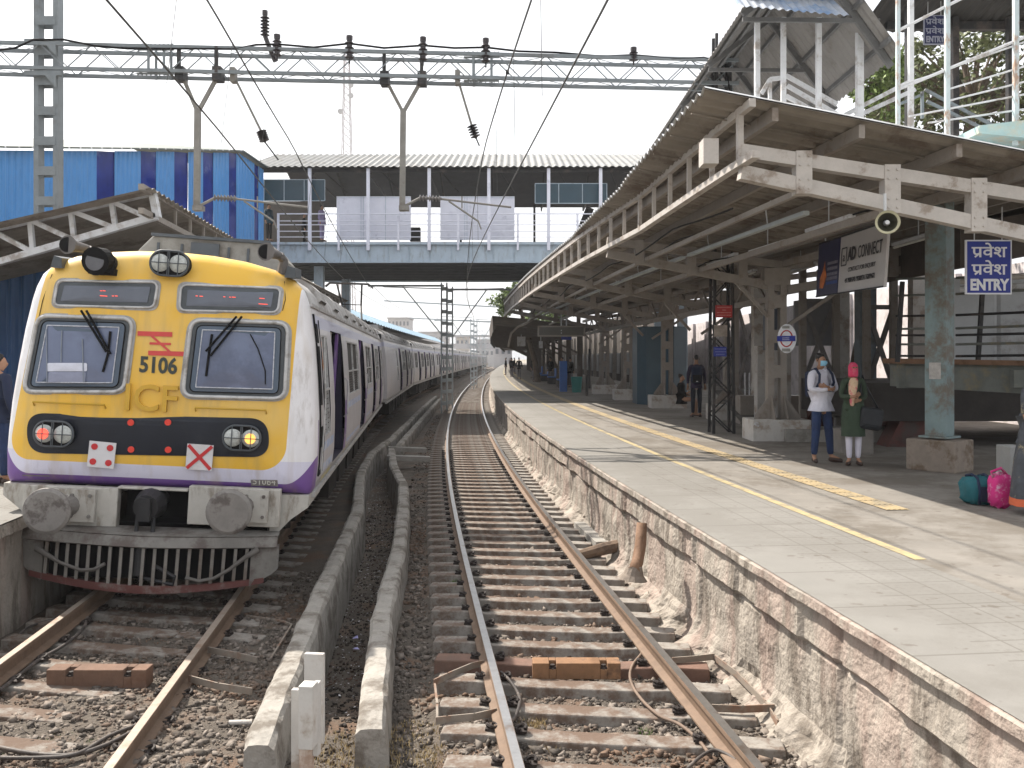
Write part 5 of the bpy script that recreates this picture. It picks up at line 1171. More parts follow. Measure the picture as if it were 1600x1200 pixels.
# ================================================================ RIGHT CANOPY
rc = thing('platform_canopy', 'long weathered cream steel butterfly canopy over the right platform', 'canopy', T(10, 6, PZ))
YA, YB = 9.84, 46.
eo = lambda Y: float(np.interp(Y, (9.8, 15, 20, 31, 45), (2.25, 2.42, 2.25, 2.05, 1.88)))     # edge beam offset
def zroof(o_): return 5.46-.159*(o_-1.73) if o_ < 6 else 4.78+.16*(o_-6)
ovh = lambda Y: float(np.interp(Y, (9, 14, 21), (.5, .42, .06)))
m = MB(); rr = []
roffs = [None, 2.6, 3.6, 4.8, 6.0, 7.2, 8.6, 10.4]
for Y in np.arange(9.5, YB, .05):
    zz = .034*math.sin(Y*2*math.pi/.25); r_ = []
    for o_ in roffs:
        q = (eo(Y)-ovh(Y)) if o_ is None else o_; p = T(Y, q, 0); r_.append((p.x, p.y, zroof(q)+zz))
    rr.append(r_)
m.grid(rr)
for Y in np.arange(10.2, YB, 1.02): m.beam(T(Y, eo(Y)-ovh(Y)+.02, zroof(1.9)-.045), T(Y, 5.95, zroof(5.95)-.045), .025, .012)
m.build('roof', sheet_under, rc)
for k_, (o0, zz0) in enumerate(((4.45, 4.5), (3.4, 4.72), (2.9, 4.7))):
    m = MB(); Ys_ = np.arange(10.5+k_*.7, 44, .45); m.tube([T(Y, o0+.05*math.sin(Y*.6+k_), zz0-.11*abs(math.sin(Y*.54+k_*.8))) for Y in Ys_], .014, 5); m.build('wiring', black, rc)
m = MB(); rr = []
for Y in np.arange(9.5, YB, .05):
    zz = .034*math.sin(Y*2*math.pi/.25); r_ = []
    for o_ in (eo(Y)-ovh(Y)-.02, 3.6, 6., 8., 10.45): p = T(Y, o_, 0); r_.append((p.x, p.y, zroof(o_)+zz+.02))
    rr.append(r_)
m.grid(rr); m.build('roof_skin', galv, rc)
for o_ in (2.55, 3.55, 4.7, 5.7, 6.9, 8.2, 9.6):      # purlins poking out at the near end
    m = MB(); pathtube(m, 9.56, YB, o_, zroof(o_)-.10, .07, .15, 1.2); m.build('purlin', beige_steel, rc)
# edge ladder frame
ZT = lambda Y: 5.16; ZBt = 4.72
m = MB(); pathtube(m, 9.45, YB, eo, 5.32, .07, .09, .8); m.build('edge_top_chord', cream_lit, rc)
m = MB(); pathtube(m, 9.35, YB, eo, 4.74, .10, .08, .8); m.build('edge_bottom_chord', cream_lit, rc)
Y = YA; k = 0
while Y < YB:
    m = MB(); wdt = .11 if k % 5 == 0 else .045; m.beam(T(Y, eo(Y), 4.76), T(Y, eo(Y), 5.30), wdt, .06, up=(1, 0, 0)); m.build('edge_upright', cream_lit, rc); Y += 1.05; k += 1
m = MB(); p = T(YA, eo(YA)-.35, 0); m.box((p.x+.0, p.y+.05, 4.86), (.17, .25, .28)); m.build('junction_box', cream_lit, rc)
# frames
def fz(o_, lo): return (4.88-.125*(o_-2.25) if not lo else 4.64-.187*(o_-2.25)) if o_ < 6 else ((4.41+.13*(o_-6)) if not lo else (3.94+.17*(o_-6)))
FY = [YA, 17.5, 23.4, 29.2, 35., 40.8]
for i, Y in enumerate(FY):
    m = MB(); a, e_ = eo(Y), 10.2
    def pt(o_, z): p = T(Y, o_, 0); return Vector((p.x, p.y, z))
    m.beam(pt(a, fz(a, 0)), pt(6, fz(6, 0)), .13, .15); m.beam(pt(6, fz(6, 0)), pt(e_, fz(e_, 0)), .13, .15)
    m.build('frame_top_beam', cream_lit if i == 0 else beige_steel, rc)  # lit tone on the near frame, darker tone on the inner ones
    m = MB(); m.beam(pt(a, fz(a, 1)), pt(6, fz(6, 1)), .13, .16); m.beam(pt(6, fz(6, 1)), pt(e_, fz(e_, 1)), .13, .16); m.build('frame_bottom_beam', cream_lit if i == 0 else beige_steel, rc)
    for q in np.arange(2.98, 10, 1.05):
        if abs(q-6) < .2: continue
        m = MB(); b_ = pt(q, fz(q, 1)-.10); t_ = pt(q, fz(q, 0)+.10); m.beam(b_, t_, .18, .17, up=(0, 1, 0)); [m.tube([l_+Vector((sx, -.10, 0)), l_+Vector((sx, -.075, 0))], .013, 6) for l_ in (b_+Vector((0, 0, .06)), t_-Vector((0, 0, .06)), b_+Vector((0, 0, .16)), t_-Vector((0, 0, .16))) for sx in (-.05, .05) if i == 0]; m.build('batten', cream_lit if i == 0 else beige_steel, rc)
    if i:
        m = MB(); m.beam(pt(2.6, fz(2.6, 1)), pt(4.3, zroof(4.3)-.2)+Vector((0, 1.6, 0)), .05, .06); m.beam(pt(4.9, fz(4.9, 1)), pt(3.6, zroof(3.6)-.2)+Vector((0, 1.8, 0)), .05, .06); m.beam(pt(7.5, fz(7.5, 1)), pt(6, 3.2), .07, .07); m.beam(pt(4.9, fz(4.9, 1)), pt(5.7, 3.3), .06, .07); m.build('brace', beige_steel, rc)
# longitudinal lattice on the column line
m = MB(); pathtube(m, 14., YB, 5.95, 4.45, .10, .12); pathtube(m, 17.5, YB, 5.95, 3.78, .10, .12); m.build('spine_girder', beige_steel, rc)
m = MB(); Y = 17.5; k = 0
while Y < YB-1: m.beam(T(Y, 5.95, 3.78 if k % 2 else 4.45), T(Y+.97, 5.95, 4.45 if k % 2 else 3.78), .05, .05); Y += .97; k += 1
m.build('spine_lacing', beige_steel, rc)
# secondary longitudinal rails under roof
m = MB(); pathtube(m, YA, YB, 4.2, 4.3, .07, .09); pathtube(m, YA, YB, 3.1, 4.5, .06, .07); m.build('runner', beige_steel, rc)
cols_ = []
for i, Y in enumerate(FY[1:]):
    o_ = (5.78, 6.8, 6.5, 6.3, 6.3)[i]; lab = ('double-legged cream column with the round station sign', 'double-legged column behind the lattice mast', None, None, None)[i]
    pc = T(Y, o_, PZ); rz = ang(Y)
    r = thing('canopy_column', ['double-legged cream column carrying the round station sign behind the waiting man', 'double-legged column half hidden behind the dark lattice mast', 'double-legged column beside the man with the backpack', 'double-legged column next to the dark blue kiosk', 'farthest double-legged column before the indicator board'][i], 'column', pc, group='columns of the right canopy')
    for s_ in (-1, 1):
        m = MB(); m.box((pc.x+s_*.125, pc.y, PZ+.42+1.35), (.125, .2, 2.72), rz=0); m.build('leg', beige_steel, r)
    for z in (1.05, 1.75, 2.45):
        m = MB(); m.box((pc.x, pc.y-.11, PZ+.42+z-.1), (.36, .025, .26)); m.box((pc.x, pc.y+.11, PZ+.42+z-.1), (.36, .025, .26)); m.build('batten', beige_steel, r)
    m = MB(); m.box((pc.x, pc.y, PZ+.42+2.85), (.52, .22, .34)); m.build('head_plate', beige_steel, r)
    m = MB()
    for s_ in (-1, 1):
        xb = pc.x+s_*.188; m.prism([(xb, pc.y-.1, PZ+.4), (xb+s_*.28, pc.y-.1, PZ+.4), (xb+s_*.26, pc.y-.1, PZ+.5), (xb, pc.y-.1, PZ+.85)], (0, .015, 0))
        m.prism([(pc.x+s_*.125, pc.y-.1, PZ+.4), (pc.x+s_*.125, pc.y-.38, PZ+.4), (pc.x+s_*.125, pc.y-.36, PZ+.5), (pc.x+s_*.125, pc.y-.1, PZ+.9)], (.015, 0, 0))
    m.build('gusset', beige_steel, r)
    m = MB(); m.box((pc.x, pc.y, PZ+.2), (1.15, .85, .44)); m.build('pedestal', white_conc, r, bevel=.02)
# second weathered canopy farther on
rc2 = thing('platform_canopy', 'dark weathered second canopy farther along the right platform', 'canopy', T(60, 4, PZ))
m = MB(); rr = []
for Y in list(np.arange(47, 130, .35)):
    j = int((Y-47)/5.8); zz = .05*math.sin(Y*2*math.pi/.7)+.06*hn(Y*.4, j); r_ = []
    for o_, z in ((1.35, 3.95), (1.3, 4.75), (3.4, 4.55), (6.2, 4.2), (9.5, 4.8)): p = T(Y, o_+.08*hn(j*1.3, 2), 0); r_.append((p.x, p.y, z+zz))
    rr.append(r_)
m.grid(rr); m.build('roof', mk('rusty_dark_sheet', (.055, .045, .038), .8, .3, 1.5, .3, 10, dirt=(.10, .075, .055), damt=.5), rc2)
m = MB(); 
for Y in np.arange(48, 130, 6): m = MB(); m.beam(T(Y, 1.5, 4.2), T(Y, 6, 3.9), .12, .2); m.beam(T(Y, 6, PZ), T(Y, 6, 4.2), .28, .28, up=(0, 1, 0)); m.beam(T(Y, 6, 2.8), T(Y, 3.5, 4.), .08, .1); m.build('frame', mk('dark_brown_steel', (.10, .08, .065), .7, .2, 5, .2), rc2)
m = MB(); rr = []
for Y in list(np.arange(130, 230, 3)): rr.append([T(Y, 2., 4.1), T(Y, 2., 4.6), T(Y, 9, 4.4)])
m.grid(rr); m.build('far_roof', MATS['rusty_dark_sheet'], rc2)
# wavy conduit at the canopy gap
m = MB(); m.tube([T(44, 3.3, 4.55), T(45.5, 2.9, 4.3), T(47, 2.6, 4.2), T(48, 2.3, 3.9), T(49, 2.2, 3.2)], .06, 7); tag(m.build('bent_conduit', beige_steel, smooth=True), 'bent conduit dropping at the gap between the two right canopies', 'conduit')

# lights, conduit
m = MB(); pathtube(m, 12.2, 52, lambda Y: float(np.interp(Y, (12, 17, 52), (4.1, 3.98, 3.4))), 4.60, .09, .06); r = thing('cable_tray', 'long pale cable tray hung under the right canopy', 'cable tray', T(12.2, 4.1, 4.6)); m.build('tray', mk('pale_tray', (.46, .50, .50), .45, .1, 4, 0, dirt=(.3, .28, .25), damt=.3), r)
m = MB()
for Y in np.arange(13.5, 45, 2.9): m.tube([T(Y, 4.05, 4.62), T(Y, 4.02, 4.85), T(Y, 4.1, 5.0)], .012, 5)
m.build('hanger', galv, r)
tubes = [((1262, 366), (1332, 343)), ((1173, 398), (1229, 381)), ((1107, 418), (1150, 401)), ((1397, 387), (1478, 364)), ((1228, 430), (1277, 414)), ((1142, 440), (1180, 425)), ((1020, 448), (1046, 440)), ((1045, 483), (1062, 476))]
tl_ = ['beside the near end of the cable tray', 'second from the near end, above the frame beam', 'third along the tray near the column head', 'nearest one over the teal column', 'above the round station sign', 'by the lattice mast head', 'short one far along the tray', 'farthest short one under the canopy']
tube_m = mk('fluorescent_batten', (.60, .60, .56), .4, .05, 5, 0)
for (a, b_), l_ in zip(tubes, tl_):
    z = 4.42; p, q = G(a[0], a[1], z), G(b_[0], b_[1], z)
    if (q-p).length > 2.6: p = q+(p-q).normalized()*1.9
    r = thing('tube_light', 'unlit fluorescent tube light, %s' % l_, 'tube light', (p+q)/2, group='tube lights under the right canopy'); m = MB(); m.beam(p+Vector((0, 0, .05)), q+Vector((0, 0, .05)), .09, .05); m.build('housing', white_steel, r)
    m = MB(); m.tube([p, q], .02, 8); m.build('tube', tube_m, r)
    m = MB(); c_ = (p+q)/2; m.tube([c_+Vector((0, 0, .05)), c_+Vector((0, 0, .42))], .01, 5); m.build('hanger', galv, r)

# signs --------------------------------------------------------
blue_en = mk('blue_enamel', (.012, .028, .27), .35, .08, 4, 0); white_p = mk('white_lettering', (.75, .76, .80), .5, .04, 5, 0); red_en = mk('red_sign', (.45, .03, .03), .5, .1, 5, 0)
def deva(org, h, xd, yd, parent, mat, nrm, w_=.14, wf=1.):
    xd, yd, nrm = Vector(xd), Vector(yd), Vector(nrm)
    o = text('\u092a\u0935\u0947\u0936', h*1.45, mat, parent, org, xd, yd, .002, bold=.02*h, name='hindi_lettering', sx=1.1*wf)
    inv = MW.get(parent.name, Matrix()).inverted(); q = [inv @ v.co-Vector(org) for v in o.data.vertices]
    xs_ = [v.dot(xd) for v in q]; ys_ = [v.dot(yd) for v in q]; x0, y0 = min(xs_), min(ys_); kx = (max(xs_)-x0)/1.849; ky = (max(ys_)-y0)/.9
    e_ = lambda a, b_: Vector(org)+xd*(x0+a*kx)+yd*(y0+b_*ky)+nrm*.001
    mb = MB(); mb.beam(e_(.45, .27), e_(.17, .02), .105*ky, .004, up=nrm); mb.build('hindi_stroke', mat, parent); return o
def entry_sign(x0, x1, y0, y1, Y, label, parent_m=white_p, board_m=None):
    a, b_ = P(x0, y0, Y), P(x1, y1, Y); c_ = (a+b_)/2; w_, h_ = b_.x-a.x, a.z-b_.z
    r = thing('entry_sign', label, 'sign', c_); m = MB(); m.box(c_, (w_, .03, h_)); m.build('border', parent_m, r)
    m = MB(); m.box(c_+Vector((0, -.017, 0)), (w_-.04, .01, h_-.04)); m.build('board', board_m or blue_en, r)
    for k, f in enumerate((.27, -.05)): deva(c_+Vector((0, -.025, h_*f)), h_*.20, (1, 0, 0), (0, 0, 1), r, parent_m, (0, -1, 0), .17, wf=1.1)
    text('ENTRY', h_*.28, parent_m, r, c_+Vector((0, -.026, -h_*.335)), (1, 0, 0), (0, 0, 1), .002, bold=.012*h_, sx=w_*.76/(h_*.29*2.75))
    m = MB()
    for s_ in (-.3, .3): m.tube([c_+Vector((s_*w_, 0, h_/2)), c_+Vector((s_*w_, 0, h_/2+.45))], .008, 5)
    m.build('hanger', galv, r)
entry_sign(1508, 1580, 375, 460, 12.2, 'bright blue sign reading ENTRY hanging beside the teal column')
entry_sign(1443, 1477, 24, 70, 17.5, 'dim blue ENTRY sign hanging under the stair roof at the top', mk('shaded_lettering', (.30, .31, .38), .5, .04, 5, 0), mk('shaded_sign_blue', (.012, .018, .08), .5, .1, 4, 0))  # darker copies of the sign colours, with the roof's shade put in
# advertisement board, parallel to the track
r = thing('advertising_board', 'white and navy advertising board hung under the right canopy', 'advertising board', P(1335, 423, 14.3))
a_t, b_t, b_b, a_b = P(1281, 382, 16.), P(1388, 346, 12.9), P(1381, 448, 12.9), P(1276, 464, 16.)
nn = (b_t-a_t).cross(a_b-a_t).normalized(); nn = -nn if nn.x > 0 else nn
def bq(u, v): return lerp(lerp(a_t, b_t, u), lerp(a_b, b_b, u), v)
def quad(name, u0, u1, v0, v1, mat, lift, parent, th=.01):
    m = MB(); m.prism([bq(u0, v0)+nn*lift, bq(u1, v0)+nn*lift, bq(u1, v1)+nn*lift, bq(u0, v1)+nn*lift], -nn*th); return m.build(name, mat, parent)
ad_white = mk('ad_white', (.50, .48, .47), .4, .08, 1.5, 0); ad_navy = mk('ad_navy', (.018, .02, .07), .35, .2, 3, 0)
quad('board', 0, 1, 0, 1, ad_white, 0, r, .04); nv = quad('navy_panel', 0, .36, 0, 1, ad_navy, .012, r)
quad('frame_bar', 0, 1, -.02, .01, dark_steel, .02, r); quad('frame_bar', 0, 1, .985, 1.01, dark_steel, .02, r)
xd = (b_t-a_t).normalized(); yd = (a_t-a_b).normalized(); yd = (yd-xd*yd.dot(xd)).normalized(); ink = mk('dark_ink', (.03, .03, .035), .5, .1, 5, 0)
text('AD', .29, ink, r, bq(.555, .36)+nn*.016, xd, yd, .002, bold=.010, sx=.85); text('CONNECT', .28, ink, r, bq(.80, .365)+nn*.016, xd, yd, .002, sx=.72)
text('CONTACT FOR ENQUIRY', .10, ink, r, bq(.70, .62)+nn*.016, xd, yd, .002); text('+91 7980014745 / 9920009734 / 7620994672', .105, ink, r, bq(.68, .80)+nn*.016, xd, yd, .002, sx=.66, bold=.002)
m = MB()
for uv in (((.40, .22), (.40, .52)), ((.40, .22), (.475, .22)), ((.475, .22), (.475, .52)), ((.40, .52), (.475, .52))): m.beam(bq(*uv[0])+nn*.014, bq(*uv[1])+nn*.014, .02, .006, up=nn)
m.build('logo_frame', ink, r); text('a', .22, ink, r, bq(.438, .38)+nn*.016, xd, yd, .002)
m = MB(); m.prism([bq(.06, .85)+nn*.014, bq(.12, .86)+nn*.014, bq(.17, .65)+nn*.014, bq(.14, .5)+nn*.014, bq(.13, .36)+nn*.014, bq(.10, .55)+nn*.014, bq(.06, .66)+nn*.014], nn*.004); m.build('orange_flame', mk('ad_orange', (.5, .14, .03), .5, .4, 8, 0), r)
for k, cc in enumerate((.42, .52, .62, .70, .78)):
    m = MB(); u0 = .175; rr_ = random.Random(k)
    while u0 < .335: du = rr_.uniform(.008, .02); m.beam(bq(u0, cc)+nn*.014, bq(u0+du, cc)+nn*.014, .05, .004, up=nn); u0 += du+.007
    m.build('small_print', mk('ad_pale', (.20, .19, .24), .5, .1, 5, 0) if k != 4 else mk('ad_blue', (.05, .09, .28), .5, .1, 5, 0), r)
m = MB()
for u in (.1, .9): m.tube([bq(u, 0), bq(u, 0)+Vector((0, 0, .5))], .012, 6)
m.build('hanger', galv, r)
# loudspeaker
p = P(1387, 347, 9.72); r = thing('loudspeaker', 'cream horn loudspeaker bolted under the near canopy frame', 'loudspeaker', p); hm = mk('cream_horn', (.42, .40, .27), .5, .1, 5, .05)
m = MB(); d_ = Vector((-.30, -1, -.06)).normalized(); m.tube([p+d_*.0, p-d_*.05, p-d_*.14, p-d_*.26, p-d_*.3], .1, 24, caps=False, rad=[.125, .10, .06, .045, .045]); m.tube([p+d_*.004, p-d_*.01], .12, 24, caps=False, rad=[.128, .128]); m.build('horn', hm, r, smooth=True); m = MB(); m.grid([[p-d_*dd+(Vector((1, -.3, 0)).normalized()*math.cos(a)+Vector((0, 0, 1))*math.sin(a))*rr_ for a in np.linspace(0, 2*math.pi, 24, endpoint=False)] for dd, rr_ in ((.012, .102), (.05, .075), (.10, .052), (.14, .03), (.145, .001))], closed=True); m.build('horn_throat', mk('shaded_throat', (.035, .033, .02), .6, .2, 5, .05), r, smooth=True)  # throat coloured dark to stand for the shade inside the horn
m = MB(); m.grid([[p-d_*dd+(Vector((1, -.3, 0)).normalized()*math.cos(a)+Vector((0, 0, 1))*math.sin(a))*rr_ for a in np.linspace(0, 2*math.pi, 24, endpoint=False)] for dd, rr_ in ((.012, .128), (-.004, .130), (-.004, .120), (.012, .102))], closed=True); m.build('rim', hm, r, smooth=True)
m = MB(); m.tube([p-d_*.01, p-d_*.12], .03, 12, rad=[.022, .035]); m.build('driver', white_steel, r); m = MB(); m.tube([p-d_*.24, p+Vector((.06, .22, .35))], .018, 8); m.build('bracket', galv, r)
# small signs on the lattice mast
def small_sign(x0, x1, y0, y1, Y, mat, label, lines, cols_m=white_p):
    a, b_ = P(x0, y0, Y), P(x1, y1, Y); c_ = (a+b_)/2; r = thing('small_sign', label, 'sign', c_); m = MB(); m.box(c_, (b_.x-a.x, .02, a.z-b_.z)); m.build('plate', mat, r)
    for i, wd_ in enumerate(lines):
        z = c_.z+(a.z-b_.z)*((len(lines)-1)/2-i)/len(lines)*.85; m = MB(); x = c_.x-wd_*(b_.x-a.x)/2; rr_ = random.Random(i)
        while x < c_.x+wd_*(b_.x-a.x)/2: d_ = rr_.uniform(.008, .02); m.box((x+d_/2, c_.y-.012, z), (d_, .003, (a.z-b_.z)/len(lines)*.35)); x += d_+.008
        m.build('small_print', cols_m, r)
small_sign(1118, 1144, 477, 496, 19.3, red_en, 'small red warning sign on the dark lattice mast', [.8, .2, .85, .8], mk('faded_red_print', (.62, .25, .22), .6, .1, 5, 0))
small_sign(1115, 1135, 542, 557, 19.3, blue_en, 'small blue sign below the red one on the lattice mast', [.85, .8, .6], mk('faded_blue_print', (.22, .24, .5), .6, .1, 5, 0))
m = MB(); m.box(P(1126, 517, 19.32), (.28, .02, .25)); tag(m.build('notice', mk('old_paper', (.33, .28, .24), .9, .3, 8, 0)), 'torn paper notice between the red and blue signs on the lattice mast', 'notice')
# round station sign
c_ = P(1229, 529, 16.9); r = thing('station_name_sign', 'oval white station sign with blue bar and red ring on the cream column', 'station sign', c_); yaw = -.75
xd = Vector((math.cos(yaw), math.sin(yaw), 0)); nn = Vector((xd.y, -xd.x, 0)); up = Vector((0, 0, 1))
def ell(rx, rz, lift, n_=32): return [c_+xd*rx*math.cos(a)+up*rz*math.sin(a)+nn*lift for a in np.linspace(0, 2*math.pi, n_, endpoint=False)]
m = MB(); m.prism(ell(.185, .275, 0), -nn*.03); m.build('disc', white_p, r)
m = MB(); q = ell(.12, .15, .006); m.tube(q+[q[0], q[1]], .012, 6, caps=False); m.build('red_ring', red_en, r)
m = MB(); m.prism([c_+xd*a+up*b_+nn*.022 for a, b_ in ((-.18, -.05), (.18, -.05), (.18, .05), (-.18, .05))], -nn*.02); m.build('blue_bar', blue_en, r)
for z_, w_, h_, mt_ in ((.215, .07, .05, 0), (-.215, .08, .055, 0), (.012, .07, .02, 1), (-.02, .07, .02, 1)):
    m = MB(); x_ = -w_
    while x_ < w_: m.prism([c_+xd*a_+up*b_+nn*.027 for a_, b_ in ((x_, z_-h_/2), (x_+.016, z_-h_/2), (x_+.016, z_+h_/2), (x_, z_+h_/2))], -nn*.004); x_ += .024
    m.build('small_print', mk('pale_blue_print', (.40, .42, .62), .6, .1, 5, 0) if mt_ else mk('grey_print', (.22, .23, .20), .6, .1, 5, 0), r)

m = MB(); m.tube([c_-nn*.02, c_+Vector((.06, .35, 0))], .015, 6); m.build('bracket', galv, r)
# indicator board and small far signs
def plain_board(x0, x1, y0, y1, Y, mat, label, fr=beige_steel, th=.12, name='indicator_board'):
    a, b_ = P(x0, y0, Y), P(x1, y1, Y); c_ = (a+b_)/2; r = thing(name, label, 'sign board', c_); m = MB(); m.box(c_, (b_.x-a.x, th, a.z-b_.z)); m.build('casing', fr, r); m = MB(); m.box(c_-Vector((0, th/2+.003, 0)), (b_.x-a.x-.12, .006, a.z-b_.z-.12)); m.build('face', mat, r); m = MB(); m.tube([c_, c_+Vector((0, 0, .8))], .03, 6); m.build('hanger', galv, r); return r, c_
r, c_ = plain_board(840, 914, 509, 526, 36, mk('dark_olive_face', (.09, .085, .07), .4, .1, 4, 0), 'long grey train indicator board hanging over the platform')
text(':', .3, white_p, r, c_-Vector((0, .07, 0)), (1, 0, 0), (0, 0, 1), .002)
plain_board(877, 893, 524, 531, 37, blue_en, 'tiny blue sign below the indicator board', blue_en, .05, 'small_sign')
plain_board(808, 821, 526, 541, 56, white_steel, 'pale square sign under the far canopy', white_steel, .05, 'small_sign')
plain_board(842, 848, 533, 544, 50, white_steel, 'narrow pale hanging sign under the far canopy', white_steel, .05, 'small_sign')
plain_board(946, 970, 430, 455, 30, mk('dark_screen', (.02, .03, .07), .2, .1, 4, 0), 'dark screen hanging under the canopy trusses', dark_steel, .1, 'screen_box')

# ================================================================ STAIR SIDE (right)
# teal column on its pedestal
pc = P(1468, 690, 13.1); pc.z = PZ
r = thing('teal_column', 'weathered teal-grey steel column on a stained concrete pedestal', 'column', pc, rz=R(38)); MW[r.name] = Matrix()
m = MB(); 
for s_ in (-1, 1): m.box((0, s_*.13, 2.05+.25), (.26, .05, 3.6)); m.box((s_*.125, 0, 2.05+.25), (.012, .22, 3.6))
m.build('shaft', teal_steel, r, world=False, bevel=.006)
m = MB(); m.box((0, 0, .225), (.58, .72, .46)); m.build('pedestal', mk('stained_pedestal', (.24, .20, .165), .9, .2, 4, .4, 25, dirt=(.13, .09, .06), damt=.5, dscale=3), r, world=False, bevel=.02)
m = MB(); m.box((-.13-.004, 0.0, 1.45), (.006, .17, .24)); m.build('paper_notice', mk('torn_paper', (.42, .40, .38), .9, .25, 12, 0), r, world=False)
m = MB(); m.box((0, 0, .49), (.42, .42, .03)); m.build('base_plate', teal_steel, r, world=False)
# stair landing beam running right, with bar railing and corrugated sheet behind
sb = thing('stair_landing', 'heavy grey stair landing beam with barred railing behind the teal column', 'stair landing', P(1400, 600, 14.6))
cb = mk('grey_green_beam', (.155, .165, .15), .8, .25, 3, .3, 20, dirt=(.24, .20, .12), damt=.4, dscale=2.5)
m = MB(); a, b_ = P(1402, 566, 15.3), P(1700, 590, 13.2); 
m.prism([P(1402, 566, 15.3), P(1760, 574, 12.6), P(1760, 624, 12.6), P(1402, 604, 15.3)], (0, .3, 0)); m.build('beam', cb, sb)
m = MB(); m.box(P(1420, 586, 15.24), (.38, .1, .44)); m.build('bolted_plate', cb, sb); m = MB(); m.box(P(1597, 592, 13.6), (.3, .1, .26)); m.build('bolted_plate', cb, sb)
m = MB(); m.prism([P(1398, 560, 15.2), P(1760, 566, 12.5), P(1760, 574, 12.5), P(1398, 568, 15.2)], (0, .5, 0)); m.build('ledge', rust_steel, sb)
for k, (yl, yr) in enumerate(((462, 452), (494, 488), (514, 510), (524, 523), (538, 538), (556, 558), (436, 428))):
    m = MB(); m.tube([P(1400, yl, 15.5), P(1452, (yl*.85+yr*.15), 15.1)], .022, 6); m.tube([P(1494, yl*.75+yr*.25, 14.7), P(1700, yr-4, 13.)], .024, 6); m.build('rail_bar', dark_steel if k % 2 else cb, sb)
for px in (1402, 1528, 1650): m = MB(); m.beam(P(px, 566, 14.6), P(px+8, 440, 14.6), .06, .06, up=(0, 1, 0)); m.build('rail_post', dark_steel, sb)
m = MB(); m.tube([P(1500, 440, 14.2), P(1800, 414, 13)], .045, 8); m.build('handrail', cream_lit, sb); m = MB(); m.tube([P(1500, 452, 14.4), P(1800, 436, 13.2)], .05, 8); m.build('handrail', white_steel, sb)
m = MB(); xs_ = np.arange(0, 6.0, .06); m.grid([[(8.0+x, 17.2+.008*math.sin(x*3)+(.03 if (x % 1.3) < .07 else 0), z) for x in xs_] for z in (1.9, 4.1)]); tag(m.build('sheet_screen', mk('dull_sheet', (.36, .37, .38), .45, .2, 1.0, .2, 6, dirt=(.22, .21, .20), damt=.45)), 'dull grey sheet metal screen behind the barred railing', 'screen')
m = MB(); m.box((11.2, 18.5, 1.75), (9.2, 4.2, .7)); tag(m.build('landing_shade_box', mk('landing_shade_dark', (.035, .03, .027), .8, .3, 3, .2)), 'near-black box standing for the dark space under the stair landing', 'shade box')  # added near-black box stands in for the shade under the landing
m = MB(); m.prism([(7.9, 15.8, 4.15), (13.5, 15.8, 5.2), (13.5, 15.8, 5.9), (7.9, 15.8, 4.9)], (0, 3.5, 0)); tag(m.build('stair_soffit', mk('dark_soffit', (.07, .055, .045), .8, .3, 3, .2, 15)), 'dark brown stair soffit above the barred railing at the right edge', 'stair soffit')
# back enclosure: wall, lit pillars, X braces
back = mk('pinkish_white_plaster', (.60, .55, .55), .9, .12, 2, .2, 12, dirt=(.36, .32, .30), damt=.4)
m = MB(); m.box((12.6, 42, 2.6), (.3, 46, 4.6))
for y_ in range(21, 64, 4): m.box((12.4, y_, 2.6), (.25, .4, 4.6))
tag(m.build('station_wall', back), 'sunlit pinkish white boundary wall seen between the canopy columns', 'wall')
for (px, Y, w_, lab) in ((1313, 21, .32, 'pale square post behind the woman'), (1352, 20, .36, 'pale square post between the X braces'), (1432, 22, .3, 'pale square post beside the teal column'), (1185, 23, .30, 'slim white post left of the round sign column')):
    p = P(px, 600, Y); m = MB(); m.beam((p.x, Y, PZ), (p.x, Y, 4.6), w_, w_, up=(0, 1, 0)); tag(m.build('stair_post', white_conc if px != 1352 else grey_steel), lab, 'post')
brm = mk('brace_steel', (.19, .18, .175), .6, .2, 5, .1, 30)
def xbrace(px0, px1, y0, y1, Y, lab):
    r = thing('cross_brace', lab, 'brace', P((px0+px1)/2, y1, Y)); m = MB(); m.beam(P(px0, y0, Y), P(px1, y1, Y), .06, .10); m.build('diagonal', brm, r); m = MB(); m.beam(P(px0, y1, Y+.08), P(px1, y0, Y+.08), .06, .10); m.build('diagonal', brm, r)
    m = MB(); m.beam(P(px0, y0, Y+.04), P(px1, y0, Y+.04), .05, .1); m.beam(P(px0, y1, Y+.04), P(px1, y1, Y+.04), .05, .1); m.build('strut', brm, r)
    m = MB(); m.beam(P(px0, y0-70, Y), P(px0, 652, Y), .14, .14, up=(0, 1, 0)); m.beam(P(px1, y0-70, Y), P(px1, 652, Y), .14, .14, up=(0, 1, 0)); m.build('upright', beige_steel, r)
xbrace(1254, 1306, 470, 600, 20.5, 'crossed steel bracing behind the man in white')
xbrace(1354, 1396, 480, 605, 19.5, 'crossed steel bracing right of the woman')
xbrace(1150, 1190, 470, 610, 27, 'crossed steel bracing seen past the lattice mast')
m = MB(); m.tube([P(1282, 540, 21.5), P(1282, 470, 21.5)], .62, 20); tag(m.build('water_tank', mk('grey_tank', (.19, .19, .20), .5, .1, 3, .05), smooth=False), 'dull grey water tank behind the diagonal braces', 'tank')
m = MB(); a = P(1207, 515, 20); m.box(a, (.34, .3, .92)); tag(m.build('wall_cabinet', mk('navy_cabinet', (.03, .04, .06), .4, .2, 3, 0)), 'dark navy cabinet hanging left of the round station sign', 'cabinet')
m = MB(); a = P(1207, 581, 21.5); m.box((a.x, a.y, 1.9), (.8, .3, 1.9)); tag(m.build('masonry_block', white_conc), 'sunlit white block wall below the navy cabinet', 'wall')
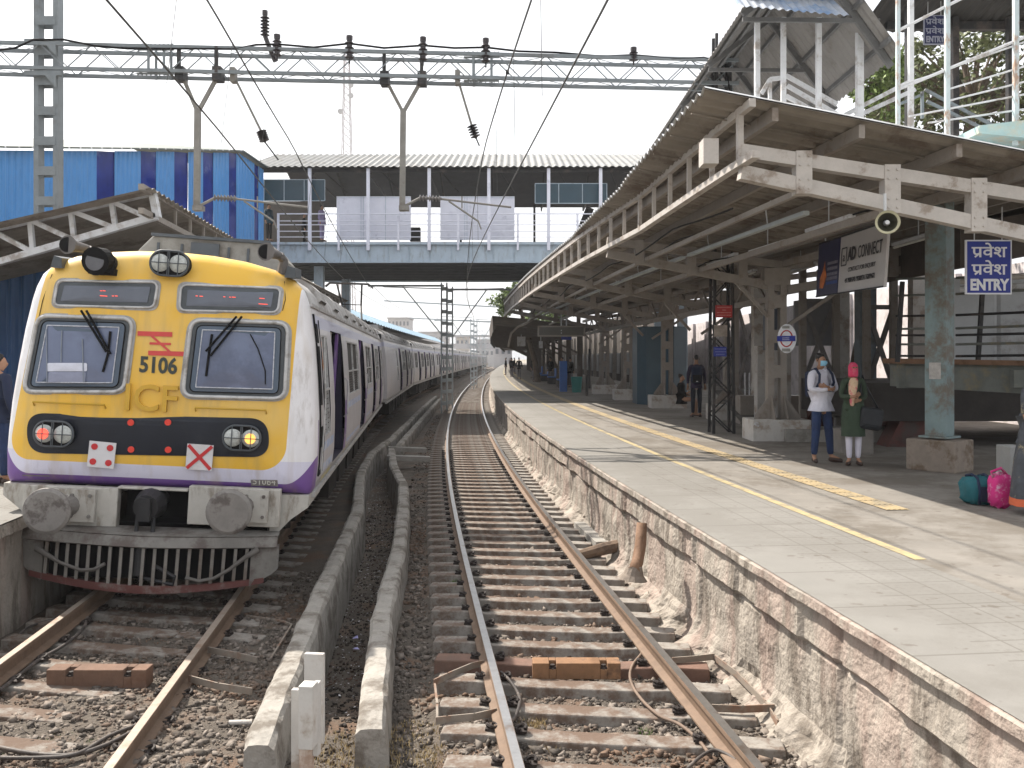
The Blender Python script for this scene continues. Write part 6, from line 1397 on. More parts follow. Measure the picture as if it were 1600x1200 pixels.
# maroon braces footings and low ledge
mar = mk('maroon_paint', (.085, .030, .024), .7, .3, 4, .2, 20, dirt=(.06, .05, .045), damt=.4)
for (px, Y, s_, lab) in ((1395, 19, 1., 'dark maroon tapered footing right of the woman'), (1300, 21, .9, 'dark maroon tapered footing behind the man'), (1437, 16.5, .8, 'dark maroon tapered footing left of the teal column')):
    p = P(px, 640, Y); m = MB(); w_ = .75*s_; m.prism([(p.x-w_, Y, PZ), (p.x+w_, Y, PZ), (p.x+w_*.35, Y, PZ+.95*s_), (p.x-w_*.35, Y, PZ+.95*s_)], (0, .5, 0)); tag(m.build('tapered_footing', mar), lab, 'footing')
m = MB(); p = P(1335, 655, 17.4); m.box((p.x, 17.9, PZ+.12), (2.6, .9, .24)); tag(m.build('low_plinth', concrete), 'low concrete plinth behind the two waiting people', 'plinth')
m = MB(); p = P(1345, 690, 15.2); m.box((p.x, 15.6, PZ+.2), (.55, .5, .4)); tag(m.build('concrete_block', mk('dull_block', (.22, .20, .18), .9, .2, 4, .4, 25)), 'dull concrete block behind the woman', 'block')
m = MB(); a = P(1230, 650, 22); m.box((a.x-.3, 22.5, PZ+.35), (1.6, .6, .7)); tag(m.build('low_wall', beige_steel), 'low cream wall beside the ramp left of the man', 'wall')
m = MB()
for k in range(6): a = P(1164+k*7, 620, 23.5); m.tube([(a.x, 23.5, PZ), (a.x, 23.5, PZ+1.25)], .022, 5)
tag(m.build('ramp_railing', white_steel), 'grey railing of the ramp behind the lattice mast', 'railing')
m = MB(); m.box(P(1178, 645, 22).xyz, (.02, .02, .02)); m = MB(); a = P(1170, 640, 22.5); m.prism([(a.x-.45, 21, PZ+.01), (a.x+.7, 21, PZ+.01), (a.x+.6, 25, PZ+.75), (a.x-.3, 25, PZ+.75)], (0, 0, -.03)); tag(m.build('ramp', mk('dark_ramp', (.10, .095, .085), .9, .2, 3, .2)), 'dark ramp rising behind the lattice mast', 'ramp')
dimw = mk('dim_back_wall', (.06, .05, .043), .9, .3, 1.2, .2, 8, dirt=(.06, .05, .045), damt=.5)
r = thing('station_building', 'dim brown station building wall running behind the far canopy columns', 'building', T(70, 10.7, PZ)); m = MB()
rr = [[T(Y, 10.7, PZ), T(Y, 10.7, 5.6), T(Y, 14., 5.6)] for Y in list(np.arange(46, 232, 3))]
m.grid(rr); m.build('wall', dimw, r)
for i, Y in enumerate(np.arange(47, 130, 4.2)):
    m = MB(); m.beam(T(Y, 10.62, 2.2), T(Y+1.5, 10.62, 2.2), .06, 1.5); m.build('window', mk('dim_pane', (.10, .11, .12) if 1 else 0, .3, .3, 1, 0), r)
    m = MB(); m.beam(T(Y+2.6, 10.6, PZ), T(Y+2.6, 10.6, 4.8), .3, .3, up=(0, 1, 0)); m.build('pilaster', beige_steel, r)
# kiosk, bins and far furniture
r = thing('kiosk', 'tall dark blue kiosk between the canopy columns', 'kiosk', P(1030, 620, 32)); m = MB(); a = P(1026, 600, 32); pts = [(a.x-.7, 32), (a.x-.45, 31.5), (a.x+.5, 31.3), (a.x+1.0, 31.6), (a.x+1.0, 33.2), (a.x-.7, 33.2)]; m.prism([(x, y, PZ) for x, y in pts], (0, 0, 2.75)); m.build('body', mk('kiosk_blue', (.035, .075, .105), .35, .15, 2, 0), r); m = MB(); m.box((a.x, 31.55, PZ+1.4), (.5, .04, .7)); m.build('poster', mk('kiosk_poster', (.06, .10, .14), .4, .3, 6, 0), r)
m = MB(); p = P(917, 607, 39); p.z = PZ; m.tube([p, p+Vector((0, 0, .9))], .06, 10); m.tube([P(921, 607, 40), P(921, 545, 40)], .05, 8); tag(m.build('dark_post', dark_steel), 'thin dark post standing on the open platform', 'post')
m = MB(); p = P(901, 600, 43); p.z = PZ; m.tube([p, p+Vector((0, 0, .75))], .27, 12, rad=[.22, .28]); tag(m.build('litter_bin', mk('teal_plastic', (.02, .22, .20), .5, .1, 4, 0)), 'small teal litter bin near the far benches', 'bin')
m = MB(); p = P(880, 595, 44); p.z = PZ; m.box(p+Vector((0, 0, .75)), (.35, .5, 1.5)); tag(m.build('vending_box', mk('blue_box', (.02, .12, .42), .5, .1, 4, 0)), 'upright bright blue box beside the far columns', 'box')
m = MB(); m.tube([P(1172, 655, 18.2), P(1182, 664, 17.6)], .05, 8, rad=[.02, .06]); tag(m.build('fallen_cone', white_steel), 'small pale object lying on the platform by the pedestal', 'litter')
# far benches
for i in range(4):
    Y = 50+i*7; p = T(Y, 5.2, PZ); r = thing('bench', 'blue seats in a row, number from the columns: %s' % ('nearest', 'second', 'third', 'farthest')[i], 'bench', p, group='benches under the far canopy'); m = MB(); m.box(p+Vector((0, 0, .45)), (.5, 1.8, .06)); m.box(p+Vector((.25, 0, .75)), (.05, 1.8, .5)); m.build('seat', MATS['blue_box'], r); m = MB()
    for s_ in (-.8, .8): m.box(p+Vector((0, s_, .22)), (.45, .05, .42))
    m.build('leg', dark_steel, r)

# ---- stair roof above the canopy, upper railings
sr = thing('stair_roof', 'grey corrugated gable roof over the footbridge stairs above the right canopy', 'stair roof', (5, 20, 8))
E0, R0_, E1 = (3.86, 8.42), (5.05, 9.35), (6.35, 7.55)
m = MB(); rr = []
for Y in np.arange(14.6, 38, .05):
    zz = .02*math.sin(Y*2*math.pi/.2); k = 0 if Y < 15 else 0; rr.append([(E0[0], Y, E0[1]+zz), (R0_[0], Y, R0_[1]+zz), (E1[0], Y, E1[1]+zz)])
m.grid(rr); m.build('roof', mk('grey_roof_underside', (.22, .21, .20), .7, .15, 1.2, .15, 12, dirt=(.14, .125, .11), damt=.4), sr)
m = MB()
for Y in (15, 17.6, 20.4, 23.5, 27, 31): m.beam((E0[0], Y, E0[1]-.12), (R0_[0], Y, R0_[1]-.15), .07, .1); m.beam((R0_[0], Y, R0_[1]-.15), (E1[0], Y, E1[1]-.12), .07, .1); m.beam((E0[0], Y, E0[1]-.2), (E1[0]-.2, Y, E0[1]-.22), .05, .07)
for t in (.15, .5, .85): m.beam((E0[0]+(R0_[0]-E0[0])*t, 14.6, E0[1]+(R0_[1]-E0[1])*t-.06), (E0[0]+(R0_[0]-E0[0])*t, 38, E0[1]+(R0_[1]-E0[1])*t-.06), .05, .08); m.beam((E1[0]+(R0_[0]-E1[0])*t, 14.6, E1[1]+(R0_[1]-E1[1])*t-.06), (E1[0]+(R0_[0]-E1[0])*t, 38, E1[1]+(R0_[1]-E1[1])*t-.06), .05, .08)
m.build('roof_frame', mk('mid_grey_steel', (.12, .12, .12), .6, .2, 5, .1, 30), sr)
# lower sloping apron whose sunny upper side shows
m = MB(); rr = []
for x in np.arange(3.62, 5.4, .03): rr.append([(x, 14.3, 8.17-.09*(x-3.7)+.016*math.sin(x*2*math.pi/.13)), (x-.0, 16.4, 9.75-.09*(x-3.7)+.016*math.sin(x*2*math.pi/.13))])
m.grid(rr); m.build('apron', mk('blue_white_sheet', (.36, .39, .44), .5, .2, 2.5, 0, dirt=(.13, .23, .40), damt=.5, dscale=1.2), sr)
for px, w_ in ((1183, .085), (1224, .08), (1279, .085), (1343, .11)):
    m = MB(); p = P(px, 28, 15.4); m.beam((p.x, 15.4, 5.2), (p.x, 15.4, p.z+.0), w_, w_, up=(0, 1, 0)); m.build('post', white_steel, sr)
hr = thing('stair_railing', 'white painted stair railing descending under the grey gable roof', 'railing', P(1200, 140, 15.6))
m = MB()
for a, b_ in (((1190, 146), (1203, 124)), ((1203, 124), (1226, 121)), ((1228, 118), (1308, 163)), ((1230, 134), (1310, 180)), ((1228, 150), (1280, 178)), ((1203, 124), (1203, 160)), ((1300, 190), (1420, 128)), ((1320, 190), (1430, 140))): m.beam(P(*a, 15.9), P(*b_, 15.9), .055, .07)
m.build('rail', white_steel, hr)
ur = thing('landing_railing', 'pale blue and rust stained tall railing on the upper landing at the right', 'railing', P(1500, 180, 12.5))
rustblue = mk('rust_stained_blue_paint', (.50, .58, .60), .5, .1, 4, .1, 30, dirt=(.34, .17, .08), damt=.45, dscale=2, streak=2)
m = MB()
for px, y0, w_ in ((1403, 180, .05), (1480, 193, .06), (1587, 183, .065)): p = P(px, y0, 12.6); m.beam((p.x, 12.6, p.z-.4), (p.x, 12.6, 8.6), w_, w_, up=(0, 1, 0)); 
m.build('post', rustblue, ur)
m = MB()
for k, (a, b_) in enumerate((((1403, 48), (1620, -62)), ((1403, 140), (1640, 42)), ((1403, 134), (1480, 110)), ((1480, 108), (1640, 52)), ((1480, 140), (1640, 92)), ((1480, 158), (1640, 118)), ((1420, 182), (1640, 140)), ((1450, 192), (1640, 165)))): m.tube([P(*a, 12.62), P(*b_, 12.62)], .024 if k < 2 else .014, 6)
m.build('rail', white_steel, ur)
m = MB()
for a, b_ in (((1445, 140), (1550, 195)), ((1448, 158), (1530, 198)), ((1441, 143), (1441, 185)), ((1405, 163), (1440, 148))): m.beam(P(*a, 15.5), P(*b_, 15.5), .045, .045)
m.build('inner_rail', grey_steel, ur); m = MB(); m.beam(P(1423, 100, 13.4)+Vector((0, 0, -1.2)), P(1423, -10, 13.4), .07, .07, up=(0, 1, 0)); m.build('post', white_steel, ur)
m = MB(); m.prism([P(1530, 196, 12.4), P(1700, 176, 12.4), P(1700, 225, 12.4), P(1530, 208, 12.4)], (0, 2, 0)); m.build('landing_slab', mk('pale_blue_slab', (.36, .52, .52), .7, .15, 3, .1, 20, dirt=(.50, .45, .33), damt=.5), ur)
tr_ = thing('landing_roof', 'dark corrugated roof above the upper landing in the top corner', 'roof', P(1500, 20, 16))
m = MB(); rr = []
for x in np.arange(7.2, 13, .05): rr.append([(x, 13.2, 10.3+.02*math.sin(x*30)), (x, 18.6, 9.33+.02*math.sin(x*30))])
m.grid(rr); m.build('roof', mk('dark_landing_roof', (.04, .038, .036), .8, .2, 2, .1), tr_)
m = MB()
for px, Y in ((1420, 17.4), (1492, 18), (1578, 18)): p = P(px, 60, Y); m.beam((p.x, Y, 5.5), (p.x, Y, 9.4), .12, .12, up=(0, 1, 0))
m.beam((7.6, 18.2, 9.3), (13, 18.2, 9.3), .12, .16); m.build('post', dark_steel, tr_)

# ================================================================ TREES
leafm = mk('leaf_green', (.10, .115, .045), .6, .2, 2, 0, rnd=.55); leaf2 = mk('leaf_bright', (.13, .18, .05), .6, .2, 2, 0, rnd=.5); bark = mk('bark', (.13, .10, .075), .95, .3, 5, .5, 30)
for lm_ in (leafm, leaf2):
    b = lm_.node_tree.nodes['Principled BSDF']; b.inputs['Subsurface Weight'].default_value = 0
def tree(label, base, h, crown_c, crown_r, N, leaf, mat, seed, nclump=26):
    rg = np.random.default_rng(seed); rr = random.Random(seed); r = thing('broadleaf_tree', label, 'tree', base); base = Vector(base); cc = Vector(crown_c); m = MB()
    tips = []
    m.tube([base, base.lerp(cc, .4)+Vector((.15, 0, 0)), cc-Vector((0, 0, crown_r[2]*.4))], .2, 8, rad=[.26, .18, .12])
    cl = []
    for i in range(nclump):
        v = Vector(rg.normal(size=3)); v.normalize(); q = cc+Vector((v.x*crown_r[0], v.y*crown_r[1], v.z*crown_r[2]))*rr.uniform(.35, 1.); cl.append((q, rr.uniform(.16, .42)*min(crown_r)))
        s_ = cc-Vector((0, 0, crown_r[2]*.5)); mid = s_.lerp(q, .5)+Vector((0, 0, .15)); m.tube([s_, mid, q], .04, 5, rad=[.07, .04, .015])
    m.build('trunk', bark, r)
    per = N//nclump; V = []; Fc = []
    for q, rad in cl:
        P_ = rg.normal(size=(per, 3)); P_ /= np.linalg.norm(P_, axis=1)[:, None]; P_ *= (rad*rg.random(per)**.45)[:, None]*np.array([1.25, 1.25, .8]); P_ += np.array(q)
        A_ = rg.normal(size=(per, 3)); A_ /= np.linalg.norm(A_, axis=1)[:, None]; B2 = np.cross(A_, rg.normal(size=(per, 3))); B2 /= np.linalg.norm(B2, axis=1)[:, None]
        L_ = (leaf*rg.uniform(.6, 1.3, per))[:, None]
        V.append(np.stack([P_-A_*L_, P_+B2*L_*.45, P_+A_*L_, P_-B2*L_*.45], 1).reshape(-1, 3))
    V = np.concatenate(V); nq = len(V)//4; me = bpy.data.meshes.new('crown'); V = V-np.array(base); idx = np.arange(nq*4, dtype=np.int32)
    me.vertices.add(len(V)); me.vertices.foreach_set('co', V.ravel()); me.loops.add(nq*4); me.loops.foreach_set('vertex_index', idx); me.polygons.add(nq); me.polygons.foreach_set('loop_start', idx[::4].copy()); me.update(); me.materials.append(mat)
    o = bpy.data.objects.new('crown', me); COL.objects.link(o); o.parent = r; return r
tree('leafy tree rising behind the upper landing railing', (12, 28, -.5), 10, P(1520, 130, 24), (3.2, 2.2, 1.7), 5200, .10, leafm, 3, 60)
tree('yellow-green tree between stair roof and landing railing', (9.5, 26, -.5), 8, P(1395, 125, 22), (1.0, 1.2, .85), 3000, .085, leaf2, 5, 24)
tree('second leafy tree farther behind the stair roof', (15, 34, -.5), 9, P(1450, 150, 30), (3.6, 2, 1.2), 4500, .13, leafm, 9, 26)
tree('bright green tree peeping above the end of the right canopy', (2, 62, -.5), 8, P(812, 462, 60), (1.6, 2, 1.8), 5000, .13, leaf2, 11, 20)
tree('bright green tree behind the canopy gap', (4, 70, -.5), 7, P(842, 500, 68), (3., 2, 1.6), 5000, .14, leaf2, 12, 20)
tree('small leafy plant by the ramp', P(1215, 640, 24), 2, P(1212, 568, 24), (.45, .4, .5), 1600, .06, leaf2, 14, 10)

# ================================================================ DISTANCE
farw = mk('distant_wall', (.42, .41, .42), .9, .1, .3, 0); farw2 = mk('distant_wall_cream', (.46, .42, .38), .9, .1, .3, 0); farwin = mk('distant_window', (.12, .13, .15), .5, .1, .3, 0)
def building(px0, px1, ytop, Y, label, mat, ncol=5, nrow=3):
    a, b_ = P(px0, ytop, Y), P(px1, ytop, Y); r = thing('distant_building', label, 'building', ((a.x+b_.x)/2, Y, -.8), group='buildings in the haze'); m = MB(); m.box(((a.x+b_.x)/2, Y+5, a.z/2-.4), (b_.x-a.x, 10, a.z+.8)); m.box(((a.x+b_.x)/2, Y+5, a.z+.25), (b_.x-a.x+.8, 10.8, .4)); m.build('block', mat, r)
    for i in range(ncol):
        for j in range(nrow): m = MB(); m.box((a.x+(b_.x-a.x)*(i+.5)/ncol, Y-.05, a.z-1.6-j*3), ((b_.x-a.x)/ncol*.5, .1, 1.4)); m.build('window', farwin, r)
building(606, 640, 498, 300, 'wide pale block of flats behind the left canopy end', farw, 6, 3)
building(712, 732, 527, 260, 'square cream building beyond the far masts', farw2, 3, 2)
building(744, 772, 532, 330, 'low grey building at the end of the tracks', farw, 4, 2)
building(655, 700, 520, 320, 'pale grey block beyond the coach roofs', farw, 6, 2)
building(772, 800, 540, 250, 'grey shed roofed building where the platform ends', farw, 3, 1)
m = MB(); Yf = 230; m.box(((690+810)/2*0+(750-800)/F*Yf, Yf, P(0, 541, Yf).z), (26, 4, 1.3)); m.box(((750-800)/F*Yf, Yf, P(0, 541, Yf).z+2.6), (26, 4, .5))
for q in range(9): m.box(((750-800)/F*Yf-12+q*3, Yf-2, P(0, 541, Yf).z+1.4), (.3, .2, 2.2))
tag(m.build('footbridge', farw), 'second footbridge faint in the haze far down the line', 'footbridge')
# telecom tower
r = thing('telecom_tower', 'faint latticed telecom tower behind the footbridge', 'tower', P(542, 560, 170)); m = MB(); Yt = 170; zt = P(0, 78, Yt).z; zb = 0; wt, wb_ = 0.9, 3.2
def tw_(z): t = (z-zb)/(zt-zb); return wb_+(wt-wb_)*t
xc = P(542, 0, Yt).x
for sx in (-1, 1):
    for sy in (-1, 1): m.beam((xc+sx*tw_(0)/2, Yt+sy*tw_(0)/2, 0), (xc+sx*tw_(zt)/2, Yt+sy*tw_(zt)/2, zt), .16, .16)
z = 0; k = 0
while z < zt-1:
    z2 = z+max(1.2, tw_(z)*.95)
    for sy in (-1, 1):
        m.beam((xc-tw_(z)/2, Yt+sy*tw_(z)/2, z), (xc+tw_(z2)/2, Yt+sy*tw_(z2)/2, z2), .07, .07); m.beam((xc+tw_(z)/2, Yt+sy*tw_(z)/2, z), (xc-tw_(z2)/2, Yt+sy*tw_(z2)/2, z2), .07, .07)
    z = z2
m.build('lattice', mk('pale_tower', (.40, .36, .37), .7, .05, 1, 0), r); m = MB()
for z, s_ in ((zt-7, 1), (zt-12, -1), (zt-9, 1)): m.tube([(xc+s_*1.0, Yt-1, z), (xc+s_*1.0, Yt-1.4, z)], .5, 12)
m.build('dish', farw, r)

# ================================================================ PEOPLE
def skinmesh(name, V, E, mat, parent, sub=1, scale=1., root=0):
    """V: list of (x,y,z,r); grown into one continuous surface"""
    me = bpy.data.meshes.new(name); bm = bmesh.new(); lay = bm.verts.layers.skin.verify(); vs = []
    for i, (x, y, z, r) in enumerate(V):
        v = bm.verts.new((x*scale, y*scale, z*scale)); r2 = r if isinstance(r, tuple) else (r, r); v[lay].radius = (r2[0]*scale, r2[1]*scale); v[lay].use_root = (i == root); vs.append(v)
    for a, b_ in E: bm.edges.new((vs[a], vs[b_]))
    bm.to_mesh(me); bm.free(); o = bpy.data.objects.new(name, me); COL.objects.link(o)
    md = o.modifiers.new('skin', 'SKIN'); md.use_smooth_shade = True; md.branch_smoothing = .6
    if sub: s = o.modifiers.new('sub', 'SUBSURF'); s.levels = s.render_levels = sub
    bpy.context.view_layer.update(); m2 = bpy.data.meshes.new_from_object(o.evaluated_get(bpy.context.evaluated_depsgraph_get()))
    o.modifiers.clear(); o.data = m2; bpy.data.meshes.remove(me); m2.materials.clear(); m2.materials.append(mat); m2.shade_smooth(); o.parent = parent; return o
JEANS = mk('dark_blue_jeans', (.018, .035, .095), .85, .25, 9, .3, 60); SHOE = mk('brown_shoe', (.05, .03, .024), .6, .2, 8, 0); WSHIRT = mk('white_lavender_shirt', (.62, .62, .70), .85, .07, 6, .8, 11, bdist=.035)
def person(label, loc, rz, arms, shirt, legs_m, shoe=SHOE, h=1.68, female=False, hair_m=None, legs=((-.10, 0, -.02), (.10, 0, .03)), width=.90, hand_detail=True, skin_m=None, sleeve=True, turn=0., group=None, sit=False, shirt_hem=.84):
    skin_m = skin_m or skin; r = thing('person', label, 'person', loc, rz, group=group); r.scale = (width*h/1.68, h/1.68, h/1.68); 
    sw = .165 if female else .185; hip = .085
    # arms: list of (elbow, wrist, hand) per side
    (Le, Lw, Lh), (Re, Rw, Rh) = arms
    hz_ = .0
    J = dict(pel=(0, 0, .93), wai=(0, .0, 1.06), che=(0, 0, 1.24), nb=(0, .01, 1.38), ne=(0, 0, 1.44), ja=(0, -.022, 1.49), he=(0, -.012, 1.555), cr=(0, .002, 1.62))
    V = []; E = []; ix = {}
    def add(k, p, rad, par=None): ix[k] = len(V); V.append((*p, rad)); (E.append((ix[par], ix[k])) if par else None)
    add('pel', J['pel'], (.10, .085)); add('wai', J['wai'], (.115, .085), 'pel'); add('che', J['che'], (.145, .095), 'wai'); add('nb', J['nb'], (.085, .065), 'che'); add('ne', J['ne'], .05, 'nb'); add('ja', J['ja'], (.055, .066), 'ne'); add('he', J['he'], (.072, .09), 'ja'); add('cr', J['cr'], (.055, .07), 'he')
    add('nose', (0, -.108, 1.53), .012, 'ja')
    for s_, el, wr, ha, kn in ((-1, Le, Lw, Lh, 0), (1, Re, Rw, Rh, 1)):
        t = 'L' if s_ < 0 else 'R'
        add('sh'+t, (s_*sw, .01, 1.355), .055, 'nb'); add('el'+t, el, .040, 'sh'+t); add('wr'+t, wr, .027, 'el'+t)
        wv = Vector(wr); hv = Vector(ha); d = (hv-wv).normalized(); add('pa'+t, tuple(wv+d*.05), (.036, .018), 'wr'+t)
        if hand_detail:
            side = d.cross(Vector((0, 1, .2))).normalized(); cl = Vector((0, .3, 0)) if True else 0; nrm_ = side.cross(d).normalized()
            for k in range(4):
                off = side*(-.027+.018*k); L_ = (.060, .072, .068, .052)[k]; kb = wv+d*.085+off; add('k%d%s' % (k, t), tuple(kb), .0085, 'pa'+t); add('m%d%s' % (k, t), tuple(kb+d*L_*.6+nrm_*.012), .0078, 'k%d%s' % (k, t)); add('t%d%s' % (k, t), tuple(kb+d*L_*.85+nrm_*.032), .0068, 'm%d%s' % (k, t))
            tb = wv+d*.045-side*.03; add('th'+t, tuple(tb), .011, 'pa'+t); add('tt'+t, tuple(tb+d*.045-side*.018+nrm_*.012), .009, 'th'+t)
        else: add('ha'+t, tuple(wv+d*.13), (.025, .014), 'pa'+t)
        fx_, fy_, yaw = legs[kn]
        if sit: hp, knp, an, toe = (s_*hip, 0, .92), (s_*hip*1.2, -.40, .92), (s_*hip*1.2, -.42, .50), (s_*hip*1.2, -.55, .46)
        else: hp, knp, an, toe = (s_*hip, 0, .88), (s_*hip*.55+fx_*.5, fy_*.5-.015, .48), (fx_, fy_, .09), (fx_+s_*.03+yaw, fy_-.13, .035)
        add('hp'+t, hp, .088, 'pel'); add('kn'+t, knp, .056, 'hp'+t); add('an'+t, an, .036, 'kn'+t); add('to'+t, toe, .03, 'an'+t)
    body = skinmesh('body', V, E, skin_m, r, 1)
    g = lambda k, dr=0., dz=0.: (V[ix[k]][0], V[ix[k]][1], V[ix[k]][2]+dz, ((V[ix[k]][3][0]+dr, V[ix[k]][3][1]+dr) if isinstance(V[ix[k]][3], tuple) else V[ix[k]][3]+dr))
    if not sit:
        # trousers
        tv = [(0, 0, .87, (.085, .075))]; te = []
        for s_, t in ((-1, 'L'), (1, 'R')):
            b0 = len(tv); tv += [g('hp'+t, .004), g('kn'+t, .016), (V[ix['an'+t]][0], V[ix['an'+t]][1], .10, .052)]; te += [(0, b0), (b0, b0+1), (b0+1, b0+2)]
        skinmesh('trousers', tv, te, legs_m, r, 1)
    sv = [(0, 0, shirt_hem, (.165, .128)), (0, 0, .93, (.168, .13)), (0, 0, 1.06, (.152, .115)), g('che', .024), (0, .01, 1.375, (.10, .075)), (0, .005, 1.41, (.062, .058))]; se = [(i, i+1) for i in range(5)]
    for t in 'LR':
        b0 = len(sv); sv += [g('sh'+t, .018), g('el'+t, .018)]; se += [(4, b0), (b0, b0+1)]
        if sleeve: wv = Vector(V[ix['wr'+t]][:3]); ev = Vector(V[ix['el'+t]][:3]); q = ev.lerp(wv, .88); sv.append((*q, .038)); se.append((b0+1, b0+2))
    skinmesh('shirt', sv, se, shirt, r, 1, root=1)
    for s_, t in ((-1, 'L'), (1, 'R')):
        a, to = V[ix['an'+t]], V[ix['to'+t]]; skinmesh('shoe', [(a[0], a[1]+.045, .04 if not sit else a[2]-.04, .04), (a[0], a[1]-.03, .045 if not sit else a[2]-.04, .045), (to[0], to[1], .034 if not sit else to[2]-.01, .034), (to[0]*1.01, to[1]-.045, .026 if not sit else to[2]-.01, .022)], [(0, 1), (1, 2), (2, 3)], shoe, r, 1)
    if hair_m: skinmesh('hair', [(0, .015, 1.665, (.05, .07)), (0, .025, 1.625, (.074, .088)), (0, .045, 1.575, (.07, .06)), (0, .045, 1.53, (.05, .04))], [(0, 1), (1, 2), (2, 3)], hair_m, r, 1)
    if hand_detail:
        for s_ in (-.028, .028): e = MB(); e.box((s_, -.098, 1.562), (.022, .008, .008)); e.build('eye', black, r, world=False)
        for s_ in (-1, 1): e = MB(); e.tube([(s_*.074, .0, 1.575), (s_*.084, .012, 1.56), (s_*.078, .005, 1.53)], .010, 6); e.build('ear', skin_m, r, world=False)
    return r
CROSS = (((-.26, -.05, 1.10), (.02, -.20, 1.12), (.12, -.18, 1.13)), ((.26, -.05, 1.10), (-.03, -.17, 1.15), (-.14, -.16, 1.17)))
SIDE = (((-.24, .02, 1.10), (-.25, -.04, .86), (-.25, -.07, .76)), ((.24, .02, 1.10), (.25, -.04, .86), (.25, -.07, .76)))
HOLD = (((-.22, .0, 1.10), (-.06, -.20, 1.10), (.02, -.24, 1.14)), ((.22, .02, 1.10), (.06, -.18, 1.04), (.0, -.24, 1.04)))
# man in white
p = G(1283, 722, PZ); man = person('man in white shirt and jeans with a blue face mask standing with arms crossed', p, R(20), CROSS, WSHIRT, JEANS, h=1.73, hair_m=hair, legs=((-.13, .02, -.05), (.17, -.03, .06)), shirt_hem=.80)
e = MB(); rr = [];  
for k, (z, w_, dd) in enumerate(((1.548, .055, -.098), (1.53, .062, -.112), (1.50, .062, -.108), (1.468, .05, -.088))): rr.append([(w_*math.sin(a), dd+.06*(1-math.cos(a)), z) for a in np.linspace(-1.45, 1.45, 11)])
e.grid(rr); mask_m = mk('blue_face_mask', (.24, .50, .66), .8, .05, 5, 0); e.build('face_mask', mask_m, man, world=False, smooth=True)
strap = mk('navy_strap', (.012, .02, .05), .8, .2, 8, .2)
for s_ in (-1, 1):
    e = MB(); e.tube([(s_*.125, .07, 1.40), (s_*.125, -.02, 1.425), (s_*.13, -.11, 1.34), (s_*.15, -.125, 1.22), (s_*.16, -.06, 1.12)], .022, 6); e.build('rucksack_strap', strap, man, world=False, smooth=True)
bp_ = thing('rucksack', 'dark rucksack worn on the back of the man in white', 'rucksack', p, R(20)); MW[bp_.name] = Matrix(); e = MB(); e.box((0, .19, 1.22), (.26, .14, .42)); e.build('bag', strap, bp_, world=False, bevel=.05)
cl = MB(); cl.prism([(-.05, -.085, 1.42), (0, -.115, 1.36), (-.015, -.09, 1.43)], (0, .01, 0)); cl.prism([(.05, -.085, 1.42), (0, -.115, 1.36), (.015, -.09, 1.43)], (0, .01, 0)); cl.build('collar', WSHIRT, man, world=False)
# woman
GREEN = mk('dark_green_kurta', (.035, .055, .035), .85, .2, 6, .3, 20, bdist=.02); WHITE = mk('white_leggings', (.60, .58, .66), .8, .05, 5, .1)
p = G(1331, 727, PZ)+Vector((.02, .0, 0)); wom = person('woman in green kurta and white leggings with a pink scarf round her head', p, R(-8), HOLD, GREEN, WHITE, h=1.60, female=True, legs=((-.07, 0, -.05), (.09, .02, .0)), width=.86, shirt_hem=.9, hand_detail=True)
e = MB(); rr = []
for z, rx, ry in ((1.10, .15, .12), (.95, .195, .15), (.80, .205, .16), (.62, .205, .165), (.47, .21, .17)): rr.append([(rx*math.cos(a)*(1+.04*math.sin(7*a+z*9)), ry*math.sin(a)*(1+.05*math.sin(6*a+z*5)), z) for a in np.linspace(0, 2*math.pi, 40, endpoint=False)])
e.grid(rr, closed=True); e.build('kurta_skirt', GREEN, wom, world=False, smooth=True)
PINK = mk('pink_scarf', (.62, .05, .13), .85, .15, 14, .3, 30, dirt=(.60, .18, .22), damt=.4, dscale=12); SCARF2 = mk('printed_scarf', (.58, .42, .28), .85, .15, 14, .3, 30, dirt=(.55, .07, .14), damt=.55, dscale=9)
skinmesh('scarf', [(0, .0, 1.655, (.05, .065)), (0, .012, 1.60, (.100, .115)), (0, -.004, 1.53, (.098, .122)), (0, -.006, 1.46, (.098, .105)), (0, 0, 1.40, (.11, .09))], [(0, 1), (1, 2), (2, 3), (3, 4)], PINK, wom, 1)
skinmesh('scarf_end', [(0, -.07, 1.42, (.09, .05)), (-.03, -.12, 1.30, (.095, .04)), (-.05, -.15, 1.18, (.08, .035)), (-.06, -.16, 1.05, (.05, .03)), (-.06, -.16, .95, (.04, .02))], [(0, 1), (1, 2), (2, 3), (3, 4)], SCARF2, wom, 1)
e = MB(); e.box((0, -.124, 1.565), (.11, .015, .022)); e.build('eye_opening', skin, wom, world=False); [MB().box((q, -.133, 1.567), (.02, .006, .009)).build('eye', black, wom, world=False) for q in (-.026, .026)]
hb_ = thing('handbag', 'large black shoulder bag hanging at the hip of the woman', 'bag', p+Vector((.22, -.10, .62))); MW[hb_.name] = Matrix(); bagm = mk('black_bag', (.016, .018, .022), .45, .3, 6, .3, 18)
e = MB(); e.box((0, 0, .1), (.36, .15, .34), ry=.15); e.build('bag', bagm, hb_, world=False, bevel=.05); e = MB(); e.box((0, -.082, .08), (.30, .02, .16), ry=.15); e.build('pocket', bagm, hb_, world=False, bevel=.008); e = MB(); e.tube([(-.15, 0, .26), (-.14, .02, .55), (-.08, .1, .75), (-.02, .06, .55), (.12, 0, .25)], .014, 6); e.build('strap', bagm, hb_, world=False, smooth=True)
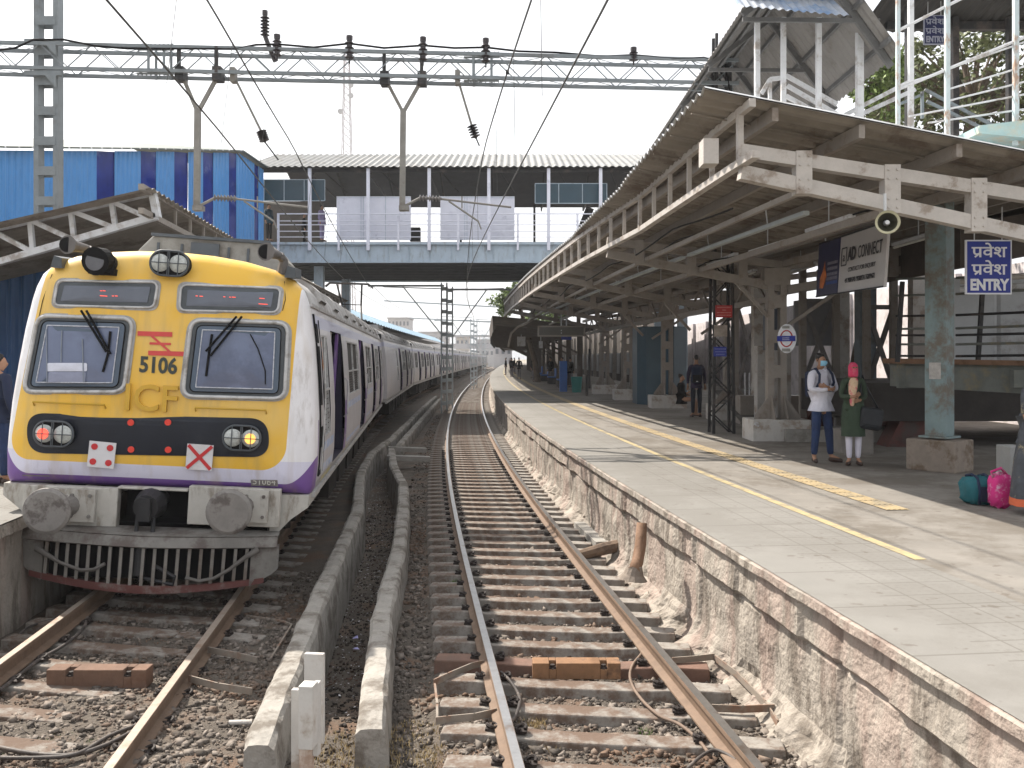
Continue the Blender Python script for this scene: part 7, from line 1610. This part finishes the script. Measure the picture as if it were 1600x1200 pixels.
# man with black backpack (facing away)
p = G(1088, 652, PZ); bpm = person('man in dark clothes seen from behind with a black backpack near the lattice mast', p, R(172), SIDE, mk('navy_red_shirt', (.03, .022, .05), .85, .2, 6, .1), mk('black_jeans', (.015, .018, .03), .85, .2, 6, .1), h=1.74, hair_m=hair, hand_detail=True)
r = thing('backpack', 'black backpack on the back of the man beside the lattice mast', 'backpack', p, R(172)); MW[r.name] = Matrix(); e = MB(); e.box((0, .2, 1.18), (.30, .17, .46)); e.build('bag', strap, r, world=False, bevel=.06); e = MB(); e.box((0, .292, 1.08), (.24, .03, .2)); e.build('pocket', black, r, world=False, bevel=.01); e = MB(); e.box((0, .31, 1.0), (.05, .006, .02)); e.build('reflective_tab', white_p, r, world=False)
# seated man near
p = G(1068, 650, PZ); p.z = PZ-.46+.02; sm_ = person('seated man in dark clothes on the pedestal edge behind the lattice mast', p+Vector((0, .3, 0)), R(60), HOLD, black, black, h=1.65, hair_m=hair, sit=True, hand_detail=False)
# left platform person
p = P(6, 640, 11.6); p = Vector((p.x-.05, 11.6, PZ)); person('man in a dark blue jacket standing on the left platform beside the train', p, R(150), SIDE, mk('dark_blue_jacket', (.012, .02, .05), .8, .2, 6, .2), JEANS, h=1.72, hair_m=hair, hand_detail=False)
# person at the right frame edge (grey skirt, arm)
p = G(1616, 803, PZ); wr_ = person('woman in dark printed dress standing at the right edge beside the pink bag', p, R(35), (((-.25, -.02, 1.08), (-.22, -.12, .84), (-.22, -.15, .74)), SIDE[1]), mk('grey_print_dress', (.06, .065, .075), .8, .3, 10, .2, 20, dirt=(.45, .38, .22), damt=.25, dscale=9), black, h=1.6, female=True, hair_m=hair, sleeve=False)
e = MB(); rr = []
for z, rx in ((1.05, .15), (.85, .19), (.6, .24), (.35, .27), (.18, .29), (.10, .30)): rr.append([(rx*math.cos(a)*(1+.06*math.sin(9*a+z*3)), rx*.8*math.sin(a)*(1+.06*math.sin(8*a)), z) for a in np.linspace(0, 2*math.pi, 44, endpoint=False)])
e.grid(rr[:5], closed=True); e.build('skirt', MATS['grey_print_dress'], wr_, world=False, smooth=True); e = MB(); e.grid(rr[4:], closed=True); e.build('orange_hem', mk('orange_hem', (.55, .12, .05), .8, .1, 8, 0), wr_, world=False, smooth=True)
# footbridge people
fzd = CH+(HZ-377)/F*(BY0+.9)
person('person in a lilac salwar walking on the footbridge by the left railing', (P(503, 0, BY0+1.).x, BY0+1., fzd), R(70), SIDE, mk('lilac_cloth', (.26, .22, .36), .8, .15, 6, 0), MATS['lilac_cloth'], h=1.65, hair_m=hair, hand_detail=False, group='people on the footbridge')
person('dark clothed person on the footbridge behind the end railing', (P(475, 0, BY0+3).x, BY0+3, fzd-.0), R(100), SIDE, black, black, h=1.6, hair_m=hair, hand_detail=False, group='people on the footbridge')
person('dark clothed man at the left end of the footbridge next to the blue wall', (P(420, 0, BY0+1.).x, BY0+1., fzd), R(60), SIDE, mk('dim_teal_cloth', (.03, .06, .08), .8, .15, 6, 0), black, h=1.7, hair_m=hair, hand_detail=False, group='people on the footbridge')
# far platform people
walk = (((-.24, -.1, 1.12), (-.22, -.24, .92), (-.2, -.28, .85)), ((.24, .1, 1.12), (.24, .1, .88), (.24, .1, .78)))
fp = person('person in pale clothes walking on the sunlit far platform, the one nearest the edge', G(797, 577.5, PZ), R(10), walk, mk('pale_cloth', (.40, .36, .36), .8, .15, 6, 0), mk('dim_cloth', (.12, .11, .12), .8, .15, 6, 0), h=1.7, hair_m=hair, hand_detail=False, legs=((-.08, -.2, 0), (.08, .2, 0)), group='people on the far platform')
fd = person('dark dressed person at the shade line far along the platform', T(70, 3.6, PZ), R(170), SIDE, black, MATS['dim_cloth'], h=1.72, hair_m=hair, hand_detail=False, group='people on the far platform')
index_kids()
spots = [(66, 4.6, 'dark figure leaning towards the canopy on the far platform'), (58, 5.2, 'dark figure by the nearest far bench'), (62, 4.4, 'dark figure one step behind the shade line'), (78, 3.2, 'dark figure in the sun beyond the pale walker'), (88, 2.8, 'small dark figure near the distant edge'), (54, 5.6, 'dark figure beside the blue box column'), (96, 3.8, 'tiny figure far along the platform'), (50, 5.7, 'dark figure beside the second row of columns'), (74, 4.9, 'figure in shade beneath the dark canopy')]
for Y, o_, lab in spots: dup(fd, T(Y, o_, PZ), random.uniform(0, 6.28), label=lab)

# ================================================================ BAGS
def superbag(name, c, sx, sy, sz, mat, parent, n_=3.2, lump=.05, seed=1):
    mb = MB(); rows = []
    for i in range(17):
        ph = -math.pi/2+math.pi*i/16; r_ = []
        for j in range(28):
            th = 2*math.pi*j/28; f = lambda v: math.copysign(abs(v)**(2/n_), v); k = 1+lump*hn(th*2+seed, ph*3, 1.6)+lump*1.2*mn.fractal(Vector((math.cos(th)*2.2+seed, math.sin(th)*2.2, ph*2.4)), .9, 2.1, 4)
            r_.append((c[0]+sx*f(math.cos(ph))*f(math.cos(th))*k, c[1]+sy*f(math.cos(ph))*f(math.sin(th))*k, c[2]+sz*(f(math.sin(ph))*k)))
        rows.append(r_)
    mb.grid(rows, closed=True); return mb.build(name, mat, parent, smooth=True)
p = G(1537, 790, PZ); r = thing('duffel_bag', 'teal duffel bag with dark straps on the platform floor', 'bag', p, rz=.2)
tealb = mk('teal_fabric', (.012, .10, .12), .7, .2, 6, .4, 20, bdist=.02); superbag('bag', p+Vector((0, .12, .155)), .17, .16, .155, tealb, r, 3.4, .10)
e = MB()
for s_ in (-.07, .07): e.tube([p+Vector((s_, -.045, .02)), p+Vector((s_, -.06, .17)), p+Vector((s_, .0, .31)), p+Vector((s_, .12, .33)), p+Vector((s_, .25, .3))], .016, 6)
e.build('strap', strap, r, smooth=True); e = MB(); e.box(p+Vector((0.02, -.045, .13)), (.16, .03, .17)); e.build('pocket', mk('navy_fabric', (.01, .018, .04), .7, .2, 6, .3, 20), r, bevel=.012)
p = G(1571, 796, PZ); r = thing('cloth_bag', 'bright pink floral cloth bag beside the teal duffel', 'bag', p)
pinkb = mk('pink_floral_cloth', (.55, .03, .19), .8, .1, 6, .4, 20, dirt=(.62, .50, .58), damt=.42, dscale=9, bdist=.02); superbag('bag', p+Vector((0, .1, .19)), .12, .11, .19, pinkb, r, 2.8, .12, 5)
e = MB(); e.tube([p+Vector((-.09, .08, .33)), p+Vector((-.12, .06, .40)), p+Vector((-.02, .05, .44)), p+Vector((.06, .08, .36))], .016, 6); e.build('handle', pinkb, r, smooth=True)
m = MB(); p = P(1580, 738, 10.6); m.box((p.x, 10.6, PZ+.3), (.2, .3, .6)); tag(m.build('white_box', mk('dull_white_box', (.26, .26, .25), .8, .1, 5, .1), bevel=.01), 'dull white box standing behind the pink bag', 'box')

# ================================================================ HAZE
hz = MB(); hz.box((0, 250, 60), (1400, 800, 122.4))
o = hz.build('haze', mk('haze_volume', (.8, .8, .8)))
hm_ = bpy.data.materials['haze_volume']; nt = hm_.node_tree; nt.nodes.clear(); ou = nt.nodes.new('ShaderNodeOutputMaterial'); pv = nt.nodes.new('ShaderNodeVolumePrincipled')
pv.inputs['Color'].default_value = (.96, .97, 1, 1); pv.inputs['Density'].default_value = .00055; pv.inputs['Anisotropy'].default_value = .3
nt.links.new(pv.outputs[0], ou.inputs['Volume']); o['kind'] = 'stuff'; o['label'] = 'pale haze over the tracks'
